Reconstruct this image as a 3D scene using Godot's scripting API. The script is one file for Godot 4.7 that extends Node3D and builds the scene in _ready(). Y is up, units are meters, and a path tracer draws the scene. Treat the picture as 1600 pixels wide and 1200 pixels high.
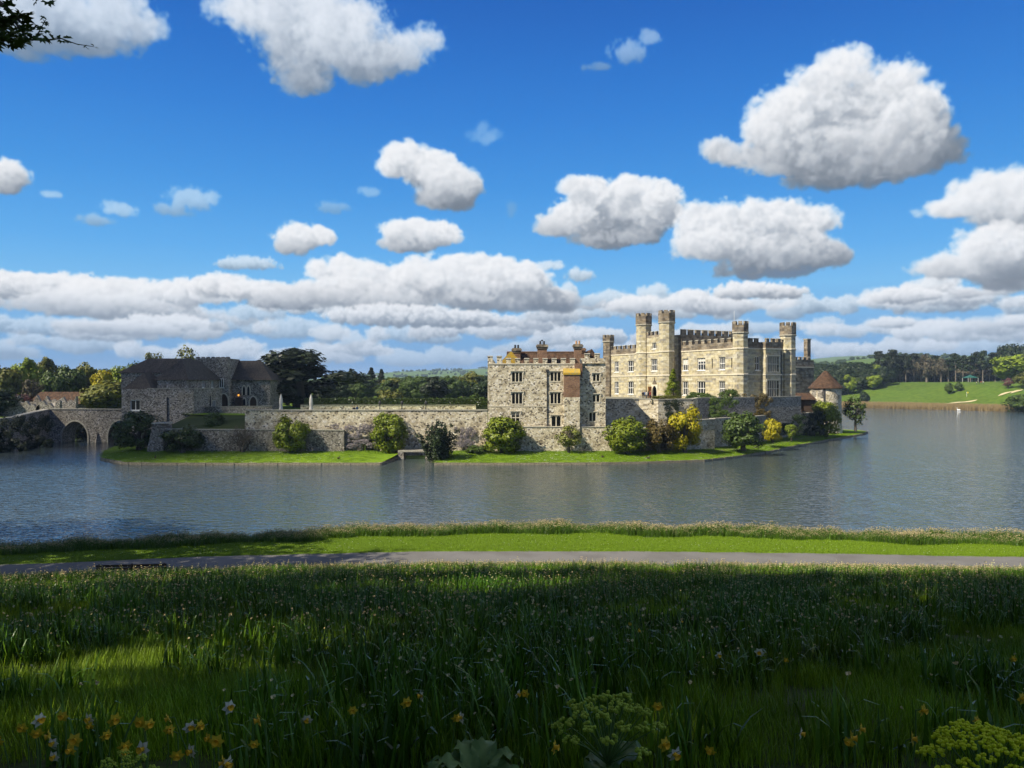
extends Node3D
# A moated castle seen over a spring meadow. Units are metres, the water lies at y = 0, the camera looks along -z.
const F := 1209.0        # focal length in pixels of the 1600 x 1200 photograph
const EYE := 12.7        # the camera's height over the water
var names := {}
var M := {}
var rng := RandomNumberGenerator.new()

func _ready() -> void:
	rng.seed = 11
	make_camera_and_light()
	make_materials()
	make_ground()
	make_walls()
	make_gloriette()
	make_house()
	make_round_tower()
	make_gatehouse()
	make_bridge()
	make_far_buildings()
	make_crowns()
	make_bushes()
	make_trees()
	make_small_things()
	make_meadow()
	make_front_plants()

func make_camera_and_light() -> void:
	var cam := Camera3D.new()
	cam.name = "camera"
	cam.position = Vector3(0, EYE, 0)
	cam.fov = rad_to_deg(2.0 * atan(600.0 / F))
	cam.near = 0.1
	cam.far = 20000.0
	add_child(cam)
	cam.current = true
	var env := Environment.new()
	env.background_mode = Environment.BG_SKY
	var sky := Sky.new()
	var pano := PanoramaSkyMaterial.new()
	pano.panorama = ImageTexture.create_from_image(sky_image())
	pano.energy_multiplier = 0.60
	sky.sky_material = pano
	env.sky = sky
	env.tonemap_mode = Environment.TONE_MAPPER_LINEAR
	env.tonemap_exposure = 1.65
	env.ambient_light_source = Environment.AMBIENT_SOURCE_SKY
	env.sdfgi_enabled = true
	env.ssao_enabled = true
	env.ssil_enabled = true
	env.fog_enabled = true
	env.fog_density = 0.00012
	env.fog_light_color = Color(0.72, 0.82, 0.95)
	var we := WorldEnvironment.new()
	we.name = "world"
	we.environment = env
	add_child(we)
	var sun := DirectionalLight3D.new()
	sun.name = "sun"
	sun.light_energy = 1.6
	sun.light_color = Color(1.0, 0.965, 0.89)
	sun.light_angular_distance = 0.5
	sun.shadow_enabled = true
	sun.directional_shadow_max_distance = 400.0
	sun.sky_mode = DirectionalLight3D.SKY_MODE_LIGHT_ONLY
	sun.basis = Basis.looking_at(-to_sun())
	add_child(sun)

func to_sun() -> Vector3:
	var el := deg_to_rad(44.0)
	var back := deg_to_rad(30.0)     # how far behind the camera's left hand it stands
	return Vector3(-cos(el) * cos(back), sin(el), cos(el) * sin(back))

# ---------------------------------------------------------------- names and nodes
func numbered(called: String) -> String:
	if names.has(called):
		names[called] += 1
		return "%s_%03d" % [called, names[called]]
	names[called] = 0
	return called

func tag(o: Node, label: String, category: String, group := "", kind := "") -> void:
	if label: o.set_meta("label", label)
	if category: o.set_meta("category", category)
	if group: o.set_meta("group", group)
	if kind: o.set_meta("kind", kind)

func thing(called: String, label: String, category: String, where := Vector3.ZERO, turn := 0.0, group := "") -> Node3D:
	var o := Node3D.new()
	o.name = numbered(called)
	add_child(o)
	o.position = where
	o.rotation.y = turn
	tag(o, label, category, group)
	return o

func put(called: String, mesh: Mesh, mat: Material, parent: Node3D = null, where := Transform3D()) -> MeshInstance3D:
	var o := MeshInstance3D.new()
	o.mesh = mesh
	o.material_override = mat
	o.transform = where
	if parent == null:
		o.name = numbered(called)
		add_child(o)
	else:
		o.name = called
		parent.add_child(o, true)
	return o

func structure(called: String, mesh: Mesh, mat: Material) -> MeshInstance3D:
	var o := put(called, mesh, mat)
	o.set_meta("kind", "structure")
	return o

func at(px: float, py: float, d: float) -> Vector3:
	return Vector3((px - 800.0) / F * d, EYE - (py - 600.0) / F * d, -d)

# ---------------------------------------------------------------- mesh building
class MB:
	var v := PackedVector3Array()
	var n := PackedVector3Array()
	var xf := Transform3D()
	func tri(a: Vector3, b: Vector3, c: Vector3) -> void:   # counter-clockwise seen from outside
		var p := xf * a
		var q := xf * b
		var r := xf * c
		var m := (q - p).cross(r - p).normalized()
		v.append(p); v.append(r); v.append(q)
		n.append(m); n.append(m); n.append(m)
	func quad(a: Vector3, b: Vector3, c: Vector3, d: Vector3) -> void:
		tri(a, b, c)
		tri(a, c, d)
	func box(lo: Vector3, hi: Vector3) -> void:
		var a := lo
		var b := hi
		quad(Vector3(a.x, a.y, b.z), Vector3(b.x, a.y, b.z), Vector3(b.x, b.y, b.z), Vector3(a.x, b.y, b.z))
		quad(Vector3(b.x, a.y, a.z), Vector3(a.x, a.y, a.z), Vector3(a.x, b.y, a.z), Vector3(b.x, b.y, a.z))
		quad(Vector3(b.x, a.y, b.z), Vector3(b.x, a.y, a.z), Vector3(b.x, b.y, a.z), Vector3(b.x, b.y, b.z))
		quad(Vector3(a.x, a.y, a.z), Vector3(a.x, a.y, b.z), Vector3(a.x, b.y, b.z), Vector3(a.x, b.y, a.z))
		quad(Vector3(a.x, b.y, b.z), Vector3(b.x, b.y, b.z), Vector3(b.x, b.y, a.z), Vector3(a.x, b.y, a.z))
		quad(Vector3(a.x, a.y, a.z), Vector3(b.x, a.y, a.z), Vector3(b.x, a.y, b.z), Vector3(a.x, a.y, b.z))
	func lathe(profile: Array, sides: int, c: Vector3, turn := 0.0) -> void:   # profile of Vector2(radius, y) from the bottom up
		for k in profile.size() - 1:
			var p: Vector2 = profile[k]
			var q: Vector2 = profile[k + 1]
			for s in sides:
				var a0 := turn + TAU * s / sides
				var a1 := turn + TAU * (s + 1) / sides
				var e0 := Vector3(cos(a0), 0, -sin(a0))
				var e1 := Vector3(cos(a1), 0, -sin(a1))
				var y0 := Vector3(0, p.y, 0)
				var y1 := Vector3(0, q.y, 0)
				if p.x > 0.0001: tri(c + e0 * p.x + y0, c + e1 * p.x + y0, c + e1 * q.x + y1)
				if q.x > 0.0001: tri(c + e0 * p.x + y0, c + e1 * q.x + y1, c + e0 * q.x + y1)
	func tube(path: Array, radii: Array, sides: int) -> void:
		for k in path.size() - 1:
			var a: Vector3 = path[k]
			var b: Vector3 = path[k + 1]
			var dir := (b - a).normalized()
			var side := dir.cross(Vector3(0.31, 0.17, 0.93)).normalized()
			var up := side.cross(dir)
			for s in sides:
				var t0 := TAU * s / sides
				var t1 := TAU * (s + 1) / sides
				var e0 := side * cos(t0) + up * sin(t0)
				var e1 := side * cos(t1) + up * sin(t1)
				var r0: float = radii[k]
				var r1: float = radii[k + 1]
				quad(a + e1 * r0, a + e0 * r0, b + e0 * r1, b + e1 * r1)
	func extrude(outline: PackedVector2Array, z0: float, z1: float) -> void:   # a flat outline in x and y given depth from z0 (back) to z1 (front)
		var ids := Geometry2D.triangulate_polygon(outline)
		for k in range(0, ids.size(), 3):
			var a := outline[ids[k]]
			var b := outline[ids[k + 1]]
			var c := outline[ids[k + 2]]
			if (b - a).cross(c - a) < 0:
				var t := b
				b = c
				c = t
			tri(Vector3(a.x, a.y, z1), Vector3(b.x, b.y, z1), Vector3(c.x, c.y, z1))
			tri(Vector3(a.x, a.y, z0), Vector3(c.x, c.y, z0), Vector3(b.x, b.y, z0))
		var area := 0.0
		for k in outline.size():
			area += outline[k].cross(outline[(k + 1) % outline.size()])
		for k in outline.size():
			var a := outline[k]
			var b := outline[(k + 1) % outline.size()]
			if area < 0:
				var t := a
				a = b
				b = t
			quad(Vector3(a.x, a.y, z1), Vector3(a.x, a.y, z0), Vector3(b.x, b.y, z0), Vector3(b.x, b.y, z1))
	func holed(w: float, y0: float, y1: float, holes: Array, deep: float) -> void:   # a wall face in the plane z = 0 with rectangular openings [x, y, w, h] and their reveals
		var xs := [0.0, w]
		var ys := [y0, y1]
		for h in holes:
			xs.append(h[0]); xs.append(h[0] + h[2])
			ys.append(h[1]); ys.append(h[1] + h[3])
		xs.sort()
		ys.sort()
		for i in xs.size() - 1:
			if xs[i + 1] - xs[i] < 0.001: continue
			for j in ys.size() - 1:
				if ys[j + 1] - ys[j] < 0.001: continue
				var cx: float = (xs[i] + xs[i + 1]) / 2
				var cy: float = (ys[j] + ys[j + 1]) / 2
				var open := false
				for h in holes:
					if cx > h[0] and cx < h[0] + h[2] and cy > h[1] and cy < h[1] + h[3]: open = true
				if not open:
					quad(Vector3(xs[i], ys[j], 0), Vector3(xs[i + 1], ys[j], 0), Vector3(xs[i + 1], ys[j + 1], 0), Vector3(xs[i], ys[j + 1], 0))
		for h in holes:
			var a := Vector3(h[0], h[1], 0)
			var b := Vector3(h[0] + h[2], h[1], 0)
			var c := Vector3(h[0] + h[2], h[1] + h[3], 0)
			var d := Vector3(h[0], h[1] + h[3], 0)
			var z := Vector3(0, 0, -deep)
			quad(a, b, b + z, a + z)
			quad(b, c, c + z, b + z)
			quad(c, d, d + z, c + z)
			quad(d, a, a + z, d + z)
	func hip(x0: float, x1: float, z0: float, z1: float, eave: float, ridge: float, in0: float, in1: float, along_x := true) -> void:   # z0 is the back
		var p: Vector3
		var q: Vector3
		if along_x:
			p = Vector3(x0 + in0, ridge, (z0 + z1) / 2)
			q = Vector3(x1 - in1, ridge, (z0 + z1) / 2)
		else:
			p = Vector3((x0 + x1) / 2, ridge, z1 - in0)   # in0 at the front
			q = Vector3((x0 + x1) / 2, ridge, z0 + in1)
		var a := Vector3(x0, eave, z1)
		var b := Vector3(x1, eave, z1)
		var c := Vector3(x1, eave, z0)
		var d := Vector3(x0, eave, z0)
		if along_x:
			quad(a, b, q, p)
			quad(c, d, p, q)
			tri(b, c, q)
			tri(d, a, p)
		else:
			tri(a, b, p)
			quad(b, c, q, p)
			tri(c, d, q)
			quad(d, a, p, q)
		quad(a, d, c, b)
	func mesh() -> ArrayMesh:
		var arrays := []
		arrays.resize(Mesh.ARRAY_MAX)
		arrays[Mesh.ARRAY_VERTEX] = v
		arrays[Mesh.ARRAY_NORMAL] = n
		var m := ArrayMesh.new()
		if v.size(): m.add_surface_from_arrays(Mesh.PRIMITIVE_TRIANGLES, arrays)
		return m

func box_mesh(lo: Vector3, hi: Vector3) -> ArrayMesh:
	var b := MB.new()
	b.box(lo, hi)
	return b.mesh()

func face_xf(from: Vector3, to: Vector3) -> Transform3D:   # a wall face that runs from one foot to another (left to right seen from outside)
	var x := (to - from)
	x.y = 0
	x = x.normalized()
	return Transform3D(Basis(x, Vector3.UP, x.cross(Vector3.UP)), from)
# ---------------------------------------------------------------- sky
var sky_puffs := FastNoiseLite.new()
var sky_fine := FastNoiseLite.new()

func sky_color(el: float) -> Vector3:   # sRGB, by height in degrees
	var stops := [[-2.0, 118, 164, 208], [1.5, 108, 160, 210], [4.0, 122, 180, 230], [7.0, 120, 190, 242], [9.5, 96, 175, 240], [14.0, 68, 151, 228], [19.0, 49, 129, 215], [23.0, 39, 114, 203], [27.0, 31, 99, 189], [40.0, 24, 78, 164], [60.0, 20, 66, 148], [91.0, 18, 60, 138]]
	for k in stops.size() - 1:
		if el <= stops[k + 1][0]:
			var t := clampf((el - stops[k][0]) / (stops[k + 1][0] - stops[k][0]), 0, 1)
			return Vector3(stops[k][1], stops[k][2], stops[k][3]).lerp(Vector3(stops[k + 1][1], stops[k + 1][2], stops[k + 1][3]), t) / 255.0
	return Vector3(18, 60, 138) / 255.0

func to_deg(px: float, py: float) -> Vector2:   # direction (azimuth, height) that a point of the photograph shows
	var az := atan((px - 800.0) / F)
	return Vector2(rad_to_deg(az), rad_to_deg(atan((600.0 - py) / F * cos(az))))

func cloud(puffs: Array, soft: float, rough: float, dark := 1.0, thin := 1.0) -> Dictionary:   # puffs of [x, y, rx, ry] in the photograph's pixels
	var list := []
	for p in puffs:
		var c := to_deg(p[0], p[1])
		var k := rad_to_deg(1.0 / F)
		list.append([c.x, c.y, p[2] * k * 1.22, p[3] * k * 1.26])
	return {"p": list, "soft": soft, "rough": rough, "dark": dark, "thin": thin}

func sky_clouds() -> Array:
	var r := RandomNumberGenerator.new()
	r.seed = 5
	var all := []
	# the low bank of cloud that runs round the whole horizon
	for layer in 4:
		var az := -180.0
		while az < 180.0:
			var el: float = [2.2, 3.5, 4.9, 6.2][layer] + r.randf_range(-0.5, 0.5)
			var p := []
			var x := 0.0
			for k in r.randi_range(3, 6):
				p.append([az + x, el + r.randf_range(-0.15, 0.5), r.randf_range(1.1, 2.6), r.randf_range(0.55, 1.25)])
				x += r.randf_range(0.9, 2.0)
			if layer < 3 or r.randf() < 0.45:
				all.append({"p": p, "soft": r.randf_range(0.45, 1.0), "rough": 0.48, "dark": r.randf_range(0.6, 1.5), "thin": r.randf_range(0.7, 1.0)})
			az += x * r.randf_range(0.55, 1.0)
	# cumulus outside the photograph, in the same manner
	for k in 60:
		var az := r.randf_range(-180, 180)
		var el := 7.0 + 45.0 * pow(r.randf(), 1.6)
		if absf(az) < 47.0 and el < 36.0: continue
		var s := 1.0 + el * 0.06
		var p := []
		for j in r.randi_range(4, 7):
			p.append([az + r.randf_range(-5, 5) * s, el + r.randf_range(-1, 1.6) * s, r.randf_range(1.6, 3.6) * s, r.randf_range(1.0, 2.2) * s])
		all.append({"p": p, "soft": 0.6, "rough": 0.45, "dark": 1.0, "thin": 1.0})
	# those it shows, the far ones first
	all.append(cloud([[30, 450, 80, 24], [100, 452, 70, 22]], 0.6, 0.4))
	all.append(cloud([[200, 462, 110, 24], [300, 458, 80, 22], [150, 480, 120, 20]], 0.7, 0.4, 0.7))
	all.append(cloud([[190, 515, 90, 12], [260, 505, 70, 14]], 0.7, 0.4, 0.5))
	all.append(cloud([[345, 448, 55, 20], [400, 455, 60, 18], [450, 470, 70, 18]], 0.6, 0.4, 0.9))
	all.append(cloud([[540, 428, 60, 30], [590, 445, 80, 30], [500, 460, 70, 24], [610, 470, 110, 28]], 0.5, 0.42))
	all.append(cloud([[740, 420, 90, 26], [690, 435, 90, 34], [800, 440, 75, 36], [760, 465, 110, 30], [860, 470, 50, 24]], 0.5, 0.42))
	all.append(cloud([[620, 495, 120, 20], [720, 500, 90, 16]], 0.8, 0.4, 1.3))
	all.append(cloud([[1080, 470, 40, 18], [1120, 480, 60, 16], [1000, 478, 60, 16]], 0.6, 0.4, 0.8))
	all.append(cloud([[1170, 455, 60, 15], [1220, 458, 40, 12]], 0.6, 0.4, 0.8))
	all.append(cloud([[1410, 463, 46, 14], [1450, 462, 24, 9]], 0.6, 0.4, 0.7))
	all.append(cloud([[1395, 505, 32, 9]], 0.7, 0.4, 0.5))
	all.append(cloud([[1590, 503, 28, 10]], 0.7, 0.4, 0.5))
	all.append(cloud([[905, 432, 26, 14], [860, 415, 26, 10]], 0.9, 0.5, 0.6, 0.8))
	all.append(cloud([[470, 372, 44, 24], [455, 385, 34, 18], [500, 368, 26, 16]], 0.7, 0.45, 0.6))
	all.append(cloud([[395, 412, 44, 12], [360, 415, 26, 9]], 1.0, 0.5, 0.7, 0.75))
	all.append(cloud([[300, 312, 38, 20], [270, 330, 30, 12]], 1.2, 0.5, 0.4, 0.55))
	all.append(cloud([[185, 328, 26, 13], [150, 345, 26, 10], [80, 305, 14, 7]], 1.2, 0.5, 0.5, 0.55))
	all.append(cloud([[520, 325, 30, 12], [575, 300, 22, 9]], 1.2, 0.5, 0.6, 0.4))
	all.append(cloud([[755, 212, 30, 22], [800, 330, 12, 18]], 1.5, 0.55, 0.3, 0.45))
	all.append(cloud([[985, 82, 34, 22], [1015, 60, 20, 14], [930, 105, 26, 8]], 1.5, 0.55, 0.3, 0.5))
	all.append(cloud([[10, 275, 30, 24], [0, 290, 26, 16]], 0.8, 0.4, 1.2))
	all.append(cloud([[620, 360, 34, 18], [665, 368, 58, 26], [640, 380, 50, 20]], 0.6, 0.4, 0.7))
	all.append(cloud([[632, 242, 36, 26], [625, 262, 44, 22], [670, 268, 52, 34], [705, 292, 54, 32], [700, 312, 46, 24], [735, 290, 28, 24]], 0.5, 0.42, 1.05))
	all.append(cloud([[893, 292, 28, 20], [925, 305, 46, 26], [985, 292, 44, 22], [1035, 305, 38, 26], [940, 335, 100, 34], [1020, 335, 50, 34], [870, 355, 44, 22], [955, 370, 76, 24]], 0.45, 0.42))
	all.append(cloud([[1110, 350, 60, 34], [1180, 345, 70, 34], [1250, 350, 56, 36], [1130, 385, 86, 32], [1220, 395, 90, 36], [1290, 400, 40, 26], [1200, 420, 90, 20]], 0.5, 0.42, 1.5))
	all.append(cloud([[1315, 110, 48, 36], [1265, 150, 54, 40], [1400, 130, 46, 34], [1220, 195, 62, 48], [1320, 190, 100, 64], [1430, 190, 50, 62], [1260, 240, 100, 44], [1380, 245, 90, 42], [1120, 235, 30, 26], [1160, 245, 50, 24], [1460, 230, 40, 40], [1340, 265, 120, 34]], 0.5, 0.42, 1.5))
	all.append(cloud([[1560, 300, 70, 32], [1500, 325, 66, 16], [1590, 330, 60, 40]], 0.6, 0.42, 0.9))
	all.append(cloud([[1560, 385, 60, 34], [1500, 420, 60, 22], [1590, 420, 70, 34]], 0.6, 0.42, 1.1))
	all.append(cloud([[60, 20, 120, 44], [180, 25, 70, 40], [20, 70, 70, 24], [120, 60, 80, 30]], 1.3, 0.45, 0.75, 0.85))
	all.append(cloud([[400, 10, 80, 50], [470, 60, 90, 55], [540, 70, 90, 45], [570, 110, 60, 34], [470, 120, 60, 34], [620, 85, 60, 34], [665, 60, 44, 26], [520, 20, 100, 40]], 1.0, 0.5, 0.7, 0.92))
	return all

func cloud_depth(ps: PackedFloat32Array, n: int, rough: float, freq: float, x: float, y: float, z: float) -> float:   # how deep a point lies inside a cloud; negative outside
	var best := -9.0
	var more := 0.0
	for k in n:
		var o := k * 5
		var dx := (x - ps[o]) * ps[o + 2]
		var dy := (y - ps[o + 1]) * ps[o + 3]
		if dy < 0.0: dy *= 1.3
		var dz := (z - ps[o + 4]) * (ps[o + 2] + ps[o + 3]) * 0.5
		var q := 1.0 - dx * dx - dy * dy - dz * dz
		if q > best:
			if best > 0.0: more += best
			best = q
		elif q > 0.0: more += q
	if best < -0.35: return -1.0
	best += minf(more, 1.0) * 0.2
	if best > 1.15: return 0.6
	var big := sky_puffs.get_noise_3d(x * freq, y * freq, z * freq)
	var val := best - rough * (0.62 + big)
	if val > -0.4 and val < 0.5: val += rough * 0.8 * sky_fine.get_noise_3d(x * freq * 2.6, y * freq * 2.6, z * freq * 2.6)
	return val

func cloud_row(j: int, job: Dictionary) -> void:
	var dens: float = job.dens
	var bw: int = job.bw
	var ps: PackedFloat32Array = job.ps
	var n: int = job.n
	var rough: float = job.rough
	var freq: float = job.freq
	var y: float = job.el1 - (job.j0 + j + 0.5) / dens
	var out := PackedFloat32Array()
	out.resize(bw * 3)   # alpha, light, height
	var tall: float = job.tall
	var reach: float = job.reach
	var dz := maxf(reach * 2.0 / 16.0, 0.02)
	var thick: float = job.thick / tall
	var s := to_sun()
	var lx := s.x * tall * 0.085
	var ly := s.y * tall * 0.085
	var lz := -s.z * tall * 0.085
	for i in bw:
		var x: float = job.az0 + (job.i0 + i + 0.5) / dens
		var z := -reach
		var left := 1.0
		var sum := 0.0
		var weight := 0.0
		while z < reach and left > 0.03:
			var d := cloud_depth(ps, n, rough, freq, x, y, z)
			if d <= -0.9:
				z += dz * 1.5
				continue
			if d > 0.0:
				var a := 1.0 - exp(-minf(d, 0.4) * thick * dz * 60.0)
				var shade := 0.0
				for t in 4:
					var u := 0.6 + t * (1.0 + t * 0.55)
					var e := cloud_depth(ps, n, rough, freq, x + lx * u, y + ly * u, z + lz * u)
					if e > 0.0: shade += minf(e, 0.45) * (0.8 + 0.75 * t)
				sum += left * a * exp(-shade * job.dark * 1.25)
				weight += left * a
				left *= 1.0 - a
			z += dz
		if weight > 0.0:
			out[i * 3] = (1.0 - left) * job.thin
			out[i * 3 + 1] = sum / weight
	job.rows[j] = out

func sky_part(dens: float, az0: float, az1: float, el1: float, clouds: Array, skip := false) -> Image:   # dens pixels a degree; from el1 down to the horizon
	var w := int(round((az1 - az0) * dens))
	var h := int(round(el1 * dens))
	var R := PackedFloat32Array()
	var G := PackedFloat32Array()
	var B := PackedFloat32Array()
	R.resize(w * h); G.resize(w * h); B.resize(w * h)
	for j in h:
		var c := sky_color(el1 - (j + 0.5) / dens)
		for i in w:
			R[j * w + i] = c.x
			G[j * w + i] = c.y
			B[j * w + i] = c.z
	for cl in clouds:
		var lo := Vector2(1e9, 1e9)
		var hi := Vector2(-1e9, -1e9)
		var ps := PackedFloat32Array()
		var reach := 0.0
		for p in cl.p:
			lo = lo.min(Vector2(p[0] - p[2] * 1.25, p[1] - p[3] * 1.2))
			hi = hi.max(Vector2(p[0] + p[2] * 1.25, p[1] + p[3] * 1.3))
			var off: float = (p[2] + p[3]) * 0.2 * sin(p[0] * 7.0 + p[1] * 3.0)
			ps.append_array(PackedFloat32Array([p[0], p[1], 1.0 / p[2], 1.0 / p[3], off]))
			reach = maxf(reach, (p[2] + p[3]) * 0.5 * 1.1 + absf(off))
		var i0 := clampi(int((lo.x - az0) * dens), 0, w)
		var i1 := clampi(int((hi.x - az0) * dens), 0, w)
		var j0 := clampi(int((el1 - hi.y) * dens), 0, h)
		var j1 := clampi(int((el1 - lo.y) * dens), 0, h)
		var bw := i1 - i0
		var bh := j1 - j0
		if bw < 1 or bh < 1: continue
		if skip and lo.x > -40.0 and hi.x < 40.0 and hi.y < 31.0: continue   # drawn sharply later
		var tall := hi.y - lo.y
		var rows := []
		rows.resize(bh)
		var job := {"dens": dens, "bw": bw, "ps": ps, "n": cl.p.size(), "rough": cl.rough, "freq": clampf(3.0 / tall, 0.5, 2.6), "el1": el1, "j0": j0, "i0": i0, "az0": az0, "tall": tall, "reach": reach, "dark": cl.dark, "thin": cl.thin, "thick": 0.85 / (0.3 + 1.3 * cl.soft), "rows": rows}
		var id := WorkerThreadPool.add_group_task(cloud_row.bind(job), bh, -1, true)
		WorkerThreadPool.wait_for_group_task_completion(id)
		for j in bh:
			var row: PackedFloat32Array = rows[j]
			var el := el1 - (j0 + j + 0.5) / dens
			var far := clampf((6.5 - el) / 6.5, 0.0, 1.0) * 0.5
			var low := clampf(1.0 - (j + 0.5) / bh, 0.0, 1.0)
			var base := lerpf(0.46, 1.0, smoothstep(0.08, 0.6, low))
			var sr := lerpf(0.40, 0.62, smoothstep(0.1, 0.8, low))
			for i in bw:
				var a := row[i * 3]
				if a <= 0.004: continue
				var lit := pow(row[i * 3 + 1], 0.62) * base
				var at_ := (j0 + j) * w + i0 + i
				R[at_] = lerpf(R[at_], lerpf(lerpf(sr, 0.99, lit), 0.60, far), a)
				G[at_] = lerpf(G[at_], lerpf(lerpf(sr + 0.04, 0.99, lit), 0.72, far), a)
				B[at_] = lerpf(B[at_], lerpf(lerpf(sr + 0.09, 0.995, lit), 0.85, far), a)
	var bytes := PackedByteArray()
	bytes.resize(w * h * 3)
	for k in w * h:
		bytes[k * 3] = clampi(int(R[k] * 255.0 + 0.5), 0, 255)
		bytes[k * 3 + 1] = clampi(int(G[k] * 255.0 + 0.5), 0, 255)
		bytes[k * 3 + 2] = clampi(int(B[k] * 255.0 + 0.5), 0, 255)
	return Image.create_from_data(w, h, false, Image.FORMAT_RGB8, bytes)

func sky_image() -> Image:
	sky_puffs.noise_type = FastNoiseLite.TYPE_SIMPLEX_SMOOTH
	sky_puffs.fractal_type = FastNoiseLite.FRACTAL_RIDGED
	sky_puffs.frequency = 0.55
	sky_puffs.fractal_octaves = 3
	sky_puffs.fractal_gain = 0.45
	sky_puffs.seed = 4
	sky_fine.noise_type = FastNoiseLite.TYPE_SIMPLEX_SMOOTH
	sky_fine.frequency = 0.9
	sky_fine.fractal_octaves = 4
	sky_fine.fractal_gain = 0.55
	sky_fine.seed = 9
	var clouds := sky_clouds()
	var dens := 4096.0 / 360.0
	var low := sky_part(dens / 4.0, -180.0, 180.0, 90.0, clouds, true)
	low.resize(4096, 1024, Image.INTERPOLATE_CUBIC)
	var az := floorf(42.0 * dens) / dens
	var el := floorf(33.0 * dens) / dens
	var sharp := sky_part(dens, -az, az, el, clouds)
	low.blit_rect(sharp, Rect2i(0, 0, sharp.get_width(), sharp.get_height()), Vector2i(2048 - sharp.get_width() / 2, 1024 - sharp.get_height()))
	var im := Image.create_empty(4096, 2048, false, Image.FORMAT_RGB8)
	var c := sky_color(0.0)
	im.fill(Color(c.x, c.y, c.z))
	im.blit_rect(low, Rect2i(2048, 0, 2048, 1024), Vector2i.ZERO)
	im.blit_rect(low, Rect2i(0, 0, 2048, 1024), Vector2i(2048, 0))
	return im
# ---------------------------------------------------------------- materials
func mat(called: String, c: Color, rough := 0.9) -> StandardMaterial3D:   # c holds linear values
	var m := StandardMaterial3D.new()
	m.resource_name = called
	m.albedo_color = c.linear_to_srgb()
	m.roughness = rough
	m.metallic_specular = 0.3
	m.cull_mode = BaseMaterial3D.CULL_DISABLED
	return m

func textured(called: String, tex: Texture2D, tile: float, rough := 0.92, height: Texture2D = null, cm := 2.0) -> StandardMaterial3D:
	var m := mat(called, Color.WHITE, rough)
	m.albedo_texture = tex
	m.uv1_triplanar = true
	m.uv1_world_triplanar = true
	m.uv1_scale = Vector3.ONE / tile
	if height:
		m.heightmap_enabled = true
		m.heightmap_texture = height
		m.heightmap_scale = cm
	return m

func weathered(m: StandardMaterial3D, tex: Texture2D, tile: float) -> StandardMaterial3D:   # large stains laid over the fine pattern
	m.detail_enabled = true
	m.detail_albedo = tex
	m.detail_blend_mode = BaseMaterial3D.BLEND_MODE_MUL
	m.detail_uv_layer = BaseMaterial3D.DETAIL_UV_2
	m.uv2_triplanar = true
	m.uv2_world_triplanar = true
	m.uv2_scale = Vector3.ONE / tile
	return m

func noise_tex(size: int, freq: float, octaves: int, seed_: int, ramp: Array, normal := false, kind := FastNoiseLite.TYPE_SIMPLEX_SMOOTH) -> NoiseTexture2D:   # ramp of [at, Color in linear values]
	var f := FastNoiseLite.new()
	f.noise_type = kind
	f.frequency = freq
	f.fractal_octaves = octaves
	f.seed = seed_
	var t := NoiseTexture2D.new()
	t.width = size
	t.height = size
	t.seamless = true
	t.noise = f
	if normal:
		t.as_normal_map = true
		t.bump_strength = 6.0
	if ramp.size():
		var g := Gradient.new()
		g.offsets = PackedFloat32Array(ramp.map(func(r): return r[0]))
		g.colors = PackedColorArray(ramp.map(func(r): return (r[1] as Color).linear_to_srgb()))
		t.color_ramp = g
	return t

var stone_id := PackedFloat32Array()
var stone_edge := PackedFloat32Array()
const ST := 512

func cut_stones() -> void:   # irregular stones in rough courses on a tile that repeats: each pixel's stone and its distance from the joint
	var r := RandomNumberGenerator.new()
	r.seed = 3
	var gx := 46
	var gy := 66
	var px := PackedFloat32Array()
	var py := PackedFloat32Array()
	var id := PackedFloat32Array()
	for j in gy:
		for i in gx:
			px.append((i + 0.5 * (j % 2) + r.randf_range(-0.38, 0.38)) * ST / gx)
			py.append((j + 0.5 + r.randf_range(-0.3, 0.3)) * ST / gy)
			id.append(r.randf())
	stone_id.resize(ST * ST)
	stone_edge.resize(ST * ST)
	for y in ST:
		var cj := y * gy / ST
		for x in ST:
			var ci := x * gx / ST
			var d1 := 1e9
			var d2 := 1e9
			var best := 0
			for dj in [-1, 0, 1]:
				var jj: int = cj + dj
				var jw := posmod(jj, gy)
				for di in [-1, 0, 1]:
					var ii: int = ci + di
					var k := jw * gx + posmod(ii, gx)
					var ddx := px[k] + (ii - posmod(ii, gx)) * float(ST) / gx - x
					var ddy := (py[k] + (jj - jw) * float(ST) / gy - y) * 1.35
					var d := ddx * ddx + ddy * ddy
					if d < d1:
						d2 = d1
						d1 = d
						best = k
					elif d < d2:
						d2 = d
			stone_id[y * ST + x] = id[best]
			stone_edge[y * ST + x] = sqrt(d2) - sqrt(d1)

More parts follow.
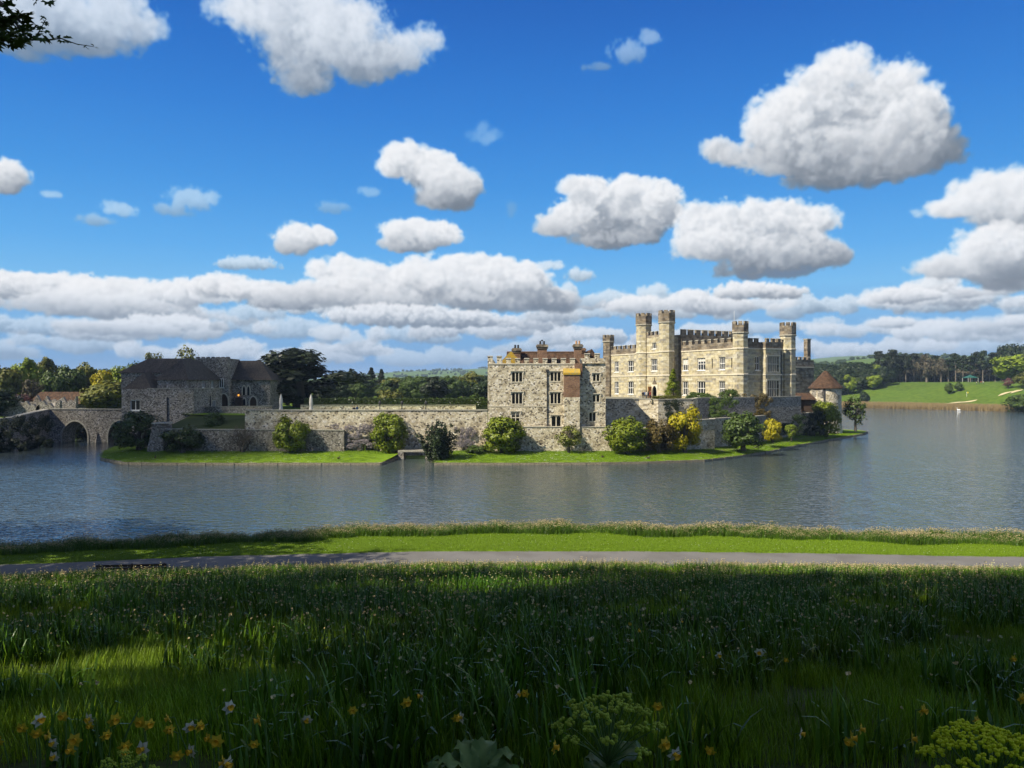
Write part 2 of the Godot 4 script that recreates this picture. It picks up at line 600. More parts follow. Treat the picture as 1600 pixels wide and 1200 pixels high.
func stone_texture(tones: Array, mortar: Color, joint: float, seed_: int) -> ImageTexture:   # tones of [share, Color in linear values]
	var grain := FastNoiseLite.new()
	grain.seed = seed_
	grain.frequency = 0.21
	grain.fractal_octaves = 2
	var g := grain.get_seamless_image(ST, ST)
	var gb := g.get_data()
	var lut := []
	for k in 64:
		var u := k / 63.0
		var c: Color = tones[-1][1]
		var before := 0.0
		for t in tones:
			if u <= t[0]:
				c = t[1]
				break
			before = t[0]
		var jitter := 0.82 + 0.36 * fposmod(u * 37.7 + 0.13, 1.0)
		lut.append((c * jitter))
	var bytes := PackedByteArray()
	bytes.resize(ST * ST * 3)
	var curve := PackedByteArray()
	for k in 1025:
		curve.append(clampi(int(Color(k / 1024.0, 0, 0).linear_to_srgb().r * 255 + 0.5), 0, 255))
	for k in ST * ST:
		var c: Color = lut[int(stone_id[k] * 63.0)]
		var t := clampf((stone_edge[k] - joint * 0.4) / joint, 0.0, 1.0)
		var s := 0.72 + 0.56 * gb[k] / 255.0
		bytes[k * 3] = curve[clampi(int(lerpf(mortar.r, c.r * s, t) * 1024), 0, 1024)]
		bytes[k * 3 + 1] = curve[clampi(int(lerpf(mortar.g, c.g * s, t) * 1024), 0, 1024)]
		bytes[k * 3 + 2] = curve[clampi(int(lerpf(mortar.b, c.b * s, t) * 1024), 0, 1024)]
	return ImageTexture.create_from_image(Image.create_from_data(ST, ST, false, Image.FORMAT_RGB8, bytes))

func stone_height(joint: float) -> ImageTexture:
	var bytes := PackedByteArray()
	bytes.resize(ST * ST)
	for k in ST * ST:
		bytes[k] = int(clampf(stone_edge[k] / (joint * 2.0), 0, 1) * (150 + 105 * stone_id[k]))
	return ImageTexture.create_from_image(Image.create_from_data(ST, ST, false, Image.FORMAT_L8, bytes))

func courses(size: int, rows: int, per_row: float, tones: Array, mortar: Color, seed_: int, wide_joint := 1, spread := 0.3) -> Image:   # squared blocks, bricks or roof tiles, too small here to tell apart
	var r := RandomNumberGenerator.new()
	r.seed = seed_
	var im := Image.create_empty(size, size, false, Image.FORMAT_RGB8)
	im.fill(mortar.linear_to_srgb())
	for j in rows:
		var y0 := j * size / rows
		var y1 := (j + 1) * size / rows
		var x := r.randf_range(0, 20)
		var first := x
		while x < size + first - 4:
			var w := size / per_row * r.randf_range(1.0 - spread, 1.0 + spread)
			if x + w > size + first - size / per_row * 0.5: w = size + first - x
			var c: Color = tones[r.randi() % tones.size()] * r.randf_range(0.8, 1.2)
			c.a = 1.0
			var s := c.linear_to_srgb()
			var x0 := int(x)
			var x1 := int(x + w) - wide_joint
			im.fill_rect(Rect2i(x0, y0, mini(x1, size) - x0, y1 - y0 - wide_joint), s)
			if x1 > size: im.fill_rect(Rect2i(0, y0, x1 - size, y1 - y0 - wide_joint), s)
			x += w
	return im

func leaf_mat(called: String, c: Color, through := 0.45, rough := 0.5) -> StandardMaterial3D:
	var m := mat(called, c, rough)
	m.albedo_color = Color(c.r * 0.82, c.g * 0.82, c.b * 0.82).linear_to_srgb()
	m.vertex_color_use_as_albedo = true
	m.backlight_enabled = true
	m.backlight = Color(through, through, through * 0.8)
	m.metallic_specular = 0.35
	return m

func make_materials() -> void:
	cut_stones()
	var relief := stone_height(2.4)
	var stains := noise_tex(512, 0.011, 5, 31, [[0.0, Color(0.62, 0.60, 0.56)], [0.38, Color(0.88, 0.87, 0.84)], [0.6, Color(1, 1, 1)], [1.0, Color(1.0, 0.95, 0.84)]])
	var strong := noise_tex(512, 0.014, 5, 77, [[0.0, Color(0.30, 0.28, 0.25)], [0.40, Color(0.62, 0.58, 0.52)], [0.58, Color(1, 1, 1)], [1.0, Color(1.0, 0.96, 0.86)]])
	var mottled := noise_tex(512, 0.016, 5, 79, [[0.0, Color(0.5, 0.47, 0.42)], [0.36, Color(0.82, 0.79, 0.73)], [0.5, Color(0.97, 0.95, 0.91)], [0.7, Color(1, 1, 1)], [1.0, Color(1.0, 0.95, 0.82)]])
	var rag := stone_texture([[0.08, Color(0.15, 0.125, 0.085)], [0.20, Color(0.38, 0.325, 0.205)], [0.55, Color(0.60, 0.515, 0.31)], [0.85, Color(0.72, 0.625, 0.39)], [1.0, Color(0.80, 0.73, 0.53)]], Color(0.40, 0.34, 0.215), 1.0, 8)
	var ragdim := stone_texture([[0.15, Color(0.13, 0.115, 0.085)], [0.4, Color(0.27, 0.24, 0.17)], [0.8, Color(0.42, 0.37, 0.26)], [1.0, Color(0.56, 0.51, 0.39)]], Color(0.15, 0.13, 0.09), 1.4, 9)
	M.rag = weathered(textured("ragstone", rag, 14.0, 0.95, relief, 2.5), mottled, 14.0)
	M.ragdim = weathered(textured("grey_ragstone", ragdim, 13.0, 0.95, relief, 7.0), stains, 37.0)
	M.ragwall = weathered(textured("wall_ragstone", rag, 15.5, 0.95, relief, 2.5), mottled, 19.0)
	var ash := courses(512, 20, 9.0, [Color(0.55, 0.475, 0.265), Color(0.49, 0.415, 0.23), Color(0.60, 0.54, 0.34), Color(0.40, 0.355, 0.235), Color(0.52, 0.44, 0.235), Color(0.34, 0.31, 0.225), Color(0.56, 0.48, 0.25)], Color(0.30, 0.255, 0.16), 4)
	M.ashlar = weathered(textured("ashlar", ImageTexture.create_from_image(ash), 9.0, 0.9), mottled, 8.0)
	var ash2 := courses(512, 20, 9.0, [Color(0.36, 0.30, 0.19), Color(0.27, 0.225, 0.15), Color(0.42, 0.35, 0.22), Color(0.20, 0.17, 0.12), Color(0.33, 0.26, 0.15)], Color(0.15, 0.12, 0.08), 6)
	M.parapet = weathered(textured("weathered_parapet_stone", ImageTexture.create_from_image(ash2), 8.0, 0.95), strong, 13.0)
	var brick := courses(512, 48, 16.0, [Color(0.29, 0.145, 0.085), Color(0.23, 0.11, 0.07), Color(0.33, 0.19, 0.11), Color(0.19, 0.10, 0.07)], Color(0.34, 0.28, 0.2), 12, 2, 0.05)
	M.brick = weathered(textured("brick", ImageTexture.create_from_image(brick), 3.6, 0.95), stains, 11.0)
	var tile := courses(512, 34, 34.0, [Color(0.15, 0.085, 0.05), Color(0.10, 0.062, 0.042), Color(0.19, 0.11, 0.065), Color(0.075, 0.055, 0.042)], Color(0.05, 0.03, 0.02), 15, 2, 0.1)
	M.tile = weathered(textured("clay_tile", ImageTexture.create_from_image(tile), 6.0, 0.9), strong, 7.0)
	var slate := courses(512, 34, 30.0, [Color(0.088, 0.075, 0.06), Color(0.11, 0.09, 0.07), Color(0.068, 0.06, 0.051), Color(0.14, 0.118, 0.092)], Color(0.025, 0.02, 0.018), 19, 2, 0.1)
	M.dark_tile = weathered(textured("dark_roof_tile", ImageTexture.create_from_image(slate), 6.0, 0.85), stains, 9.0)
	M.coping = textured("coping_stone", noise_tex(256, 0.05, 4, 5, [[0.0, Color(0.26, 0.24, 0.19)], [0.5, Color(0.42, 0.39, 0.31)], [1.0, Color(0.60, 0.57, 0.48)]]), 5.0, 0.9)
	M.kerb = textured("kerb_stone", noise_tex(256, 0.05, 4, 25, [[0.0, Color(0.14, 0.12, 0.08)], [0.5, Color(0.27, 0.235, 0.165)], [1.0, Color(0.42, 0.38, 0.29)]]), 4.0, 0.9)
	M.lichen = textured("lichened_stone", noise_tex(256, 0.03, 4, 6, [[0.0, Color(0.40, 0.30, 0.12)], [0.45, Color(0.44, 0.33, 0.10)], [0.6, Color(0.60, 0.36, 0.03)], [1.0, Color(0.62, 0.40, 0.05)]]), 4.0, 0.9)
	M.dressed = textured("dressed_stone", noise_tex(256, 0.05, 3, 15, [[0.0, Color(0.42, 0.37, 0.27)], [0.5, Color(0.56, 0.50, 0.38)], [1.0, Color(0.66, 0.61, 0.49)]]), 3.0, 0.85)
	M.white_frame = mat("white_window_frame", Color(0.72, 0.70, 0.64), 0.6)
	M.glass = mat("window_glass", Color(0.018, 0.02, 0.023), 0.06)
	M.glass.metallic_specular = 0.5
	M.blind = mat("window_blind", Color(0.55, 0.52, 0.46), 0.9)
	M.lead = mat("dark_lead", Color(0.035, 0.035, 0.038), 0.6)
	M.wood = mat("dark_oak", Color(0.055, 0.035, 0.022), 0.7)
	M.door = mat("honey_oak_door", Color(0.30, 0.14, 0.045), 0.6)
	M.pot = mat("clay_chimney_pot", Color(0.42, 0.25, 0.13), 0.9)
	M.bark = textured("bark", noise_tex(256, 0.06, 4, 41, [[0.0, Color(0.04, 0.032, 0.025)], [0.5, Color(0.09, 0.075, 0.058)], [1.0, Color(0.17, 0.15, 0.12)]]), 1.5, 0.95)
	M.pale_bark = textured("pale_bark", noise_tex(256, 0.06, 4, 42, [[0.0, Color(0.07, 0.056, 0.042)], [0.5, Color(0.15, 0.125, 0.095)], [1.0, Color(0.25, 0.22, 0.175)]]), 2.5, 0.95)
	# ground
	M.lawn = weathered(textured("mown_grass", noise_tex(512, 0.09, 5, 51, [[0.0, Color(0.085, 0.165, 0.005)], [0.45, Color(0.155, 0.255, 0.008)], [0.7, Color(0.195, 0.30, 0.010)], [1.0, Color(0.25, 0.33, 0.025)]]), 5.0, 0.95, noise_tex(512, 0.12, 4, 53, []), 6.0), noise_tex(512, 0.02, 4, 52, [[0.0, Color(0.55, 0.62, 0.5)], [0.42, Color(0.85, 0.87, 0.8)], [0.6, Color(1, 1, 0.95)], [1.0, Color(1, 0.93, 0.8)]]), 15.0)
	M.meadow = textured("meadow_soil", noise_tex(512, 0.05, 5, 54, [[0.0, Color(0.022, 0.024, 0.007)], [0.5, Color(0.042, 0.056, 0.009)], [1.0, Color(0.06, 0.09, 0.010)]]), 4.0, 0.95)
	M.path = weathered(textured("asphalt_path", noise_tex(512, 0.22, 4, 55, [[0.0, Color(0.135, 0.13, 0.12)], [0.5, Color(0.205, 0.195, 0.18)], [1.0, Color(0.29, 0.275, 0.25)]]), 3.0, 0.92), noise_tex(256, 0.02, 4, 57, [[0.0, Color(0.78, 0.76, 0.74)], [0.6, Color(1, 1, 1)], [1.0, Color(1, 0.97, 0.93)]]), 17.0)
	M.gravel = textured("gravel", noise_tex(256, 0.2, 4, 56, [[0.0, Color(0.20, 0.19, 0.13)], [1.0, Color(0.36, 0.34, 0.26)]]), 3.0, 0.95)
	M.field = weathered(textured("far_grass", noise_tex(512, 0.03, 5, 58, [[0.0, Color(0.055, 0.105, 0.010)], [0.5, Color(0.095, 0.165, 0.016)], [1.0, Color(0.14, 0.20, 0.03)]]), 60.0, 1.0), noise_tex(512, 0.012, 4, 59, [[0.0, Color(0.75, 0.7, 0.6)], [0.45, Color(1, 1, 1)], [0.75, Color(1, 0.92, 0.72)], [1.0, Color(1, 0.82, 0.55)]]), 310.0)
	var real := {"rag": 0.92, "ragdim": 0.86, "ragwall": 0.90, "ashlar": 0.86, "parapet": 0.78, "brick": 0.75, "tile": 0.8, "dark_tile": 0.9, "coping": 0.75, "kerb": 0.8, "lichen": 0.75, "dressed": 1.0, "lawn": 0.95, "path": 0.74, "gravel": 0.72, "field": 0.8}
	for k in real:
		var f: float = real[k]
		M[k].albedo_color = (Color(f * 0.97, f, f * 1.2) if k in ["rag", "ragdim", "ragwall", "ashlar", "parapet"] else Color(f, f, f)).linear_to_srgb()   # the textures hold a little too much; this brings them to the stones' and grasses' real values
	M.sand = mat("bunker_sand", Color(0.45, 0.38, 0.22), 1.0)
	M.water = mat("moat_water", Color(0.048, 0.064, 0.064), 0.05)
	M.water.metallic_specular = 0.42
	M.water.uv1_triplanar = true
	M.water.uv1_world_triplanar = true
	M.water.uv1_scale = Vector3.ONE / 26.0
	M.water.heightmap_enabled = true
	M.water.heightmap_texture = ripples()
	M.water.heightmap_scale = 14.0

func ripples() -> ImageTexture:   # small wind waves, longer across the view than along it
	var size := 1024
	var out := PackedByteArray()
	out.resize(size * size)
	var a := FastNoiseLite.new()
	a.noise_type = FastNoiseLite.TYPE_SIMPLEX_SMOOTH
	a.seed = 61
	a.frequency = 0.028
	a.fractal_octaves = 3
	a.fractal_gain = 0.55
	var ia := a.get_seamless_image(size / 2, size)
	ia.resize(size, size, Image.INTERPOLATE_CUBIC)
	var b := FastNoiseLite.new()
	b.noise_type = FastNoiseLite.TYPE_SIMPLEX_SMOOTH
	b.seed = 62
	b.frequency = 0.006
	b.fractal_octaves = 2
	var ib := b.get_seamless_image(size, size)
	var da := ia.get_data()
	var db := ib.get_data()
	for k in size * size:
		var calm := 0.45 + 0.55 * db[k] / 255.0
		out[k] = clampi(int(128 + (da[k] - 128) * calm), 0, 255)
	return ImageTexture.create_from_image(Image.create_from_data(size, size, false, Image.FORMAT_L8, out))
# ---------------------------------------------------------------- the lie of the land
func along(list: Array, x: float) -> float:   # smooth-ish interpolation in a table of [x, value]
	if x <= list[0][0]: return list[0][1]
	for k in list.size() - 1:
		if x <= list[k + 1][0]:
			var t: float = (x - list[k][0]) / (list[k + 1][0] - list[k][0])
			return lerpf(list[k][1], list[k + 1][1], t * t * (3 - 2 * t) * 0.5 + t * 0.5)
	return list[-1][1]

const SHORE := [[-160.0, 38.0], [-80.0, 50.0], [-45.0, 55.0], [-32.0, 58.5], [-18.0, 62.0], [-8.0, 64.5], [2.0, 65.5], [15.0, 64.0], [34.0, 61.0], [60.0, 58.0], [100.0, 60.0], [180.0, 90.0]]
const WAY := [[-120.0, 32.0], [-70.0, 40.0], [-45.0, 45.0], [-32.0, 47.6], [-18.0, 50.0], [-5.0, 51.2], [8.0, 51.2], [20.0, 50.6], [34.0, 49.6], [60.0, 48.0], [110.0, 48.0], [180.0, 60.0]]   # the middle of the path
var lumps := FastNoiseLite.new()

func shore_noise(x: float) -> float:
	return 0.9 * sin(x * 0.41) + 0.6 * sin(x * 0.97 + 1.3) + 0.35 * sin(x * 2.3)

func near_ground(x: float, d: float) -> float:
	var shore := along(SHORE, x) + shore_noise(x) * 0.35
	var way := along(WAY, x)
	var s := shore - d
	if s < 0.0: return maxf(-1.5, s * 0.5)
	if d > way - 3.5:
		var t := clampf(s / 2.0, 0, 1)
		return lerpf(0.02, 0.85, t) + 0.3 * clampf((s - 2.0) / 8.0, 0, 1)
	var up := way - 3.5 - d
	var y := 1.13 + up * 0.214 + 0.35 * (1.0 - exp(-up * 0.5)) * 0.4
	y += lumps.get_noise_2d(x * 3.0, d * 3.0) * 0.22 * clampf(up / 6.0, 0, 1) * clampf((d + 2.0) / 6.0, 0.0, 1.0)
	return y

func grid(xs: Array, ds: Array, height: Callable) -> ArrayMesh:
	var v := PackedVector3Array()
	var idx := PackedInt32Array()
	for d in ds:
		for x in xs:
			v.append(Vector3(x, height.call(x, d), -d))
	var w := xs.size()
	for j in ds.size() - 1:
		for i in w - 1:
			var a := j * w + i
			for q in [a, a + w, a + w + 1, a, a + w + 1, a + 1]: idx.append(q)
	var arrays := []
	arrays.resize(Mesh.ARRAY_MAX)
	arrays[Mesh.ARRAY_VERTEX] = v
	arrays[Mesh.ARRAY_INDEX] = idx
	var m := ArrayMesh.new()
	m.add_surface_from_arrays(Mesh.PRIMITIVE_TRIANGLES, arrays)
	var st := SurfaceTool.new()
	st.create_from(m, 0)
	st.generate_normals()
	return st.commit()

func steps(a: float, b: float, n: int, power := 1.0) -> Array:
	var out := []
	for k in n + 1: out.append(a + (b - a) * pow(float(k) / n, power))
	return out

var hills := FastNoiseLite.new()
const FAR_SHORE := [[-60.0, 205.0], [0.0, 232.0], [60.0, 330.0], [130.0, 430.0], [180.0, 424.0], [200.0, 402.0], [236.0, 357.0], [262.0, 300.0], [290.0, 210.0], [320.0, 120.0]]

func far_ground(x: float, d: float) -> float:
	if x < -60.0 - 1000.0: return 6.0
	var y: float
	var shore := along(FAR_SHORE, x) if x > -60.0 else lerpf(205.0, 192.0, clampf((-60.0 - x) / 30.0, 0, 1))
	var s := d - shore
	if x < -88.0:   # the bank that carries the bridge's far end
		s = maxf(s, minf(-100.5 - x, d - 132.0))
	if s < 0: return maxf(-2.0, s * 0.4)
	var right := smoothstep(40.0, 130.0, x)
	var rise_left := 7.6 * smoothstep(0.0, 12.0, s) + 1.5 * smoothstep(20.0, 200.0, s)
	if x < -88.0: rise_left = 4.6 * smoothstep(0.0, 5.0, s) + 2.0 * smoothstep(10.0, 90.0, s)
	var rise_right := 0.5 * smoothstep(0.0, 4.0, s) + 13.2 * smoothstep(2.0, 150.0, s) + hills.get_noise_2d(x * 1.2, d * 1.2) * 0.8 * smoothstep(10.0, 60.0, s)
	y = lerpf(rise_left, rise_right, right)
	# the hills beyond
	var west := smoothstep(-200.0, 700.0, x)
	var near_ridge := 46.0 * smoothstep(620.0, 1500.0, d) * smoothstep(0.10, 0.52, x / d) * (1.0 + 0.25 * hills.get_noise_2d(x * 0.1, d * 0.1))
	var far_ridge := 74.0 * smoothstep(1500.0, 3600.0, d) * smoothstep(-0.42, -0.02, x / d) * (1.0 + 0.12 * hills.get_noise_2d(x * 0.06, 40.0))
	return y + maxf(near_ridge, 0.0) + far_ridge + hills.get_noise_2d(x * 0.15, d * 0.15) * 5.0 * smoothstep(600.0, 1500.0, d)

# the island's edge and, matching it point by point, the foot of the walls: x and distance
const EDGE := [[-79.0, 158.0], [-77.0, 150.0], [-74.0, 140.0], [-68.5, 129.0], [-61.5, 122.3], [-58.0, 121.2], [-40.0, 120.8], [-20.6, 120.9]]
const FOOT := [[-77.5, 158.5], [-75.0, 152.0], [-71.0, 146.0], [-65.0, 139.0], [-60.0, 134.4], [-57.0, 134.0], [-40.0, 134.0], [-18.6, 134.0]]
const EDGE2 := [[-12.0, 121.0], [0.0, 120.9], [14.0, 121.4], [21.5, 122.9], [31.2, 126.0], [38.3, 132.4], [47.0, 142.2], [58.0, 156.8], [69.0, 170.8], [81.0, 185.0], [88.7, 194.5], [92.4, 201.0], [92.6, 206.0], [88.0, 211.0], [76.0, 214.0], [60.0, 216.0]]
const FOOT2 := [[-12.0, 134.0], [0.0, 134.0], [14.0, 134.0], [24.0, 134.2], [30.5, 135.5], [37.0, 141.0], [43.0, 146.0], [52.0, 157.5], [62.0, 172.0], [72.0, 187.0], [77.0, 195.0], [79.0, 199.0], [79.0, 200.5], [76.0, 202.0], [70.0, 203.0], [58.0, 204.0]]

func lawn_strip(edge: Array, foot: Array, t0: float, t1: float, lift: float) -> ArrayMesh:
	var v := PackedVector3Array()
	var idx := PackedInt32Array()
	var fine := 6
	var rows := 8
	var w := (edge.size() - 1) * fine + 1
	for r in rows + 1:
		var t := lerpf(t0, t1, float(r) / rows)
		for k in w:
			var s := minf(k / float(fine), edge.size() - 1.001)
			var i := int(s)
			var f := s - i
			var a := Vector2(edge[i][0], edge[i][1]).lerp(Vector2(edge[i + 1][0], edge[i + 1][1]), f)
			var b := Vector2(foot[i][0], foot[i][1]).lerp(Vector2(foot[i + 1][0], foot[i + 1][1]), f)
			var p := a.lerp(b, t)
			v.append(Vector3(p.x, 0.40 + 0.62 * smoothstep(0.0, 1.0, t) + lift + 0.05 * sin(p.x * 1.3) * sin(p.y * 0.9) * t * (1 - t) * 4.0, -p.y))
	for r in rows:
		for k in w - 1:
			var a := r * w + k
			for q in [a, a + w, a + w + 1, a, a + w + 1, a + 1]: idx.append(q)
	var arrays := []
	arrays.resize(Mesh.ARRAY_MAX)
	arrays[Mesh.ARRAY_VERTEX] = v
	arrays[Mesh.ARRAY_INDEX] = idx
	var m := ArrayMesh.new()
	m.add_surface_from_arrays(Mesh.PRIMITIVE_TRIANGLES, arrays)
	var st := SurfaceTool.new()
	st.create_from(m, 0)
	st.generate_normals()
	return st.commit()

func lawn_point(edge: Array, foot: Array, s: float, t: float) -> Vector3:
	s = minf(s, edge.size() - 1.001)
	var i := int(s)
	var f := s - i
	var a := Vector2(edge[i][0], edge[i][1]).lerp(Vector2(edge[i + 1][0], edge[i + 1][1]), f)
	var b := Vector2(foot[i][0], foot[i][1]).lerp(Vector2(foot[i + 1][0], foot[i + 1][1]), f)
	var p := a.lerp(b, t)
	return Vector3(p.x, 0.40 + 0.62 * smoothstep(0.0, 1.0, t), -p.y)

func edging(line: Array, under: Node3D, r: RandomNumberGenerator) -> void:   # the stone kerb of the island, block by block
	for k in line.size() - 1:
		var a := Vector3(line[k][0], 0, -line[k][1])
		var b := Vector3(line[k + 1][0], 0, -line[k + 1][1])
		var n := maxi(1, int(a.distance_to(b) / 1.1))
		for j in n:
			var p := a.lerp(b, float(j) / n)
			var q := a.lerp(b, float(j + 1) / n)
			var into := MB.new()
			into.xf = face_xf(p, q)
			var w := p.distance_to(q)
			var top := 0.38 + r.randf_range(-0.05, 0.04)
			into.box(Vector3(0.0, -1.2, -0.42), Vector3(w - 0.03, top, 0.10 + r.randf_range(-0.06, 0.06)))
			put("kerb_stone", into.mesh(), M.kerb, under)

func flat_piece(points: Array, y: float) -> ArrayMesh:   # points of [x, distance]
	var outline := PackedVector2Array()
	for p in points: outline.append(Vector2(p[0], -p[1]))
	var b := MB.new()
	var ids := Geometry2D.triangulate_polygon(outline)
	for k in range(0, ids.size(), 3):
		var p := outline[ids[k]]
		var q := outline[ids[k + 1]]
		var s := outline[ids[k + 2]]
		if (q - p).cross(s - p) > 0:
			var t := q
			q = s
			s = t
		b.tri(Vector3(p.x, y, p.y), Vector3(q.x, y, q.y), Vector3(s.x, y, s.y))
	return b.mesh()

func make_ground() -> void:
	lumps.seed = 71
	lumps.frequency = 0.03
	hills.seed = 72
	hills.frequency = 0.02
	# near bank
	var xs := steps(-170, -40, 22) + steps(-38, 38, 60) + steps(40, 170, 22)
	var ds := steps(-60, 0, 10) + steps(1, 44, 50) + steps(44.5, 68, 48) + steps(69, 95, 8)
	structure("meadow_ground", grid(xs, ds, near_ground), M.meadow)
	# the lawn beside the water and the path are sheets over it
	var v := MB.new()
	var p := MB.new()
	var x := -120.0
	while x < 120.0:
		var nx := x + 1.0
		for seg in 9:
			var q := []
			for c in [[x, seg], [nx, seg], [nx, seg + 1], [x, seg + 1]]:
				var way := along(WAY, c[0])
				var d := lerpf(way + 2.15 + 0.12 * sin(c[0] * 1.7), along(SHORE, c[0]) - 1.6, c[1] / 9.0)
				q.append(Vector3(c[0], near_ground(c[0], d) + 0.03, -d))
			v.quad(q[0], q[1], q[2], q[3])
		for seg in 4:
			var q := []
			for c in [[x, seg], [nx, seg], [nx, seg + 1], [x, seg + 1]]:
				var way := along(WAY, c[0])
				var d := lerpf(way - 3.3 + 0.15 * sin(c[0] * 1.1), way + 2.35, c[1] / 4.0)
				q.append(Vector3(c[0], near_ground(c[0], maxf(d, way - 3.25)) + 0.022 + 0.03 * (1.0 - pow(absf(c[1] / 2.0 - 1.0), 2.0)), -d))
			p.quad(q[0], q[1], q[2], q[3])
		x = nx
	structure("lawn", v.mesh(), M.lawn)
	structure("path", p.mesh(), M.path)
	# water
	var w := MB.new()
	w.quad(Vector3(-900, 0, -30), Vector3(900, 0, -30), Vector3(900, 0, -700), Vector3(-900, 0, -700))
	structure("water", w.mesh(), M.water)
	var bed := MB.new()
	bed.quad(Vector3(-9000, -2.4, 900), Vector3(9000, -2.4, 900), Vector3(9000, -2.4, -9000), Vector3(-9000, -2.4, -9000))
	structure("ground", bed.mesh(), M.field)
	# far land
	var fx := steps(-5200, -900, 16) + steps(-820, -120, 30) + steps(-110, 420, 90) + steps(450, 5200, 40, 1.5)
	var fd := steps(118, 640, 110) + steps(660, 4200, 50, 1.5)
	structure("terrain", grid(fx, fd, far_ground), M.field)
	# island
	structure("lawn", lawn_strip(EDGE, FOOT, 0.02, 1.0, 0.0), M.lawn)
	structure("lawn", lawn_strip(EDGE2, FOOT2, 0.02, 1.0, 0.0), M.lawn)
	structure("path", lawn_strip(EDGE2.slice(4, 14), FOOT2.slice(4, 14), 0.50, 0.80, 0.03), M.gravel)
	var r := RandomNumberGenerator.new()
	r.seed = 6
	var kerb := Node3D.new()
	kerb.name = "kerb"
	kerb.set_meta("kind", "structure")
	add_child(kerb)
	edging(EDGE, kerb, r)
	edging([EDGE[-1], FOOT[-1]], kerb, r)
	edging([FOOT2[0], EDGE2[0]], kerb, r)
	edging(EDGE2, kerb, r)
	structure("courtyard_ground", flat_piece([[-78, 160], [-60, 147], [-46.4, 142], [-46.4, 136], [-4, 136.0], [-4, 205], [-78, 205]], 6.9), M.lawn)
	var bank := MB.new()
	bank.quad(Vector3(-61.5, 4.5, -134.3), Vector3(-46.4, 4.5, -134.3), Vector3(-46.4, 6.92, -142.4), Vector3(-61.5, 6.92, -149.8))
	bank.quad(Vector3(-46.4, 4.5, -134.3), Vector3(-29.0, 4.5, -134.3), Vector3(-29.0, 4.5, -135.1), Vector3(-46.4, 4.5, -135.1))
	structure("courtyard_bank", bank.mesh(), M.meadow)
	structure("terrace_ground", flat_piece([[14, 147], [36.4, 150.5], [61, 163.5], [64, 200], [20, 205], [14, 180]], 9.45), M.gravel)
	structure("courtyard_ground", flat_piece([[16, 135.2], [30, 136.3], [37, 141.8], [42.6, 147], [52, 158.5], [62, 173], [71, 187], [76, 202], [58, 204], [40, 160], [16, 150]], 4.9), M.gravel)
# ---------------------------------------------------------------- walls, windows and battlements
func wall_run(called: String, label: String, pts: Array, y0: float, thick: float, m: Material, cope := 0.22, top_wave := 0.0) -> Node3D:   # pts of [x, distance, top], left to right seen from the water
	var base := Vector3(pts[0][0], y0, -pts[0][1])
	var o := thing(called, label, "wall", base)
	for k in pts.size() - 1:
		var a := Vector3(pts[k][0], y0, -pts[k][1])
		var b := Vector3(pts[k + 1][0], y0, -pts[k + 1][1])
		var w := a.distance_to(b)
		var body := MB.new()
		body.xf = Transform3D(Basis(), -base) * face_xf(a, b)
		var n := maxi(1, int(w / 2.5))
		for j in n:
			var u0 := w * j / n
			var u1 := w * (j + 1) / n
			var t0: float = lerpf(pts[k][2], pts[k + 1][2], float(j) / n) - y0 + top_wave * sin(u0 * 1.9 + k)
			var t1: float = lerpf(pts[k][2], pts[k + 1][2], float(j + 1) / n) - y0 + top_wave * sin(u1 * 1.9 + k)
			body.quad(Vector3(u0, 0, 0), Vector3(u1, 0, 0), Vector3(u1, t1, 0), Vector3(u0, t0, 0))
			body.quad(Vector3(u1, 0, -thick), Vector3(u0, 0, -thick), Vector3(u0, t0, -thick), Vector3(u1, t1, -thick))
			body.quad(Vector3(u0, t0, 0), Vector3(u1, t1, 0), Vector3(u1, t1, -thick), Vector3(u0, t0, -thick))
			if cope > 0.0:
				var stone := MB.new()
				stone.xf = body.xf
				var lift := rng.randf_range(-0.02, 0.02)
				stone.xf = body.xf * Transform3D(Basis(Vector3(0, 0, 1), atan2(t1 - t0, u1 - u0)), Vector3(u0, t0, 0))
				stone.box(Vector3(0.01, 0.003, -thick - 0.07), Vector3(u1 - u0 - 0.01, cope + lift, 0.09))
				put("coping_stone", stone.mesh(), M.coping, o)
		body.quad(Vector3(0, 0, -thick), Vector3(0, 0, 0), Vector3(0, pts[k][2] - y0, 0), Vector3(0, pts[k][2] - y0, -thick))
		body.quad(Vector3(w, 0, 0), Vector3(w, 0, -thick), Vector3(w, pts[k + 1][2] - y0, -thick), Vector3(w, pts[k + 1][2] - y0, 0))
		put("wall", body.mesh(), m, o)
	return o

var cache := {}

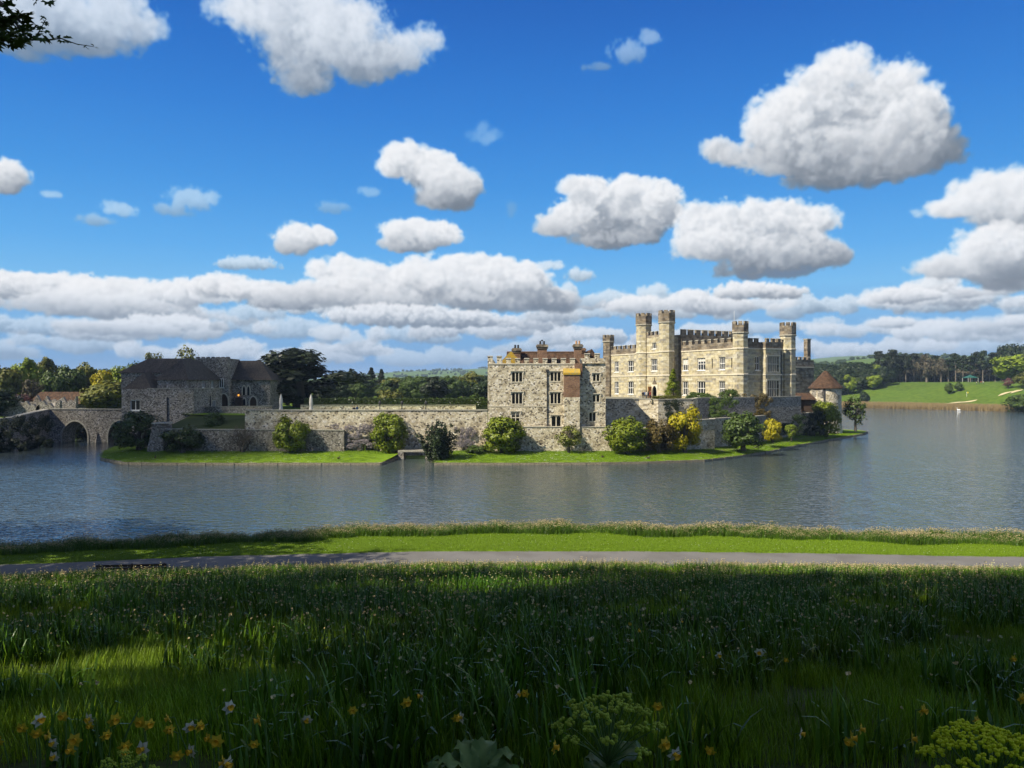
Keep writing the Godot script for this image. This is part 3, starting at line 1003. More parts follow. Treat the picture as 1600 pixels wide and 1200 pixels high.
func window(parent: Node3D, face: Transform3D, h: Array, style: String, deep: float) -> void:   # h = [x, y, w, h, lights, rows] in the face
	var w: float = h[2]
	var t: float = h[3]
	var cols: int = h[4]
	var rows: int = h[5]
	var key := "%s %.2f %.2f %d %d" % [style, w, t, cols, rows]
	if not cache.has(key):
		var b := MB.new()
		var bar := 0.15 if style == "stone" else 0.11
		var z0 := -deep + 0.02
		var z1 := -deep + 0.16
		if style == "stone":
			b.box(Vector3(-0.16, -0.16, -0.05), Vector3(w + 0.16, -0.001, 0.07))                       # sill
			b.box(Vector3(-0.18, 0.0, -0.04), Vector3(-0.001, t, 0.035))                               # jambs
			b.box(Vector3(w + 0.001, 0.0, -0.04), Vector3(w + 0.18, t, 0.035))
			b.box(Vector3(-0.18, t + 0.001, -0.04), Vector3(w + 0.18, t + 0.17, 0.035))                # lintel
			b.box(Vector3(-0.32, t + 0.175, -0.02), Vector3(w + 0.32, t + 0.29, 0.17))                 # label mould
			b.box(Vector3(-0.32, t - 0.22, -0.02), Vector3(-0.185, t + 0.172, 0.14))
			b.box(Vector3(w + 0.185, t - 0.22, -0.02), Vector3(w + 0.32, t + 0.172, 0.14))
			for k in range(1, cols): b.box(Vector3(w * k / cols - bar / 2, 0, z0), Vector3(w * k / cols + bar / 2, t, -0.03))
			for k in range(1, rows): b.box(Vector3(0, t * k / rows - bar / 2, z0), Vector3(w, t * k / rows + bar / 2, -0.04))
			for k in cols:   # the rounded heads of the lights
				var x0 := w * k / cols + (bar / 2 if k > 0 else 0.0)
				var x1 := w * (k + 1) / cols - (bar / 2 if k < cols - 1 else 0.0)
				for s in [0, 1]:
					var e: float = x1 if s else x0
					var sgn := -1.0 if s else 1.0
					var c := (x1 - x0) * 0.36
					b.tri(Vector3(e, t, -0.08), Vector3(e, t - c, -0.08), Vector3(e + sgn * c, t, -0.08))
		else:
			b.box(Vector3(-0.12, -0.17, -0.1), Vector3(w + 0.12, -0.001, 0.09))                        # sill
			b.box(Vector3(0.0, 0.0, z0), Vector3(bar, t, z1))
			b.box(Vector3(w - bar, 0.0, z0), Vector3(w, t, z1))
			b.box(Vector3(bar, 0.0, z0), Vector3(w - bar, bar, z1))
			b.box(Vector3(bar, t - bar, z0), Vector3(w - bar, t, z1))
			for k in range(1, cols): b.box(Vector3(w * k / cols - 0.05, bar, z0), Vector3(w * k / cols + 0.05, t - bar, z1 - 0.03))
			for k in range(1, rows): b.box(Vector3(bar, t * k / rows - 0.055, z0), Vector3(w - bar, t * k / rows + 0.055, z1 - 0.02))
		var g := MB.new()
		g.box(Vector3(0, 0, -0.02), Vector3(w / cols, t, 0.0))
		cache[key] = [b.mesh(), g.mesh()]
	var o := put("window", cache[key][0], M.dressed if style == "stone" else M.white_frame, parent, face * Transform3D(Basis(), Vector3(h[0], h[1], 0)))
	for k in cols:
		put("pane", cache[key][1], M.glass, o, Transform3D(Basis(), Vector3(w * k / cols, 0, -deep)))
	if h.size() > 6:
		put("blind", box_mesh(Vector3(0.02, t * (1.0 - h[6]), -deep + 0.003), Vector3(w - 0.02, t, -deep + 0.015)), M.blind, o)

func face(parent: Node3D, into: MB, from: Vector3, to: Vector3, y0: float, y1: float, wins: Array, style := "stone", deep := 0.4) -> void:
	var f := face_xf(Vector3(from.x, 0, from.z), Vector3(to.x, 0, to.z))
	into.xf = f
	into.holed(from.distance_to(to), y0, y1, wins, deep)
	into.xf = Transform3D()
	for h in wins:
		if h.size() > 5: window(parent, f, h, style, deep)

func merlons(parent: Node3D, from: Vector3, to: Vector3, y: float, w: float, gap: float, h: float, thick: float, m: Material, start := 0.0) -> void:
	var f := face_xf(Vector3(from.x, y, from.z), Vector3(to.x, y, to.z))
	var key := "merlon %.2f %.2f %.2f" % [w, h, thick]
	if not cache.has(key):
		var b := MB.new()
		b.box(Vector3(0, 0, -thick), Vector3(w, h - 0.16, 0))
		var c := MB.new()
		c.box(Vector3(-0.07, h - 0.157, -thick - 0.07), Vector3(w + 0.07, h - 0.07, 0.08))
		c.quad(Vector3(-0.07, h - 0.07, 0.08), Vector3(w + 0.07, h - 0.07, 0.08), Vector3(w + 0.02, h + 0.04, -thick / 2), Vector3(-0.02, h + 0.04, -thick / 2))
		c.quad(Vector3(w + 0.07, h - 0.07, -thick - 0.07), Vector3(-0.07, h - 0.07, -thick - 0.07), Vector3(-0.02, h + 0.04, -thick / 2), Vector3(w + 0.02, h + 0.04, -thick / 2))
		cache[key] = [b.mesh(), c.mesh()]
	var long := from.distance_to(to)
	var u := start
	while u + w <= long + 0.05:
		var o := put("merlon", cache[key][0], m, parent, f * Transform3D(Basis(), Vector3(u, 0, 0)))
		put("coping", cache[key][1], M.coping, o)
		u += w + gap

func turret(parent: Node3D, c: Vector3, r: float, y0: float, top: float, head: float, shaft: Material, upper: Material) -> void:   # octagonal, with a corbelled head and its own battlements
	var b := MB.new()
	var a := r / cos(PI / 8)
	b.lathe([Vector2(a, y0), Vector2(a, top - head)], 8, c, PI / 8)
	var o := put("turret", b.mesh(), shaft, parent)
	var s := MB.new()
	s.lathe([Vector2(a, top - head), Vector2(a + 0.22, top - head + 0.12), Vector2(a + 0.22, top - head + 0.3), Vector2(a + 0.14, top - head + 0.36)], 8, c, PI / 8)
	put("string_course", s.mesh(), M.coping, o)
	var h := MB.new()
	h.lathe([Vector2(a + 0.13, top - head + 0.33), Vector2(a + 0.15, top - 0.75), Vector2(a - 0.35, top - 0.75), Vector2(a - 0.35, top - 1.2), Vector2(0, top - 1.2)], 8, c, PI / 8)
	put("turret_head", h.mesh(), upper, o)
	for k in 8:
		var ang := TAU * k / 8.0
		var m := Transform3D(Basis(Vector3.UP, ang), c)
		var half := r * tan(PI / 8) * 0.62
		put("merlon", box_mesh(Vector3(r - 0.22, top - 0.75, -half), Vector3(r + 0.14, top, half)), upper, o, m)

func string_course(parent: Node3D, from: Vector3, to: Vector3, y: float, out := 0.14, tall := 0.24) -> void:
	var b := MB.new()
	b.xf = face_xf(Vector3(from.x, y, from.z), Vector3(to.x, y, to.z))
	b.box(Vector3(0, 0, -0.05), Vector3(from.distance_to(to), tall, out))
	put("string_course", b.mesh(), M.dressed, parent)

func arch_outline(x: float, y: float, w: float, h: float, spring: float) -> PackedVector2Array:   # a pointed arch, from its left foot over the top to its right foot
	var o := PackedVector2Array()
	o.append(Vector2(x - w / 2, y))
	for k in 9:
		var t := k / 8.0
		o.append(Vector2(x - w / 2 + w / 2 * (1.0 - cos(t * PI / 2)) * 1.0, y + spring + (h - spring) * sin(t * PI / 2) * (0.92 + 0.08 * t)))
	for k in range(7, -1, -1):
		var t := k / 8.0
		o.append(Vector2(x + w / 2 - w / 2 * (1.0 - cos(t * PI / 2)) * 1.0, y + spring + (h - spring) * sin(t * PI / 2) * (0.92 + 0.08 * t)))
	o.append(Vector2(x + w / 2, y))
	return o

func arched_door(parent: Node3D, f: Transform3D, x: float, y: float, w: float, h: float, leaf: Material) -> void:
	var ring := MB.new()
	ring.xf = f
	var outer := arch_outline(x, y, w + 0.5, h + 0.3, h * 0.55)
	var inner := arch_outline(x, y, w, h, h * 0.55)
	inner.reverse()
	var full := PackedVector2Array(outer)
	full.append_array(inner)
	ring.extrude(full, 0.0, 0.14)
	var o := put("doorway", ring.mesh(), M.dressed, parent)
	var d := MB.new()
	d.xf = f
	d.extrude(arch_outline(x, y, w, h, h * 0.55), 0.004, 0.03)
	put("door", d.mesh(), leaf, o)

func make_walls() -> void:
	# outer curtain wall along the lawn, with the low water arch in it
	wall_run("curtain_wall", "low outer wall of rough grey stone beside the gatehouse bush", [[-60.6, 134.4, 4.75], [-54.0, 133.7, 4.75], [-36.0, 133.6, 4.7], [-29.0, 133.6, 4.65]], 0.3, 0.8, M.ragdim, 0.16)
	var o := thing("garden_wall", "tall sunlit stone retaining wall with water arch left of grey tower house", "wall", Vector3(-46.6, 0.2, -135.0))
	var b := MB.new()
	var line := PackedVector2Array([Vector2(0, 0), Vector2(0, 7.85), Vector2(42.3, 7.85), Vector2(42.3, 0), Vector2(23.6, 0)])
	for p in [[1.5, 1.2], [1.25, 1.95], [0.75, 2.55], [0.0, 2.8], [-0.75, 2.55], [-1.25, 1.95], [-1.5, 1.2], [-1.5, 0.0]]: line.append(Vector2(22.1 + p[0], p[1]))
	b.extrude(line, -1.0, 0.0)
	put("wall", b.mesh(), M.ragwall, o)
	put("culvert", box_mesh(Vector3(20.4, 0.0, -4.0), Vector3(23.8, 3.0, -3.9)), M.ragdim, o)
	for k in 17:
		put("coping_stone", box_mesh(Vector3(k * 2.488 + 0.01, 7.853, -1.1), Vector3(k * 2.488 + 2.478, 8.03, 0.1)), M.coping, o)
	var but := MB.new()
	but.xf = Transform3D(Basis(), Vector3(-61.6, 0.4, -133.6))
	but.extrude(PackedVector2Array([Vector2(-1.6, 0), Vector2(1.4, 0), Vector2(1.4, 5.0), Vector2(0, 5.4), Vector2(-0.5, 5.2)]), -3.5, 0.0)
	var bo := thing("wall_buttress", "battered pale stone corner buttress beside the dark gatehouse bush", "buttress", Vector3.ZERO)
	put("buttress", but.mesh(), M.ragdim, bo)
	put("cap_stone", box_mesh(Vector3(-62.3, 5.75, -137.0), Vector3(-60.0, 6.0, -133.7)), M.coping, bo)
	# the foot of the tower house goes straight into the bank
	wall_run("plinth_wall", "low sunlit stone wall below the square tower house", [[-4.6, 133.9, 5.2], [17.6, 133.9, 5.2]], 0.3, 1.2, M.rag, 0.12)
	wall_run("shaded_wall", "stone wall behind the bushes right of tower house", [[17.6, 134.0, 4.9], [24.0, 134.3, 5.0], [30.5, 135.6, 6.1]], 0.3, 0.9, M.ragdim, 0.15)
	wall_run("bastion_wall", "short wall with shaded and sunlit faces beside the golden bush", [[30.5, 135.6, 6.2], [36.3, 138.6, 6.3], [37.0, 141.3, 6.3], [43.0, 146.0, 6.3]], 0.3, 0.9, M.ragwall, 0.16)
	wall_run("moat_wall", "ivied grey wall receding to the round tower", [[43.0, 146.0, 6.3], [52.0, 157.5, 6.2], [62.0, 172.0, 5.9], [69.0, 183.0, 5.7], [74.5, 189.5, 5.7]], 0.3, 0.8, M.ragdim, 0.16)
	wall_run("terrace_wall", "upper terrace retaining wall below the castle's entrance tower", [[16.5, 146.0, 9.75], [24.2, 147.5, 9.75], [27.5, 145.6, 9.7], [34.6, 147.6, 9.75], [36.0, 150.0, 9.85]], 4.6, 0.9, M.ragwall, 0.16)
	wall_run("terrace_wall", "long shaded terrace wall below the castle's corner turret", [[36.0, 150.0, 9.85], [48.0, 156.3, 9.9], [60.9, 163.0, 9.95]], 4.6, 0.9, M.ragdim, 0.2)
	wall_run("parapet_wall", "pale low parapet in front of the clipped hedge", [[-41.0, 150.0, 8.55], [-7.0, 150.0, 8.55]], 6.8, 0.5, M.ragwall, 0.1)
	wall_run("parapet_wall", "short low parapet near the white folded parasols", [[-66.0, 157.0, 7.95], [-46.5, 150.0, 8.4]], 6.6, 0.5, M.ragdim, 0.1)
	# slab over the inlet
	var s := thing("stone_slab_bridge", "flat stone slab over the narrow inlet beside the yew", "slab", Vector3(-15.3, 0.5, -131.5))
	put("slab", box_mesh(Vector3(-3.9, 0.75, -1.2), Vector3(2.0, 1.02, 1.4)), M.coping, s)
	put("pier", box_mesh(Vector3(-3.9, -1.5, -1.2), Vector3(-2.9, 0.747, 1.4)), M.ragdim, s)
	put("pier", box_mesh(Vector3(0.7, -1.5, -1.2), Vector3(2.0, 0.747, 1.4)), M.ragdim, s)

# ---------------------------------------------------------------- the square tower house on the left of the castle
func make_gloriette() -> void:
	var x0 := -4.24
	var d := 135.0
	var k := d / F
	var o := thing("tower_house", "square battlemented tower house of rough cream stone with brick chimneys", "castle building", Vector3(x0, 0.0, -d))
	var wins := []
	for r in [[800.0, 815.8, 596.3, 581.6, 3, 1], [800.0, 815.8, 630.8, 614.0, 3, 1], [799.6, 811.5, 660.7, 644.4, 2, 2, 0.3], [860.3, 875.9, 595.2, 581.6, 3, 1], [860.3, 875.9, 630.4, 614.0, 3, 1], [862.0, 876.0, 666.0, 650.0, 2, 1]]:
		var e := [(r[0] - 762.0) * k, EYE - (r[2] - 600.0) * k, (r[1] - r[0]) * k, (r[2] - r[3]) * k, r[4], r[5]]
		if r.size() > 6: e.append(r[6])
		wins.append(e)
	var side := []
	for r in [[926.8, 936.8, 595.2, 584.4], [926.3, 936.8, 627.8, 617.0], [921.0, 931.0, 658.0, 645.0]]:
		side.append([(r[0] - 906.0) * k, EYE - (r[2] - 600.0) * k, (r[1] - r[0]) * k, (r[2] - r[3]) * k, 2, 1])
	var b := MB.new()
	face(o, b, Vector3(0, 0, 0), Vector3(16.08, 0, 0), 4.0, 16.3, wins)
	b.quad(Vector3(16.08, 4, 0), Vector3(16.08, 4, -0.25), Vector3(16.08, 17.2, -0.25), Vector3(16.08, 17.2, 0))
	face(o, b, Vector3(16.08, 0, -0.25), Vector3(20.6, 0, -0.25), 4.0, 17.2, side)
	b.quad(Vector3(0, 4, -32), Vector3(0, 4, 0), Vector3(0, 16.3, 0), Vector3(0, 16.3, -32))
	b.quad(Vector3(20.6, 4, -0.25), Vector3(20.6, 4, -32), Vector3(20.6, 17.2, -32), Vector3(20.6, 17.2, -0.25))
	b.quad(Vector3(20.6, 4, -32), Vector3(0, 4, -32), Vector3(0, 16.3, -32), Vector3(20.6, 16.3, -32))
	b.quad(Vector3(0, 16.3, 0), Vector3(20.6, 16.3, 0), Vector3(20.6, 16.3, -0.8), Vector3(0, 16.3, -0.8))
	b.quad(Vector3(0, 16.3, -0.8), Vector3(0.8, 16.3, -0.8), Vector3(0.8, 16.3, -32), Vector3(0, 16.3, -32))
	b.quad(Vector3(0.8, 15.2, -0.8), Vector3(20.6, 15.2, -0.8), Vector3(20.6, 15.2, -32), Vector3(0.8, 15.2, -32))
	b.quad(Vector3(20.6, 16.3, -0.8), Vector3(0.8, 16.3, -0.8), Vector3(0.8, 15.2, -0.8), Vector3(20.6, 15.2, -0.8))
	put("wall", b.mesh(), M.rag, o)
	string_course(o, Vector3(0.0, 0, 0), Vector3(16.0, 0, 0), 16.12, 0.1, 0.16)
	string_course(o, Vector3(0.0, 0, 0), Vector3(10.3, 0, 0), 8.75, 0.06, 0.12)
	merlons(o, Vector3(0, 0, 0), Vector3(3.0, 0, 0), 16.3, 0.85, 0.75, 1.3, 0.7, M.rag)
	merlons(o, Vector3(3.2, 0, 0), Vector3(16.0, 0, 0), 16.3, 0.82, 0.78, 0.9, 0.6, M.rag)
	merlons(o, Vector3(0, 0, -32), Vector3(0, 0, -1.6), 16.3, 0.85, 0.75, 1.1, 0.6, M.rag)
	merlons(o, Vector3(16.5, 0, -0.25), Vector3(20.6, 0, -0.25), 17.2, 0.9, 0.85, 0.85, 0.6, M.rag, 0.45)
	# roofs behind the battlements
	var r := MB.new()
	r.hip(3.0, 19.0, -9.0, -2.2, 15.6, 18.5, 0.3, 0.3)
	var ro := put("roof", r.mesh(), M.tile, o)
	put("ridge_tiles", box_mesh(Vector3(3.3, 18.47, -5.7), Vector3(18.7, 18.62, -5.45)), M.brick, ro)
	var g := MB.new()
	g.extrude(PackedVector2Array([Vector2(2.5, 15.2), Vector2(5.6, 15.2), Vector2(5.6, 16.9), Vector2(4.05, 18.55), Vector2(2.5, 16.9)]), -2.4, -1.9)
	put("gable", g.mesh(), M.lichen, o)
	var g2 := MB.new()
	g2.hip(16.4, 20.3, -14.0, -1.6, 16.0, 18.9, 0.0, 2.0, false)
	put("roof", g2.mesh(), M.tile, o)
	# chimneys: stack, oversailing cap and pots
	for c in [[4.4, 5.75, -3.6, 18.35, 2], [8.75, 10.4, -1.4, 18.9, 2], [15.15, 16.45, -0.35, 18.9, 2], [16.5, 17.3, -4.0, 18.4, 0]]:
		var h := MB.new()
		h.box(Vector3(c[0], 15.2, c[2] - 1.2), Vector3(c[1], c[3], c[2]))
		var co := put("chimney", h.mesh(), M.brick, o)
		var cap := MB.new()
		cap.box(Vector3(c[0] - 0.13, c[3] + 0.001, c[2] - 1.33), Vector3(c[1] + 0.13, c[3] + 0.3, c[2] + 0.13))
		cap.box(Vector3(c[0] - 0.25, c[3] + 0.301, c[2] - 1.45), Vector3(c[1] + 0.25, c[3] + 0.62, c[2] + 0.25))
		cap.box(Vector3(c[0] - 0.12, c[3] + 0.621, c[2] - 1.32), Vector3(c[1] + 0.12, c[3] + 0.78, c[2] + 0.12))
		put("chimney_cap", cap.mesh(), M.parapet if c[4] else M.brick, co)
		for p in c[4]:
			var pot := MB.new()
			pot.lathe([Vector2(0.2, 0), Vector2(0.16, 0.5), Vector2(0.2, 0.55), Vector2(0.13, 0.62)], 10, Vector3(lerpf(c[0], c[1], 0.3 + 0.4 * p), c[3] + 0.78, c[2] - 0.6))
			put("chimney_pot", pot.mesh(), M.pot if c[0] > 12 else M.lead, co)
	# the outer chimney breast: stone below, brick above, a sloped and lichened cap, then the stack over it
	var cb := MB.new()
	cb.box(Vector3(13.25, 3.0, 0.002), Vector3(15.95, 10.4, 1.35))
	var br := put("chimney_breast", cb.mesh(), M.rag, o)
	put("brickwork", box_mesh(Vector3(13.25, 10.4, 0.002), Vector3(15.95, 14.3, 1.35)), M.brick, br)
	var cp := MB.new()
	cp.xf = Transform3D(Basis(Vector3.UP, -PI / 2), Vector3(16.05, 0, 0))
	cp.extrude(PackedVector2Array([Vector2(0.002, 14.3), Vector2(1.5, 14.3), Vector2(1.5, 14.65), Vector2(0.5, 15.4), Vector2(0.002, 15.4)]), 0.0, 2.9)
	put("chimney_shoulder", cp.mesh(), M.lichen, br)
	put("brickwork", box_mesh(Vector3(15.15, 14.0, 0.003), Vector3(16.45, 16.3, 0.55)), M.brick, br)
	# lead downpipe with its hopper
	var pipe := MB.new()
	pipe.tube([Vector3(10.37, 5.0, 0.12), Vector3(10.37, 14.8, 0.12)], [0.09, 0.09], 8)
	pipe.box(Vector3(10.17, 14.75, 0.002), Vector3(10.57, 15.25, 0.3))
	put("downpipe", pipe.mesh(), M.lead, o)
	var vane := MB.new()
	vane.tube([Vector3(9.6, 19.6, -2.0), Vector3(9.6, 20.6, -2.0)], [0.03, 0.03], 5)
	vane.box(Vector3(9.35, 20.3, -2.02), Vector3(9.75, 20.5, -1.98))
	put("weather_vane", vane.mesh(), M.lead, o)

# ---------------------------------------------------------------- the great house
func make_house() -> void:
	var o := thing("castle_house", "battlemented castle house of honey ashlar with tall octagonal turrets", "castle building", Vector3(47.2, 0.0, -160.0), deg_to_rad(27.4))
	var g := 9.0
	var b := MB.new()
	# sunlit range: windows given from its far end
	var L := 18.5
	var wins := []
	for w in [[18.2, 16.2], [13.2, 10.6], [6.3, 4.45]]:
		wins.append([L - w[0], 15.75, w[0] - w[1], 2.7, 3, 2])
		wins.append([L - w[0], 10.2, w[0] - w[1], 3.1, 3, 2])
	wins[0].append(0.45)
	wins[2].append(0.3)
	for s in [8.4, 2.45]: wins.append([L - s - 0.15, 16.0, 0.3, 2.2])   # arrow slits
	face(o, b, Vector3(0, 0, -L), Vector3(0, 0, 0), g, 20.0, wins, "sash", 0.35)
	# shaded end with the bay
	face(o, b, Vector3(0, 0, 0), Vector3(5.8, 0, 0), g, 20.0, [[4.2, 15.6, 1.3, 2.9, 2, 2]], "sash", 0.35)
	face(o, b, Vector3(5.8, 0, 1.3), Vector3(10.1, 0, 1.3), g, 20.0, [[0.5, 15.3, 3.3, 3.2, 6, 2], [0.5, 10.0, 3.3, 3.4, 5, 2]], "stone", 0.35)
	b.quad(Vector3(5.8, g, 0), Vector3(5.8, g, 1.3), Vector3(5.8, 20, 1.3), Vector3(5.8, 20, 0))
	b.quad(Vector3(10.1, g, 1.3), Vector3(10.1, g, 0), Vector3(10.1, 20, 0), Vector3(10.1, 20, 1.3))
	face(o, b, Vector3(10.1, 0, 0), Vector3(15.3, 0, 0), g, 20.0, [], "stone")
	b.quad(Vector3(15.3, g, 0), Vector3(15.3, g, -L), Vector3(15.3, 20, -L), Vector3(15.3, 20, 0))
	b.quad(Vector3(0, 20, 0), Vector3(15.3, 20, 0), Vector3(15.3, 20, -L), Vector3(0, 20, -L))
	b.quad(Vector3(5.8, 20, 1.3), Vector3(10.1, 20, 1.3), Vector3(10.1, 20, 0), Vector3(5.8, 20, 0))
	put("wall", b.mesh(), M.ashlar, o)
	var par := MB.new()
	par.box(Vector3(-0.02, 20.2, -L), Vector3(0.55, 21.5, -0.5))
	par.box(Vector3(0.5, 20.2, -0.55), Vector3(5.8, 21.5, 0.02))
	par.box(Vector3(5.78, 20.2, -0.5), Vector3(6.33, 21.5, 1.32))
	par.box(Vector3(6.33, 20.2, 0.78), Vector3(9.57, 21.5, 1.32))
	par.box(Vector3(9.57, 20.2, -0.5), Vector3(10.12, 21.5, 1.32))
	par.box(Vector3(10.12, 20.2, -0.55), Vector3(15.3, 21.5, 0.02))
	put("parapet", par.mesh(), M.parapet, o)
	merlons(o, Vector3(-0.02, 0, -L), Vector3(-0.02, 0, -2.0), 21.5, 1.05, 1.0, 0.9, 0.5, M.parapet, 0.4)
	merlons(o, Vector3(2.6, 0, 0.02), Vector3(5.8, 0, 0.02), 21.5, 0.9, 0.7, 0.8, 0.5, M.parapet)
	merlons(o, Vector3(5.8, 0, 1.32), Vector3(10.12, 0, 1.32), 21.5, 0.8, 0.85, 0.8, 0.5, M.parapet, 0.2)
	merlons(o, Vector3(10.3, 0, 0.02), Vector3(12.6, 0, 0.02), 21.5, 0.8, 0.7, 0.8, 0.5, M.parapet)
	for y in [14.55, 19.97]:
		string_course(o, Vector3(0, 0, -L), Vector3(0, 0, -1.2), y)
		string_course(o, Vector3(2.0, 0, 0), Vector3(5.8, 0, 0), y)
		string_course(o, Vector3(5.66, 0, 1.3), Vector3(10.24, 0, 1.3), y)
		string_course(o, Vector3(5.8, 0, 0), Vector3(5.8, 0, 1.3), y)
		string_course(o, Vector3(10.1, 0, 0), Vector3(12.4, 0, 0), y)
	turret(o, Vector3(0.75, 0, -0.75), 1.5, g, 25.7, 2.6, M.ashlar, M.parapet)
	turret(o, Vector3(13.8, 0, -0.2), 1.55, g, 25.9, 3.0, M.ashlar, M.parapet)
	for t in [[Vector3(0.75, 0, -0.75), 1.5], [Vector3(13.8, 0, -0.2), 1.55]]:
		for y in [14.55, 19.97]:
			var s := MB.new()
			var a: float = t[1] / cos(PI / 8)
			s.lathe([Vector2(a, y), Vector2(a + 0.14, y), Vector2(a + 0.14, y + 0.24), Vector2(a, y + 0.3)], 8, t[0], PI / 8)
			put("string_course", s.mesh(), M.dressed, o)
	# entrance tower
	var t := MB.new()
	var dl := 9.6
	face(o, t, Vector3(-3.0, 0, -29.6), Vector3(-3.0, 0, -20.0), g, 23.6, [[3.8, 15.75, 2.3, 2.8, 3, 2], [4.2, 20.9, 1.5, 1.45, 2, 1], [4.2, 9.46, 1.9, 2.9]], "sash", 0.35)
	t.quad(Vector3(-3, g, -20), Vector3(2.0, g, -20), Vector3(2.0, 23.6, -20), Vector3(-3, 23.6, -20))
	t.quad(Vector3(2.0, g, -29.6), Vector3(-3, g, -29.6), Vector3(-3, 23.6, -29.6), Vector3(2.0, 23.6, -29.6))
	t.quad(Vector3(-3, 23.6, -20), Vector3(2, 23.6, -20), Vector3(2, 23.6, -29.6), Vector3(-3, 23.6, -29.6))
	put("entrance_tower", t.mesh(), M.ashlar, o)
	merlons(o, Vector3(-3.0, 0, -28.0), Vector3(-3.0, 0, -21.4), 24.1, 0.8, 0.75, 0.9, 0.5, M.parapet, 0.3)
	put("parapet", box_mesh(Vector3(-3.02, 23.602, -28.2), Vector3(-2.5, 24.1, -21.4)), M.parapet, o)
	for y in [14.55, 19.97]: string_course(o, Vector3(-3, 0, -29.6), Vector3(-3, 0, -20), y)
	turret(o, Vector3(-2.6, 0, -20.6), 1.7, g, 29.5, 3.0, M.ashlar, M.parapet)
	turret(o, Vector3(-2.6, 0, -29.2), 1.7, g, 29.5, 3.0, M.ashlar, M.parapet)
	for c in [Vector3(-2.6, 0, -20.6), Vector3(-2.6, 0, -29.2)]:
		for y in [14.55, 19.97]:
			var s := MB.new()
			var a := 1.7 / cos(PI / 8)
			s.lathe([Vector2(a, y), Vector2(a + 0.14, y), Vector2(a + 0.14, y + 0.24), Vector2(a, y + 0.3)], 8, c, PI / 8)
			put("string_course", s.mesh(), M.dressed, o)
	var df := face_xf(Vector3(-3, 0, -29.6), Vector3(-3, 0, -20))
	var frame := MB.new()   # a square surround cut by the pointed arch of the open doorway
	frame.xf = df
	var cut := arch_outline(5.15, 9.46, 1.7, 2.8, 1.5)
	cut.reverse()
	var around := PackedVector2Array([Vector2(3.95, 9.46), Vector2(3.95, 12.6), Vector2(6.35, 12.6), Vector2(6.35, 9.46)])
	around.append_array(cut)
	frame.extrude(around, 0.002, 0.14)
	put("doorway", frame.mesh(), M.dressed, o)
	var leaf := MB.new()
	leaf.xf = df
	leaf.box(Vector3(3.95, 9.47, 0.15), Vector3(4.15, 12.1, 1.1))
	put("door", leaf.mesh(), M.door, o)
	var hood := MB.new()
	hood.xf = df
	hood.extrude(PackedVector2Array([Vector2(4.4, 12.75), Vector2(5.9, 12.75), Vector2(5.6, 13.3), Vector2(5.25, 13.5), Vector2(5.15, 14.2), Vector2(5.05, 13.5), Vector2(4.7, 13.3)]), 0.002, 0.2)
	put("carved_hood", hood.mesh(), M.parapet, o)
	# the tall block behind the sunlit range
	var k := MB.new()
	k.box(Vector3(0.3, g, -30.0), Vector3(17.0, 24.0, -L - 0.4))
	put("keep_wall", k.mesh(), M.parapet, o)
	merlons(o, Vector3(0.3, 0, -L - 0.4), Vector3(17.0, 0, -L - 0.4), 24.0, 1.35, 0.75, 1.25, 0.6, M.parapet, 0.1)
	# left wing
	var l := MB.new()
	face(o, l, Vector3(-1.0, 0, -46.5), Vector3(-1.0, 0, -29.0), g, 20.0, [[2.9, 15.75, 1.9, 2.7, 3, 2], [2.9, 10.2, 1.9, 3.1, 3, 2], [8.7, 15.75, 2.4, 2.7, 3, 2], [8.7, 10.2, 2.4, 3.1, 3, 2]], "sash", 0.35)
	l.quad(Vector3(-1, 20, -29), Vector3(14, 20, -29), Vector3(14, 20, -46.5), Vector3(-1, 20, -46.5))
	l.quad(Vector3(14, g, -46.5), Vector3(-1, g, -46.5), Vector3(-1, 20, -46.5), Vector3(14, 20, -46.5))
	put("wall", l.mesh(), M.ashlar, o)
	put("parapet", box_mesh(Vector3(-1.02, 20.2, -46.5), Vector3(-0.5, 21.5, -29.6)), M.parapet, o)
	merlons(o, Vector3(-1.02, 0, -46.0), Vector3(-1.02, 0, -30.5), 21.5, 1.05, 0.95, 0.9, 0.5, M.parapet)
	for y in [14.55, 19.97]: string_course(o, Vector3(-1, 0, -46.5), Vector3(-1, 0, -30), y)
	turret(o, Vector3(-1.0, 0, -46.3), 1.3, g, 25.4, 2.0, M.parapet, M.parapet)
	# downpipe and aerial
	var pipe := MB.new()
	pipe.tube([Vector3(11.5, g, 0.12), Vector3(11.5, 19.8, 0.12)], [0.1, 0.1], 8)
	put("downpipe", pipe.mesh(), M.lead, o)
	var mast := MB.new()
	mast.tube([Vector3(4.0, 20, -6), Vector3(4.0, 28.5, -6)], [0.05, 0.03], 5)
	put("flag_pole", mast.mesh(), M.white_frame, o)
	arched_door(o, face_xf(Vector3(10.1, 0, 0), Vector3(15.3, 0, 0)), 0.6, 9.5, 0.9, 2.4, M.wood)

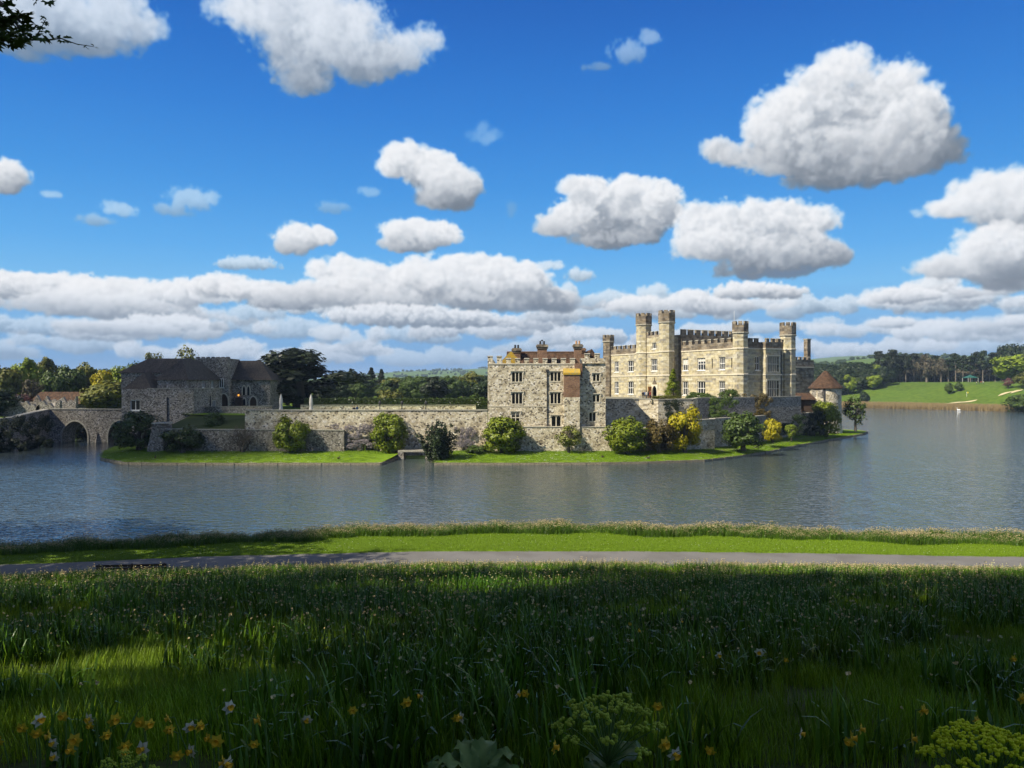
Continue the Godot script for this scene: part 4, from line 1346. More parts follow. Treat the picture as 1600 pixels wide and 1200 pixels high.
# ---------------------------------------------------------------- round tower with the conical roof, and the lean-to beside it
func make_round_tower() -> void:
	var c := Vector3(77.8, 0, -192.0)
	var o := thing("round_tower", "round flint tower with conical brown tiled roof by the water", "tower", Vector3(c.x, 0.6, c.z))
	var b := MB.new()
	b.lathe([Vector2(3.95, 0), Vector2(3.72, 3.0), Vector2(3.66, 11.4)], 40, Vector3.ZERO)
	put("wall", b.mesh(), M.rag, o)
	var r := MB.new()
	r.lathe([Vector2(3.5, 11.1), Vector2(4.15, 11.0), Vector2(4.1, 11.2), Vector2(2.45, 13.0), Vector2(0.85, 14.8), Vector2(0.45, 15.25), Vector2(0.0, 15.4)], 40, Vector3.ZERO)
	put("roof", r.mesh(), M.tile, o)
	var s := MB.new()
	s.xf = Transform3D(Basis(Vector3.UP, -0.45), Vector3.ZERO)
	s.box(Vector3(-0.22, 6.5, 3.3), Vector3(0.22, 11.2, 3.78))
	put("downpipe", s.mesh(), M.lead, o)
	var d := MB.new()
	d.xf = Transform3D(Basis(Vector3.UP, -0.95), Vector3.ZERO)
	d.box(Vector3(-1.5, 8.9, 3.0), Vector3(1.5, 11.1, 3.66))
	put("dressed_panel", d.mesh(), M.ragdim, o)
	var e := thing("lean_to_shed", "small open shed with mossy tiled roof against the round tower", "shed", Vector3(71.0, 4.9, -190.0))
	var f := MB.new()
	f.quad(Vector3(-2.6, 4.0, 1.6), Vector3(3.2, 4.0, 1.6), Vector3(2.8, 5.6, -1.6), Vector3(-1.6, 5.6, -1.6))
	f.quad(Vector3(-2.6, 3.85, 1.6), Vector3(-2.6, 4.0, 1.6), Vector3(-1.6, 5.6, -1.6), Vector3(-1.6, 5.45, -1.6))
	put("roof", f.mesh(), M.tile, e)
	put("back_wall", box_mesh(Vector3(-2.4, 0, -2.0), Vector3(3.0, 5.5, -1.7)), M.wood, e)
	put("door", box_mesh(Vector3(0.4, 0, 0.6), Vector3(3.2, 3.9, 0.8)), M.wood, e)
	put("post", box_mesh(Vector3(-2.4, 0, 1.1), Vector3(-2.1, 3.9, 1.4)), M.wood, e)

# ---------------------------------------------------------------- gatehouse
func make_gatehouse() -> void:
	var o := thing("gatehouse", "rambling grey stone gatehouse with dark hipped tile roofs", "castle building", Vector3(-61.7, 0.0, -150.0))
	var b := MB.new()
	face(o, b, Vector3(-14.0, 0, 0), Vector3(0, 0, 0), 0.3, 11.7, [[1.7, 7.6, 1.9, 2.0, 2, 1]], "sash", 0.3)
	face(o, b, Vector3(0, 0, 0), Vector3(0, 0, -14.6), 0.3, 11.7, [[9.3, 7.3, 2.0, 2.0, 2, 1]], "sash", 0.3)
	b.quad(Vector3(-14, 0.3, -14.6), Vector3(-14, 0.3, 0), Vector3(-14, 11.7, 0), Vector3(-14, 11.7, -14.6))
	b.quad(Vector3(-14, 11.7, 0), Vector3(0, 11.7, 0), Vector3(0, 11.7, -14.6), Vector3(-14, 11.7, -14.6))
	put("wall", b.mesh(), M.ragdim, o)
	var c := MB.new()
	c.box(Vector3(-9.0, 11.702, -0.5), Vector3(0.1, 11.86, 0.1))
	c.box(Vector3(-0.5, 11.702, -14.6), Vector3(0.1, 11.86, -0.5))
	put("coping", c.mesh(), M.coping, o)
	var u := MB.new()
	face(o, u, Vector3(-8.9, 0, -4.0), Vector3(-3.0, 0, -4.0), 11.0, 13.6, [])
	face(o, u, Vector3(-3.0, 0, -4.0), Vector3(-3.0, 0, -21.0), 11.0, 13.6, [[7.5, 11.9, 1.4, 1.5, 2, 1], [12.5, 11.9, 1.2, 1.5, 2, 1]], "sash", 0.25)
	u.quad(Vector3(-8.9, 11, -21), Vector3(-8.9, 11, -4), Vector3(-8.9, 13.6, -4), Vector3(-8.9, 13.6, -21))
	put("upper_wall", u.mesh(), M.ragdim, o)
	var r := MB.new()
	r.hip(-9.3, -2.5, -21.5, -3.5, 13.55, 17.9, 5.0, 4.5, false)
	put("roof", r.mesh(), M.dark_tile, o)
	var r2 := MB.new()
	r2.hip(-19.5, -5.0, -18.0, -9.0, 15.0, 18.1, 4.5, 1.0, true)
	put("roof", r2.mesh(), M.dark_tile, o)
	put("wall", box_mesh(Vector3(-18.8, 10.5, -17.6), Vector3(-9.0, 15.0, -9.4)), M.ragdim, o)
	var r3 := MB.new()
	r3.hip(-14.2, -8.7, -9.0, -0.9, 11.75, 15.0, 3.0, 2.0, false)
	put("roof", r3.mesh(), M.dark_tile, o)
	put("chimney", box_mesh(Vector3(-19.6, 13.0, -13.0), Vector3(-18.7, 16.0, -12.0)), M.ragdim, o)
	# square stair tower and the hall
	var t := MB.new()
	t.box(Vector3(-8.6, 6.0, -30.0), Vector3(-1.6, 18.4, -22.0))
	t.box(Vector3(-3.9, 6.0, -22.0), Vector3(-0.9, 18.55, -20.8))
	var to := put("stair_tower", t.mesh(), M.ragdim, o)
	for k in 7: put("merlon", box_mesh(Vector3(-8.5 + k * 1.1, 18.4, -22.6), Vector3(-8.5 + k * 1.1 + 0.7, 18.75, -22.05)), M.ragdim, to)
	window(o, face_xf(Vector3(-3.9, 0, -20.8), Vector3(0, 0, -20.8)), [1.0, 11.9, 1.0, 2.0, 2, 1], "sash", 0.0)
	var h := MB.new()
	h.box(Vector3(-1.8, 6.0, -34.0), Vector3(7.0, 13.7, -25.0))
	put("hall_wall", h.mesh(), M.ragdim, o)
	var hr := MB.new()
	hr.hip(-2.2, 7.6, -34.5, -24.4, 13.6, 18.1, 0.2, 4.2, true)
	put("roof", hr.mesh(), M.dark_tile, o)
	var hf := face_xf(Vector3(-1.8, 0, -25.0), Vector3(7.0, 0, -25.0))
	arched_door(o, hf, 5.0, 6.9, 1.5, 2.9, M.wood)
	for x in [2.9, 3.9]:
		arched_door(o, hf, x, 10.2, 0.55, 2.0, M.glass)
	arched_door(o, hf, 2.95, 7.9, 0.6, 1.5, M.glass)
	arched_door(o, face_xf(Vector3(-3.9, 0, -20.8), Vector3(0, 0, -20.8)), 2.0, 6.9, 1.8, 3.6, M.wood)
	put("porch", box_mesh(Vector3(-0.6, 6.9, -25.0), Vector3(0.9, 9.6, -24.2)), M.wood, o)
	# downpipes
	for p in [[Vector3(-5.1, 5.0, 0.12), Vector3(-5.1, 10.2, 0.12)], [Vector3(0.12, 6.0, -8.0), Vector3(0.12, 10.2, -8.0)]]:
		var m := MB.new()
		m.tube(p, [0.1, 0.1], 8)
		put("downpipe", m.mesh(), M.lead, o)
	# the lit lantern over the hall porch
	var lp := thing("porch_lantern", "small lit brass lantern over the gatehouse hall porch", "lantern", Vector3(-61.5, 9.9, -174.0))
	var cage := MB.new()
	cage.lathe([Vector2(0.18, 0), Vector2(0.24, 0.04), Vector2(0.02, 0.0)], 8, Vector3.ZERO)
	cage.lathe([Vector2(0.3, 0.5), Vector2(0.1, 0.75), Vector2(0.0, 0.8)], 8, Vector3.ZERO)
	cage.box(Vector3(-0.04, 0.75, -0.25), Vector3(0.04, 0.85, 0.04))
	put("cage", cage.mesh(), M.lead, lp)
	var bulb := MB.new()
	bulb.lathe([Vector2(0.0, 0.05), Vector2(0.17, 0.06), Vector2(0.22, 0.48), Vector2(0, 0.49)], 8, Vector3.ZERO)
	var glow := mat("lantern_glass", Color(0.9, 0.6, 0.2), 0.4)
	glow.emission_enabled = true
	glow.emission = Color(1.0, 0.66, 0.2)
	glow.emission_energy_multiplier = 0.7
	put("lamp_glass", bulb.mesh(), glow, lp)
	var om := OmniLight3D.new()
	om.name = "lantern_light"
	om.light_color = Color(1.0, 0.7, 0.35)
	om.light_energy = 0.03
	om.light_size = 0.2
	om.omni_range = 12.0
	om.omni_attenuation = 2.0
	om.shadow_enabled = true
	om.position = Vector3(0, 0.25, 0.3)
	lp.add_child(om)

# ---------------------------------------------------------------- the stone bridge on the left and the ruin beyond it
func make_bridge() -> void:
	var o := thing("stone_bridge", "grey stone bridge with two pointed arches left of the gatehouse", "bridge", Vector3(-100.5, 0.0, -168.0))
	var line := PackedVector2Array([Vector2(0, 7.2), Vector2(0, -1.0)])
	line.append_array(arch_outline(5.6, -1.0, 5.5, 5.6, 2.2))
	line.append_array(arch_outline(15.6, -1.0, 5.5, 5.8, 2.4))
	line.append_array(PackedVector2Array([Vector2(20.5, -1.0), Vector2(20.5, 7.1)]))
	var b := MB.new()
	b.extrude(line, -5.0, 0.0)
	put("bridge_wall", b.mesh(), M.ragdim, o)
	for x in [5.6, 15.6]:
		var outer := arch_outline(x, -1.0, 6.1, 5.95 if x < 10 else 6.15, 2.3)
		var inner := arch_outline(x, -1.0, 5.5, 5.6 if x < 10 else 5.8, 2.2 if x < 10 else 2.4)
		inner.reverse()
		outer.append_array(inner)
		var r := MB.new()
		r.extrude(outer, 0.002, 0.12)
		put("arch_ring", r.mesh(), M.coping, o)
	var cut := MB.new()   # the pointed cutwater between the arches
	cut.tri(Vector3(9.6, -1, 0.002), Vector3(10.6, -1, 1.2), Vector3(10.6, 2.4, 0.1))
	cut.tri(Vector3(10.6, -1, 1.2), Vector3(11.6, -1, 0.002), Vector3(10.6, 2.4, 0.1))
	put("cutwater", cut.mesh(), M.ragdim, o)
	for k in 10:
		put("coping_stone", box_mesh(Vector3(k * 2.05 + 0.01, 7.21 - k * 0.01, -0.6), Vector3(k * 2.05 + 2.04, 7.4 - k * 0.01, 0.12)), M.coping, o)
	wall_run("abutment_wall", "dark mossy wall of the bridge approach at the photo's left edge", [[-97.0, 140.0, 5.6], [-98.5, 150.0, 5.8], [-99.5, 160.0, 6.4], [-100.4, 168.0, 7.2]], -1.0, 1.2, M.ragdim, 0.2, 0.12)
	var u := thing("mill_ruin", "roofless mill ruin of broken stone walls beyond the bridge", "ruin", Vector3(-118.0, 4.5, -190.0))
	var r := RandomNumberGenerator.new()
	r.seed = 8
	for w in [[-8.0, 0.0, 7.0, 0.0, 3.6], [-8.0, -7.0, 7.0, -7.0, 4.8], [-8.0, -7.0, -8.0, 0.0, 4.0], [2.0, 0.0, 2.0, -7.0, 3.0]]:
		var line2 := PackedVector2Array([Vector2(0, 0)])
		var long := Vector2(w[0], w[1]).distance_to(Vector2(w[2], w[3]))
		var n := int(long / 0.8)
		var tops := []
		for k in n + 1: tops.append(Vector2(long * k / n, w[4] + r.randf_range(-1.4, 0.6)))
		tops.reverse()
		line2.append(Vector2(long, 0))
		for p in tops: line2.append(p)
		var m := MB.new()
		m.xf = face_xf(Vector3(w[0], 0, w[1]), Vector3(w[2], 0, w[3]))
		m.extrude(line2, -0.9, 0.0)
		put("broken_wall", m.mesh(), M.ragdim, u)
	var h := thing("barn", "low barn with long brown tiled roof behind the mill ruin", "barn", Vector3(-119.0, 5.0, -204.0))
	put("wall", box_mesh(Vector3(-8, 0, -6), Vector3(8, 2.6, 0)), M.ragdim, h)
	var hr := MB.new()
	hr.hip(-8.6, 8.6, -6.6, 0.6, 2.5, 5.6, 1.5, 1.5)
	put("roof", hr.mesh(), M.tile, h)

func make_far_buildings() -> void:
	var o := thing("stone_tower", "distant square stone tower with tall chimney behind the conical roof", "tower", Vector3(78.5, 7.0, -215.0), deg_to_rad(27.4))
	var b := MB.new()
	b.box(Vector3(0, 0, -16), Vector3(7.6, 12.4, 0))
	b.box(Vector3(-2.3, 0, -12), Vector3(0.0, 12.0, -1.0))
	put("wall", b.mesh(), M.parapet, o)
	merlons(o, Vector3(0, 0, 0), Vector3(7.6, 0, 0), 12.4, 0.9, 0.8, 0.9, 0.5, M.parapet, 0.2)
	merlons(o, Vector3(-2.3, 0, -12), Vector3(-2.3, 0, -1), 12.0, 0.9, 0.8, 0.8, 0.5, M.parapet, 0.2)
	string_course(o, Vector3(0, 0, 0), Vector3(7.6, 0, 0), 10.3)
	put("chimney", box_mesh(Vector3(5.6, 12.4, -1.8), Vector3(6.9, 18.2, -0.5)), M.parapet, o)
	var c := MB.new()
	c.box(Vector3(5.45, 18.2, -1.95), Vector3(7.05, 18.5, -0.35))
	put("chimney_cap", c.mesh(), M.coping, o)
	# a white house on the far hillside
	var h := thing("farmhouse", "tiny white farmhouse on the far blue hillside", "house", Vector3(-480.0, 0, -2700.0))
	h.position.y = far_ground(-480.0, 2700.0)
	put("wall", box_mesh(Vector3(-8, 0, -6), Vector3(8, 6, 0)), M.white_frame, h)
	var r := MB.new()
	r.hip(-9, 9, -7, 1, 6, 10, 0.5, 0.5)
	put("roof", r.mesh(), M.tile, h)
# ---------------------------------------------------------------- foliage
class Leaves:
	var v := PackedVector3Array()
	var n := PackedVector3Array()
	var c := PackedColorArray()
	func leaf(p: Vector3, dir: Vector3, side: Vector3, long: float, wide: float, normal: Vector3, col: Color) -> void:   # a pointed leaf of two faces, folded a little along its middle
		var a := p - dir * long * 0.5
		var b := p + dir * long * 0.5
		var lift := normal * wide * 0.25
		var l := p - side * wide * 0.5 + lift
		var r := p + side * wide * 0.5 + lift
		for q in [a, l, b, a, b, r]: v.append(q)
		for k in 6:
			n.append(normal)
			c.append(col)
	func blade(base: Vector3, lean: Vector3, long: float, wide: float, droop: float, segs: int, col: Color) -> void:   # a grass or daffodil leaf that arches over
		var side := lean.cross(Vector3.UP).normalized()
		var p := base
		var up := (Vector3.UP + lean * 0.35).normalized()
		var w := wide
		for k in segs:
			var dir := (up + lean * droop * float(k) / segs).normalized()
			if k > 0: dir = (dir + Vector3.DOWN * droop * 0.6 * pow(float(k) / segs, 2.0)).normalized()
			var q := p + dir * long / segs
			var w2 := wide * (1.0 - 0.85 * pow(float(k + 1) / segs, 2.0))
			var m := dir.cross(side).normalized()
			if m.y < 0: m = -m
			for e in [p - side * w, q - side * w2, q + side * w2, p - side * w, q + side * w2, p + side * w]: v.append(e)
			for e in 6: c.append(col)
			for e in 6: n.append(m)
			p = q
			w = w2
	func clump(center: Vector3, rad: Vector3, count: int, size: float, crown: Vector3, r: RandomNumberGenerator, gap := 0.35) -> void:
		var tint := r.randf_range(0.82, 1.18)
		for k in count:
			var e := Vector3(r.randfn(), r.randfn(), r.randfn()).normalized()
			var p := center + e * rad * lerpf(gap, 1.0, sqrt(r.randf()))
			var out := (e * 0.55 + (p - crown).normalized() * 0.55 + Vector3(r.randfn(), r.randfn(), r.randfn()) * 0.32).normalized()
			var dir := out.cross(Vector3(r.randfn(), r.randfn(), r.randfn())).normalized()
			var side := dir.cross(out).normalized()
			var s := size * r.randf_range(0.7, 1.35)
			var t := tint * r.randf_range(0.68, 1.32)
			leaf(p, dir, side, s * 1.5, s * 0.9, out, Color(t * r.randf_range(0.9, 1.12), t, t * r.randf_range(0.75, 1.2)))
	func mesh() -> ArrayMesh:
		var arrays := []
		arrays.resize(Mesh.ARRAY_MAX)
		arrays[Mesh.ARRAY_VERTEX] = v
		arrays[Mesh.ARRAY_NORMAL] = n
		arrays[Mesh.ARRAY_COLOR] = c
		var m := ArrayMesh.new()
		m.add_surface_from_arrays(Mesh.PRIMITIVE_TRIANGLES, arrays)
		return m

var kinds := {}   # kind -> list of [crown mesh, trunk mesh], made one unit in crown radius

func limbs(b: MB, from: Vector3, ends: Array, r0: float, r: RandomNumberGenerator) -> void:
	for e in ends:
		var mid: Vector3 = from.lerp(e, 0.5) + Vector3(r.randf_range(-0.08, 0.08), r.randf_range(0.0, 0.1), r.randf_range(-0.08, 0.08))
		b.tube([from, mid, e], [r0, r0 * 0.6, r0 * 0.18], 5)

func branch(b: MB, p: Vector3, dir: Vector3, long: float, rad: float, depth: int, r: RandomNumberGenerator) -> void:
	var q := p + dir * long * 0.5 + Vector3(r.randfn(), r.randfn(), r.randfn()) * long * 0.04
	var e := q + (dir + Vector3(0, 0.12, 0) + Vector3(r.randfn(), r.randfn(), r.randfn()) * 0.14).normalized() * long * 0.5
	b.tube([p, q, e], [rad, rad * 0.8, rad * 0.62], 5 if depth > 2 else 3)
	if depth == 0: return
	for k in (3 if depth > 1 else 4):
		var d := (dir * 0.9 + Vector3(r.randfn(), r.randfn() * 0.6 + 0.1, r.randfn()) * 0.62).normalized()
		branch(b, e if k < 2 else q, d, long * r.randf_range(0.6, 0.82), rad * 0.58, depth - 1, r)

func make_kind(kind: String, seed_: int) -> Array:
	var r := RandomNumberGenerator.new()
	r.seed = seed_
	var l := Leaves.new()
	var b := MB.new()
	match kind:
		"bush":     # 2 wide, 1.9 tall, leaves down to the ground
			for k in 46:
				var a := r.randf_range(0, TAU)
				var h := r.randf_range(0.12, 1.0)
				var wide := sqrt(maxf(0.0, 1.0 - pow((h - 0.42) / 0.62, 2.0)))
				var rr := wide * r.randf_range(0.45, 0.82)
				var s := r.randf_range(0.2, 0.36)
				l.clump(Vector3(cos(a) * rr, 0.12 + h * 1.5, sin(a) * rr), Vector3(s, s * 0.9, s), 95, 0.085, Vector3(0, 0.8, 0), r)
			b.tube([Vector3(0, -0.1, 0), Vector3(0.05, 0.5, 0), Vector3(0, 1.1, 0.03)], [0.13, 0.09, 0.03], 6)
			limbs(b, Vector3(0.02, 0.25, 0), [Vector3(0.5, 1.0, 0.2), Vector3(-0.5, 0.95, 0.1), Vector3(0.1, 1.1, -0.5), Vector3(-0.1, 0.9, 0.5)], 0.06, r)
		"standard": # a bush on a short stem, open below
			for k in 54:
				var a := r.randf_range(0, TAU)
				var h := r.randf_range(0.0, 1.0)
				var wide := sqrt(maxf(0.0, 1.0 - pow((h - 0.45) / 0.6, 2.0)))
				var rr := wide * r.randf_range(0.35, 0.8)
				var s := r.randf_range(0.2, 0.34)
				l.clump(Vector3(cos(a) * rr, 0.24 + h * 1.5, sin(a) * rr), Vector3(s, s * 0.9, s), 110, 0.08, Vector3(0, 1.0, 0), r)
			b.tube([Vector3(0, -0.1, 0), Vector3(0.06, 0.4, 0), Vector3(0, 1.2, 0.03)], [0.12, 0.09, 0.03], 6)
			limbs(b, Vector3(0.05, 0.35, 0), [Vector3(0.55, 1.1, 0.2), Vector3(-0.55, 1.05, 0.1), Vector3(0.1, 1.2, -0.5), Vector3(-0.1, 1.0, 0.5)], 0.06, r)
		"oak", "sparse":
			var few := kind == "sparse"
			var ends := []
			for k in (30 if few else 52):
				var e := Vector3(r.randfn(), r.randfn(), r.randfn()).normalized()
				var p := Vector3(0, 1.15, 0) + e * Vector3(0.78, 0.85, 0.78) * r.randf_range(0.55, 1.0)
				if p.y < 0.4: p.y = 0.4 + r.randf() * 0.3
				var s := r.randf_range(0.2, 0.38)
				l.clump(p, Vector3(s, s * 0.75, s), 46 if few else 95, 0.085 if few else 0.095, Vector3(0, 1.1, 0), r, 0.2 if few else 0.4)
				if k % (2 if few else 4) == 0: ends.append(p)
			b.tube([Vector3(0, -0.15, 0), Vector3(0.02, 0.5, 0.01), Vector3(-0.02, 1.0, 0.02), Vector3(0, 1.6, 0)], [0.1, 0.075, 0.05, 0.015], 7)
			limbs(b, Vector3(0.02, 0.55, 0.01), ends, 0.035, r)
		"holm":     # broad dark mass with a higher dome over its middle
			for k in 80:
				var e := Vector3(r.randfn(), r.randfn(), r.randfn()).normalized()
				var p := Vector3(0, 0.72, 0) + e * Vector3(0.85, 0.52, 0.7) * r.randf_range(0.6, 1.0)
				if k > 52: p = Vector3(0.05, 1.25, 0) + e * Vector3(0.36, 0.42, 0.36) * r.randf_range(0.4, 1.0)
				var s := r.randf_range(0.13, 0.24)
				l.clump(p, Vector3(s, s * 0.8, s), 105, 0.062, Vector3(0, 0.6, 0), r)
			b.tube([Vector3(0, -0.1, 0), Vector3(0, 0.6, 0), Vector3(0.05, 1.3, 0)], [0.09, 0.07, 0.02], 7)
		"cone":
			for k in 60:
				var h := pow(r.randf(), 0.8)
				var a := r.randf_range(0, TAU)
				var rr := (1.0 - h) * 0.75 * r.randf_range(0.5, 1.0)
				var s := 0.10 + 0.24 * (1.0 - h)
				l.clump(Vector3(cos(a) * rr, 0.25 + h * 2.6, sin(a) * rr), Vector3(s, s * 0.6, s), 60, 0.085, Vector3(0, 1.0, 0), r, 0.2)
			b.tube([Vector3(0, -0.1, 0), Vector3(0, 1.5, 0), Vector3(0, 2.8, 0)], [0.07, 0.05, 0.01], 6)
		"pine":     # bare pole below, layered plates above
			for k in 30:
				var h := r.randf()
				var a := r.randf_range(0, TAU)
				var rr := r.randf_range(0.15, 0.8) * (1.0 - 0.5 * h)
				l.clump(Vector3(cos(a) * rr, 1.3 + h * 1.5, sin(a) * rr), Vector3(0.32, 0.14, 0.32), 70, 0.085, Vector3(0, 1.2, 0), r, 0.15)
				if k % 3 == 0: limbs(b, Vector3(0, 1.2 + h * 1.3, 0), [Vector3(cos(a) * rr, 1.28 + h * 1.5, sin(a) * rr)], 0.025, r)
			b.tube([Vector3(0, -0.15, 0), Vector3(0.03, 1.2, 0), Vector3(0.0, 2.7, 0.02)], [0.07, 0.055, 0.02], 7)
		"yew":      # upright plumes
			for k in 52:
				var a := r.randf_range(0, TAU)
				var lean := r.randf_range(0.1, 0.85)
				var foot := Vector3(cos(a), 0, sin(a)) * lean * 0.45
				var top := Vector3(cos(a) * lean * 0.95, r.randf_range(0.9, 1.75) * (1.1 - 0.45 * lean), sin(a) * lean * 0.95)
				for j in 5:
					var p := foot.lerp(top, 0.15 + 0.85 * j / 4.0)
					var s := 0.15 - 0.02 * j
					l.clump(p, Vector3(s, s * 1.5, s), 26, 0.06, Vector3(0, -0.4, 0), r, 0.1)
			b.tube([Vector3(0, -0.1, 0), Vector3(0, 0.5, 0)], [0.1, 0.05], 6)
		"bare":
			branch(b, Vector3(0, -0.1, 0), Vector3(0, 1, 0), 0.62, 0.055, 5, r)
		"twigs":    # a leafless shrub of fine stems
			for k in 7:
				branch(b, Vector3(r.randf_range(-0.1, 0.1), 0, r.randf_range(-0.1, 0.1)), Vector3(r.randfn() * 0.5, 1, r.randfn() * 0.5).normalized(), 0.42, 0.034, 4, r)
		"creeper":  # a mat of leaves to hang on a wall
			for k in 44:
				var p := Vector3(r.randf_range(-0.9, 0.9), r.randf_range(0.1, 1.9), r.randf_range(0.0, 0.25))
				if r.randf() < 0.3: p.x *= 0.6
				var s := r.randf_range(0.14, 0.3)
				l.clump(p, Vector3(s, s, 0.14), 60, 0.075, Vector3(p.x, p.y - 0.2, -0.6), r, 0.1)
			b.tube([Vector3(0.1, -0.1, 0.02), Vector3(-0.05, 0.8, 0.05), Vector3(0.2, 1.6, 0.04)], [0.06, 0.04, 0.015], 5)
	return [l.mesh() if l.v.size() else null, b.mesh() if b.v.size() else null]

func make_crowns() -> void:
	for k in [["bush", 3], ["standard", 3], ["oak", 4], ["sparse", 3], ["holm", 1], ["cone", 2], ["pine", 3], ["yew", 1], ["bare", 2], ["twigs", 1], ["creeper", 2]]:
		kinds[k[0]] = []
		for j in k[1]: kinds[k[0]].append(make_kind(k[0], 100 + hash(k[0]) % 1000 + j))
	M.leaf_glossy = leaf_mat("evergreen_leaf", Color(0.055, 0.085, 0.012), 0.3, 0.35)
	M.leaf_bright = leaf_mat("spring_leaf", Color(0.188, 0.237, 0.015), 0.5, 0.45)
	M.leaf_yellow = leaf_mat("golden_leaf", Color(0.42, 0.36, 0.008), 0.5, 0.5)
	M.leaf_light = leaf_mat("pale_young_leaf", Color(0.21, 0.23, 0.045), 0.5, 0.5)
	M.leaf_brown = leaf_mat("bronze_leaf", Color(0.115, 0.085, 0.022), 0.3, 0.5)
	M.leaf_dark = leaf_mat("dark_evergreen_leaf", Color(0.020, 0.030, 0.010), 0.2, 0.5)
	M.leaf_yew = leaf_mat("yew_needle", Color(0.026, 0.045, 0.012), 0.2, 0.5)
	M.leaf_olive = leaf_mat("olive_spring_leaf", Color(0.155, 0.162, 0.027), 0.4, 0.55)
	M.leaf_lime = leaf_mat("lime_leaf", Color(0.228, 0.300, 0.022), 0.5, 0.5)
	M.leaf_green = leaf_mat("mid_green_leaf", Color(0.075, 0.119, 0.020), 0.4, 0.5)
	M.leaf_grey = leaf_mat("grey_bud_leaf", Color(0.12, 0.105, 0.065), 0.3, 0.7)
	M.leaf_mauve = leaf_mat("mauve_blossom", Color(0.23, 0.20, 0.21), 0.4, 0.7)
	M.leaf_pink = leaf_mat("russet_blossom", Color(0.20, 0.085, 0.085), 0.4, 0.7)

func plant(called: String, label: String, category: String, kind: String, where: Vector3, radius: float, tall: float, m: Material, bark: Material, group := "", flat := 1.0) -> Node3D:   # tall is its full height
	var full: float = {"bush": 1.9, "standard": 2.0, "oak": 2.2, "sparse": 2.2, "holm": 1.85, "cone": 3.0, "pine": 3.0, "yew": 1.75, "bare": 2.2, "twigs": 1.5, "creeper": 2.0}[kind]
	var o := thing(called, label, category, where, rng.randf_range(-3, 3) if flat == 1.0 else 0.0, group)
	var k: Array = kinds[kind][rng.randi() % kinds[kind].size()]
	var t := Transform3D(Basis.from_scale(Vector3(radius, tall / full, radius * flat)), Vector3.ZERO)
	if k[1]: put("trunk" if category == "tree" else "stem", k[1], bark, o, t)
	if k[0]: put("crown" if category == "tree" else "foliage", k[0], m, o, t)
	return o

func in_photo(called: String, label: String, category: String, kind: String, px0: float, px1: float, top: float, base: float, d: float, m: Material, group := "", flat := 1.0, bark: Material = null) -> Node3D:   # stands at a measured place: left, right, top and foot as seen from the camera
	var p := at((px0 + px1) / 2, base, d)
	return plant(called, label, category, kind, p, (px1 - px0) / 2 * d / F * 1.12, (base - top) * d / F, m, bark if bark else M.bark, group, flat)

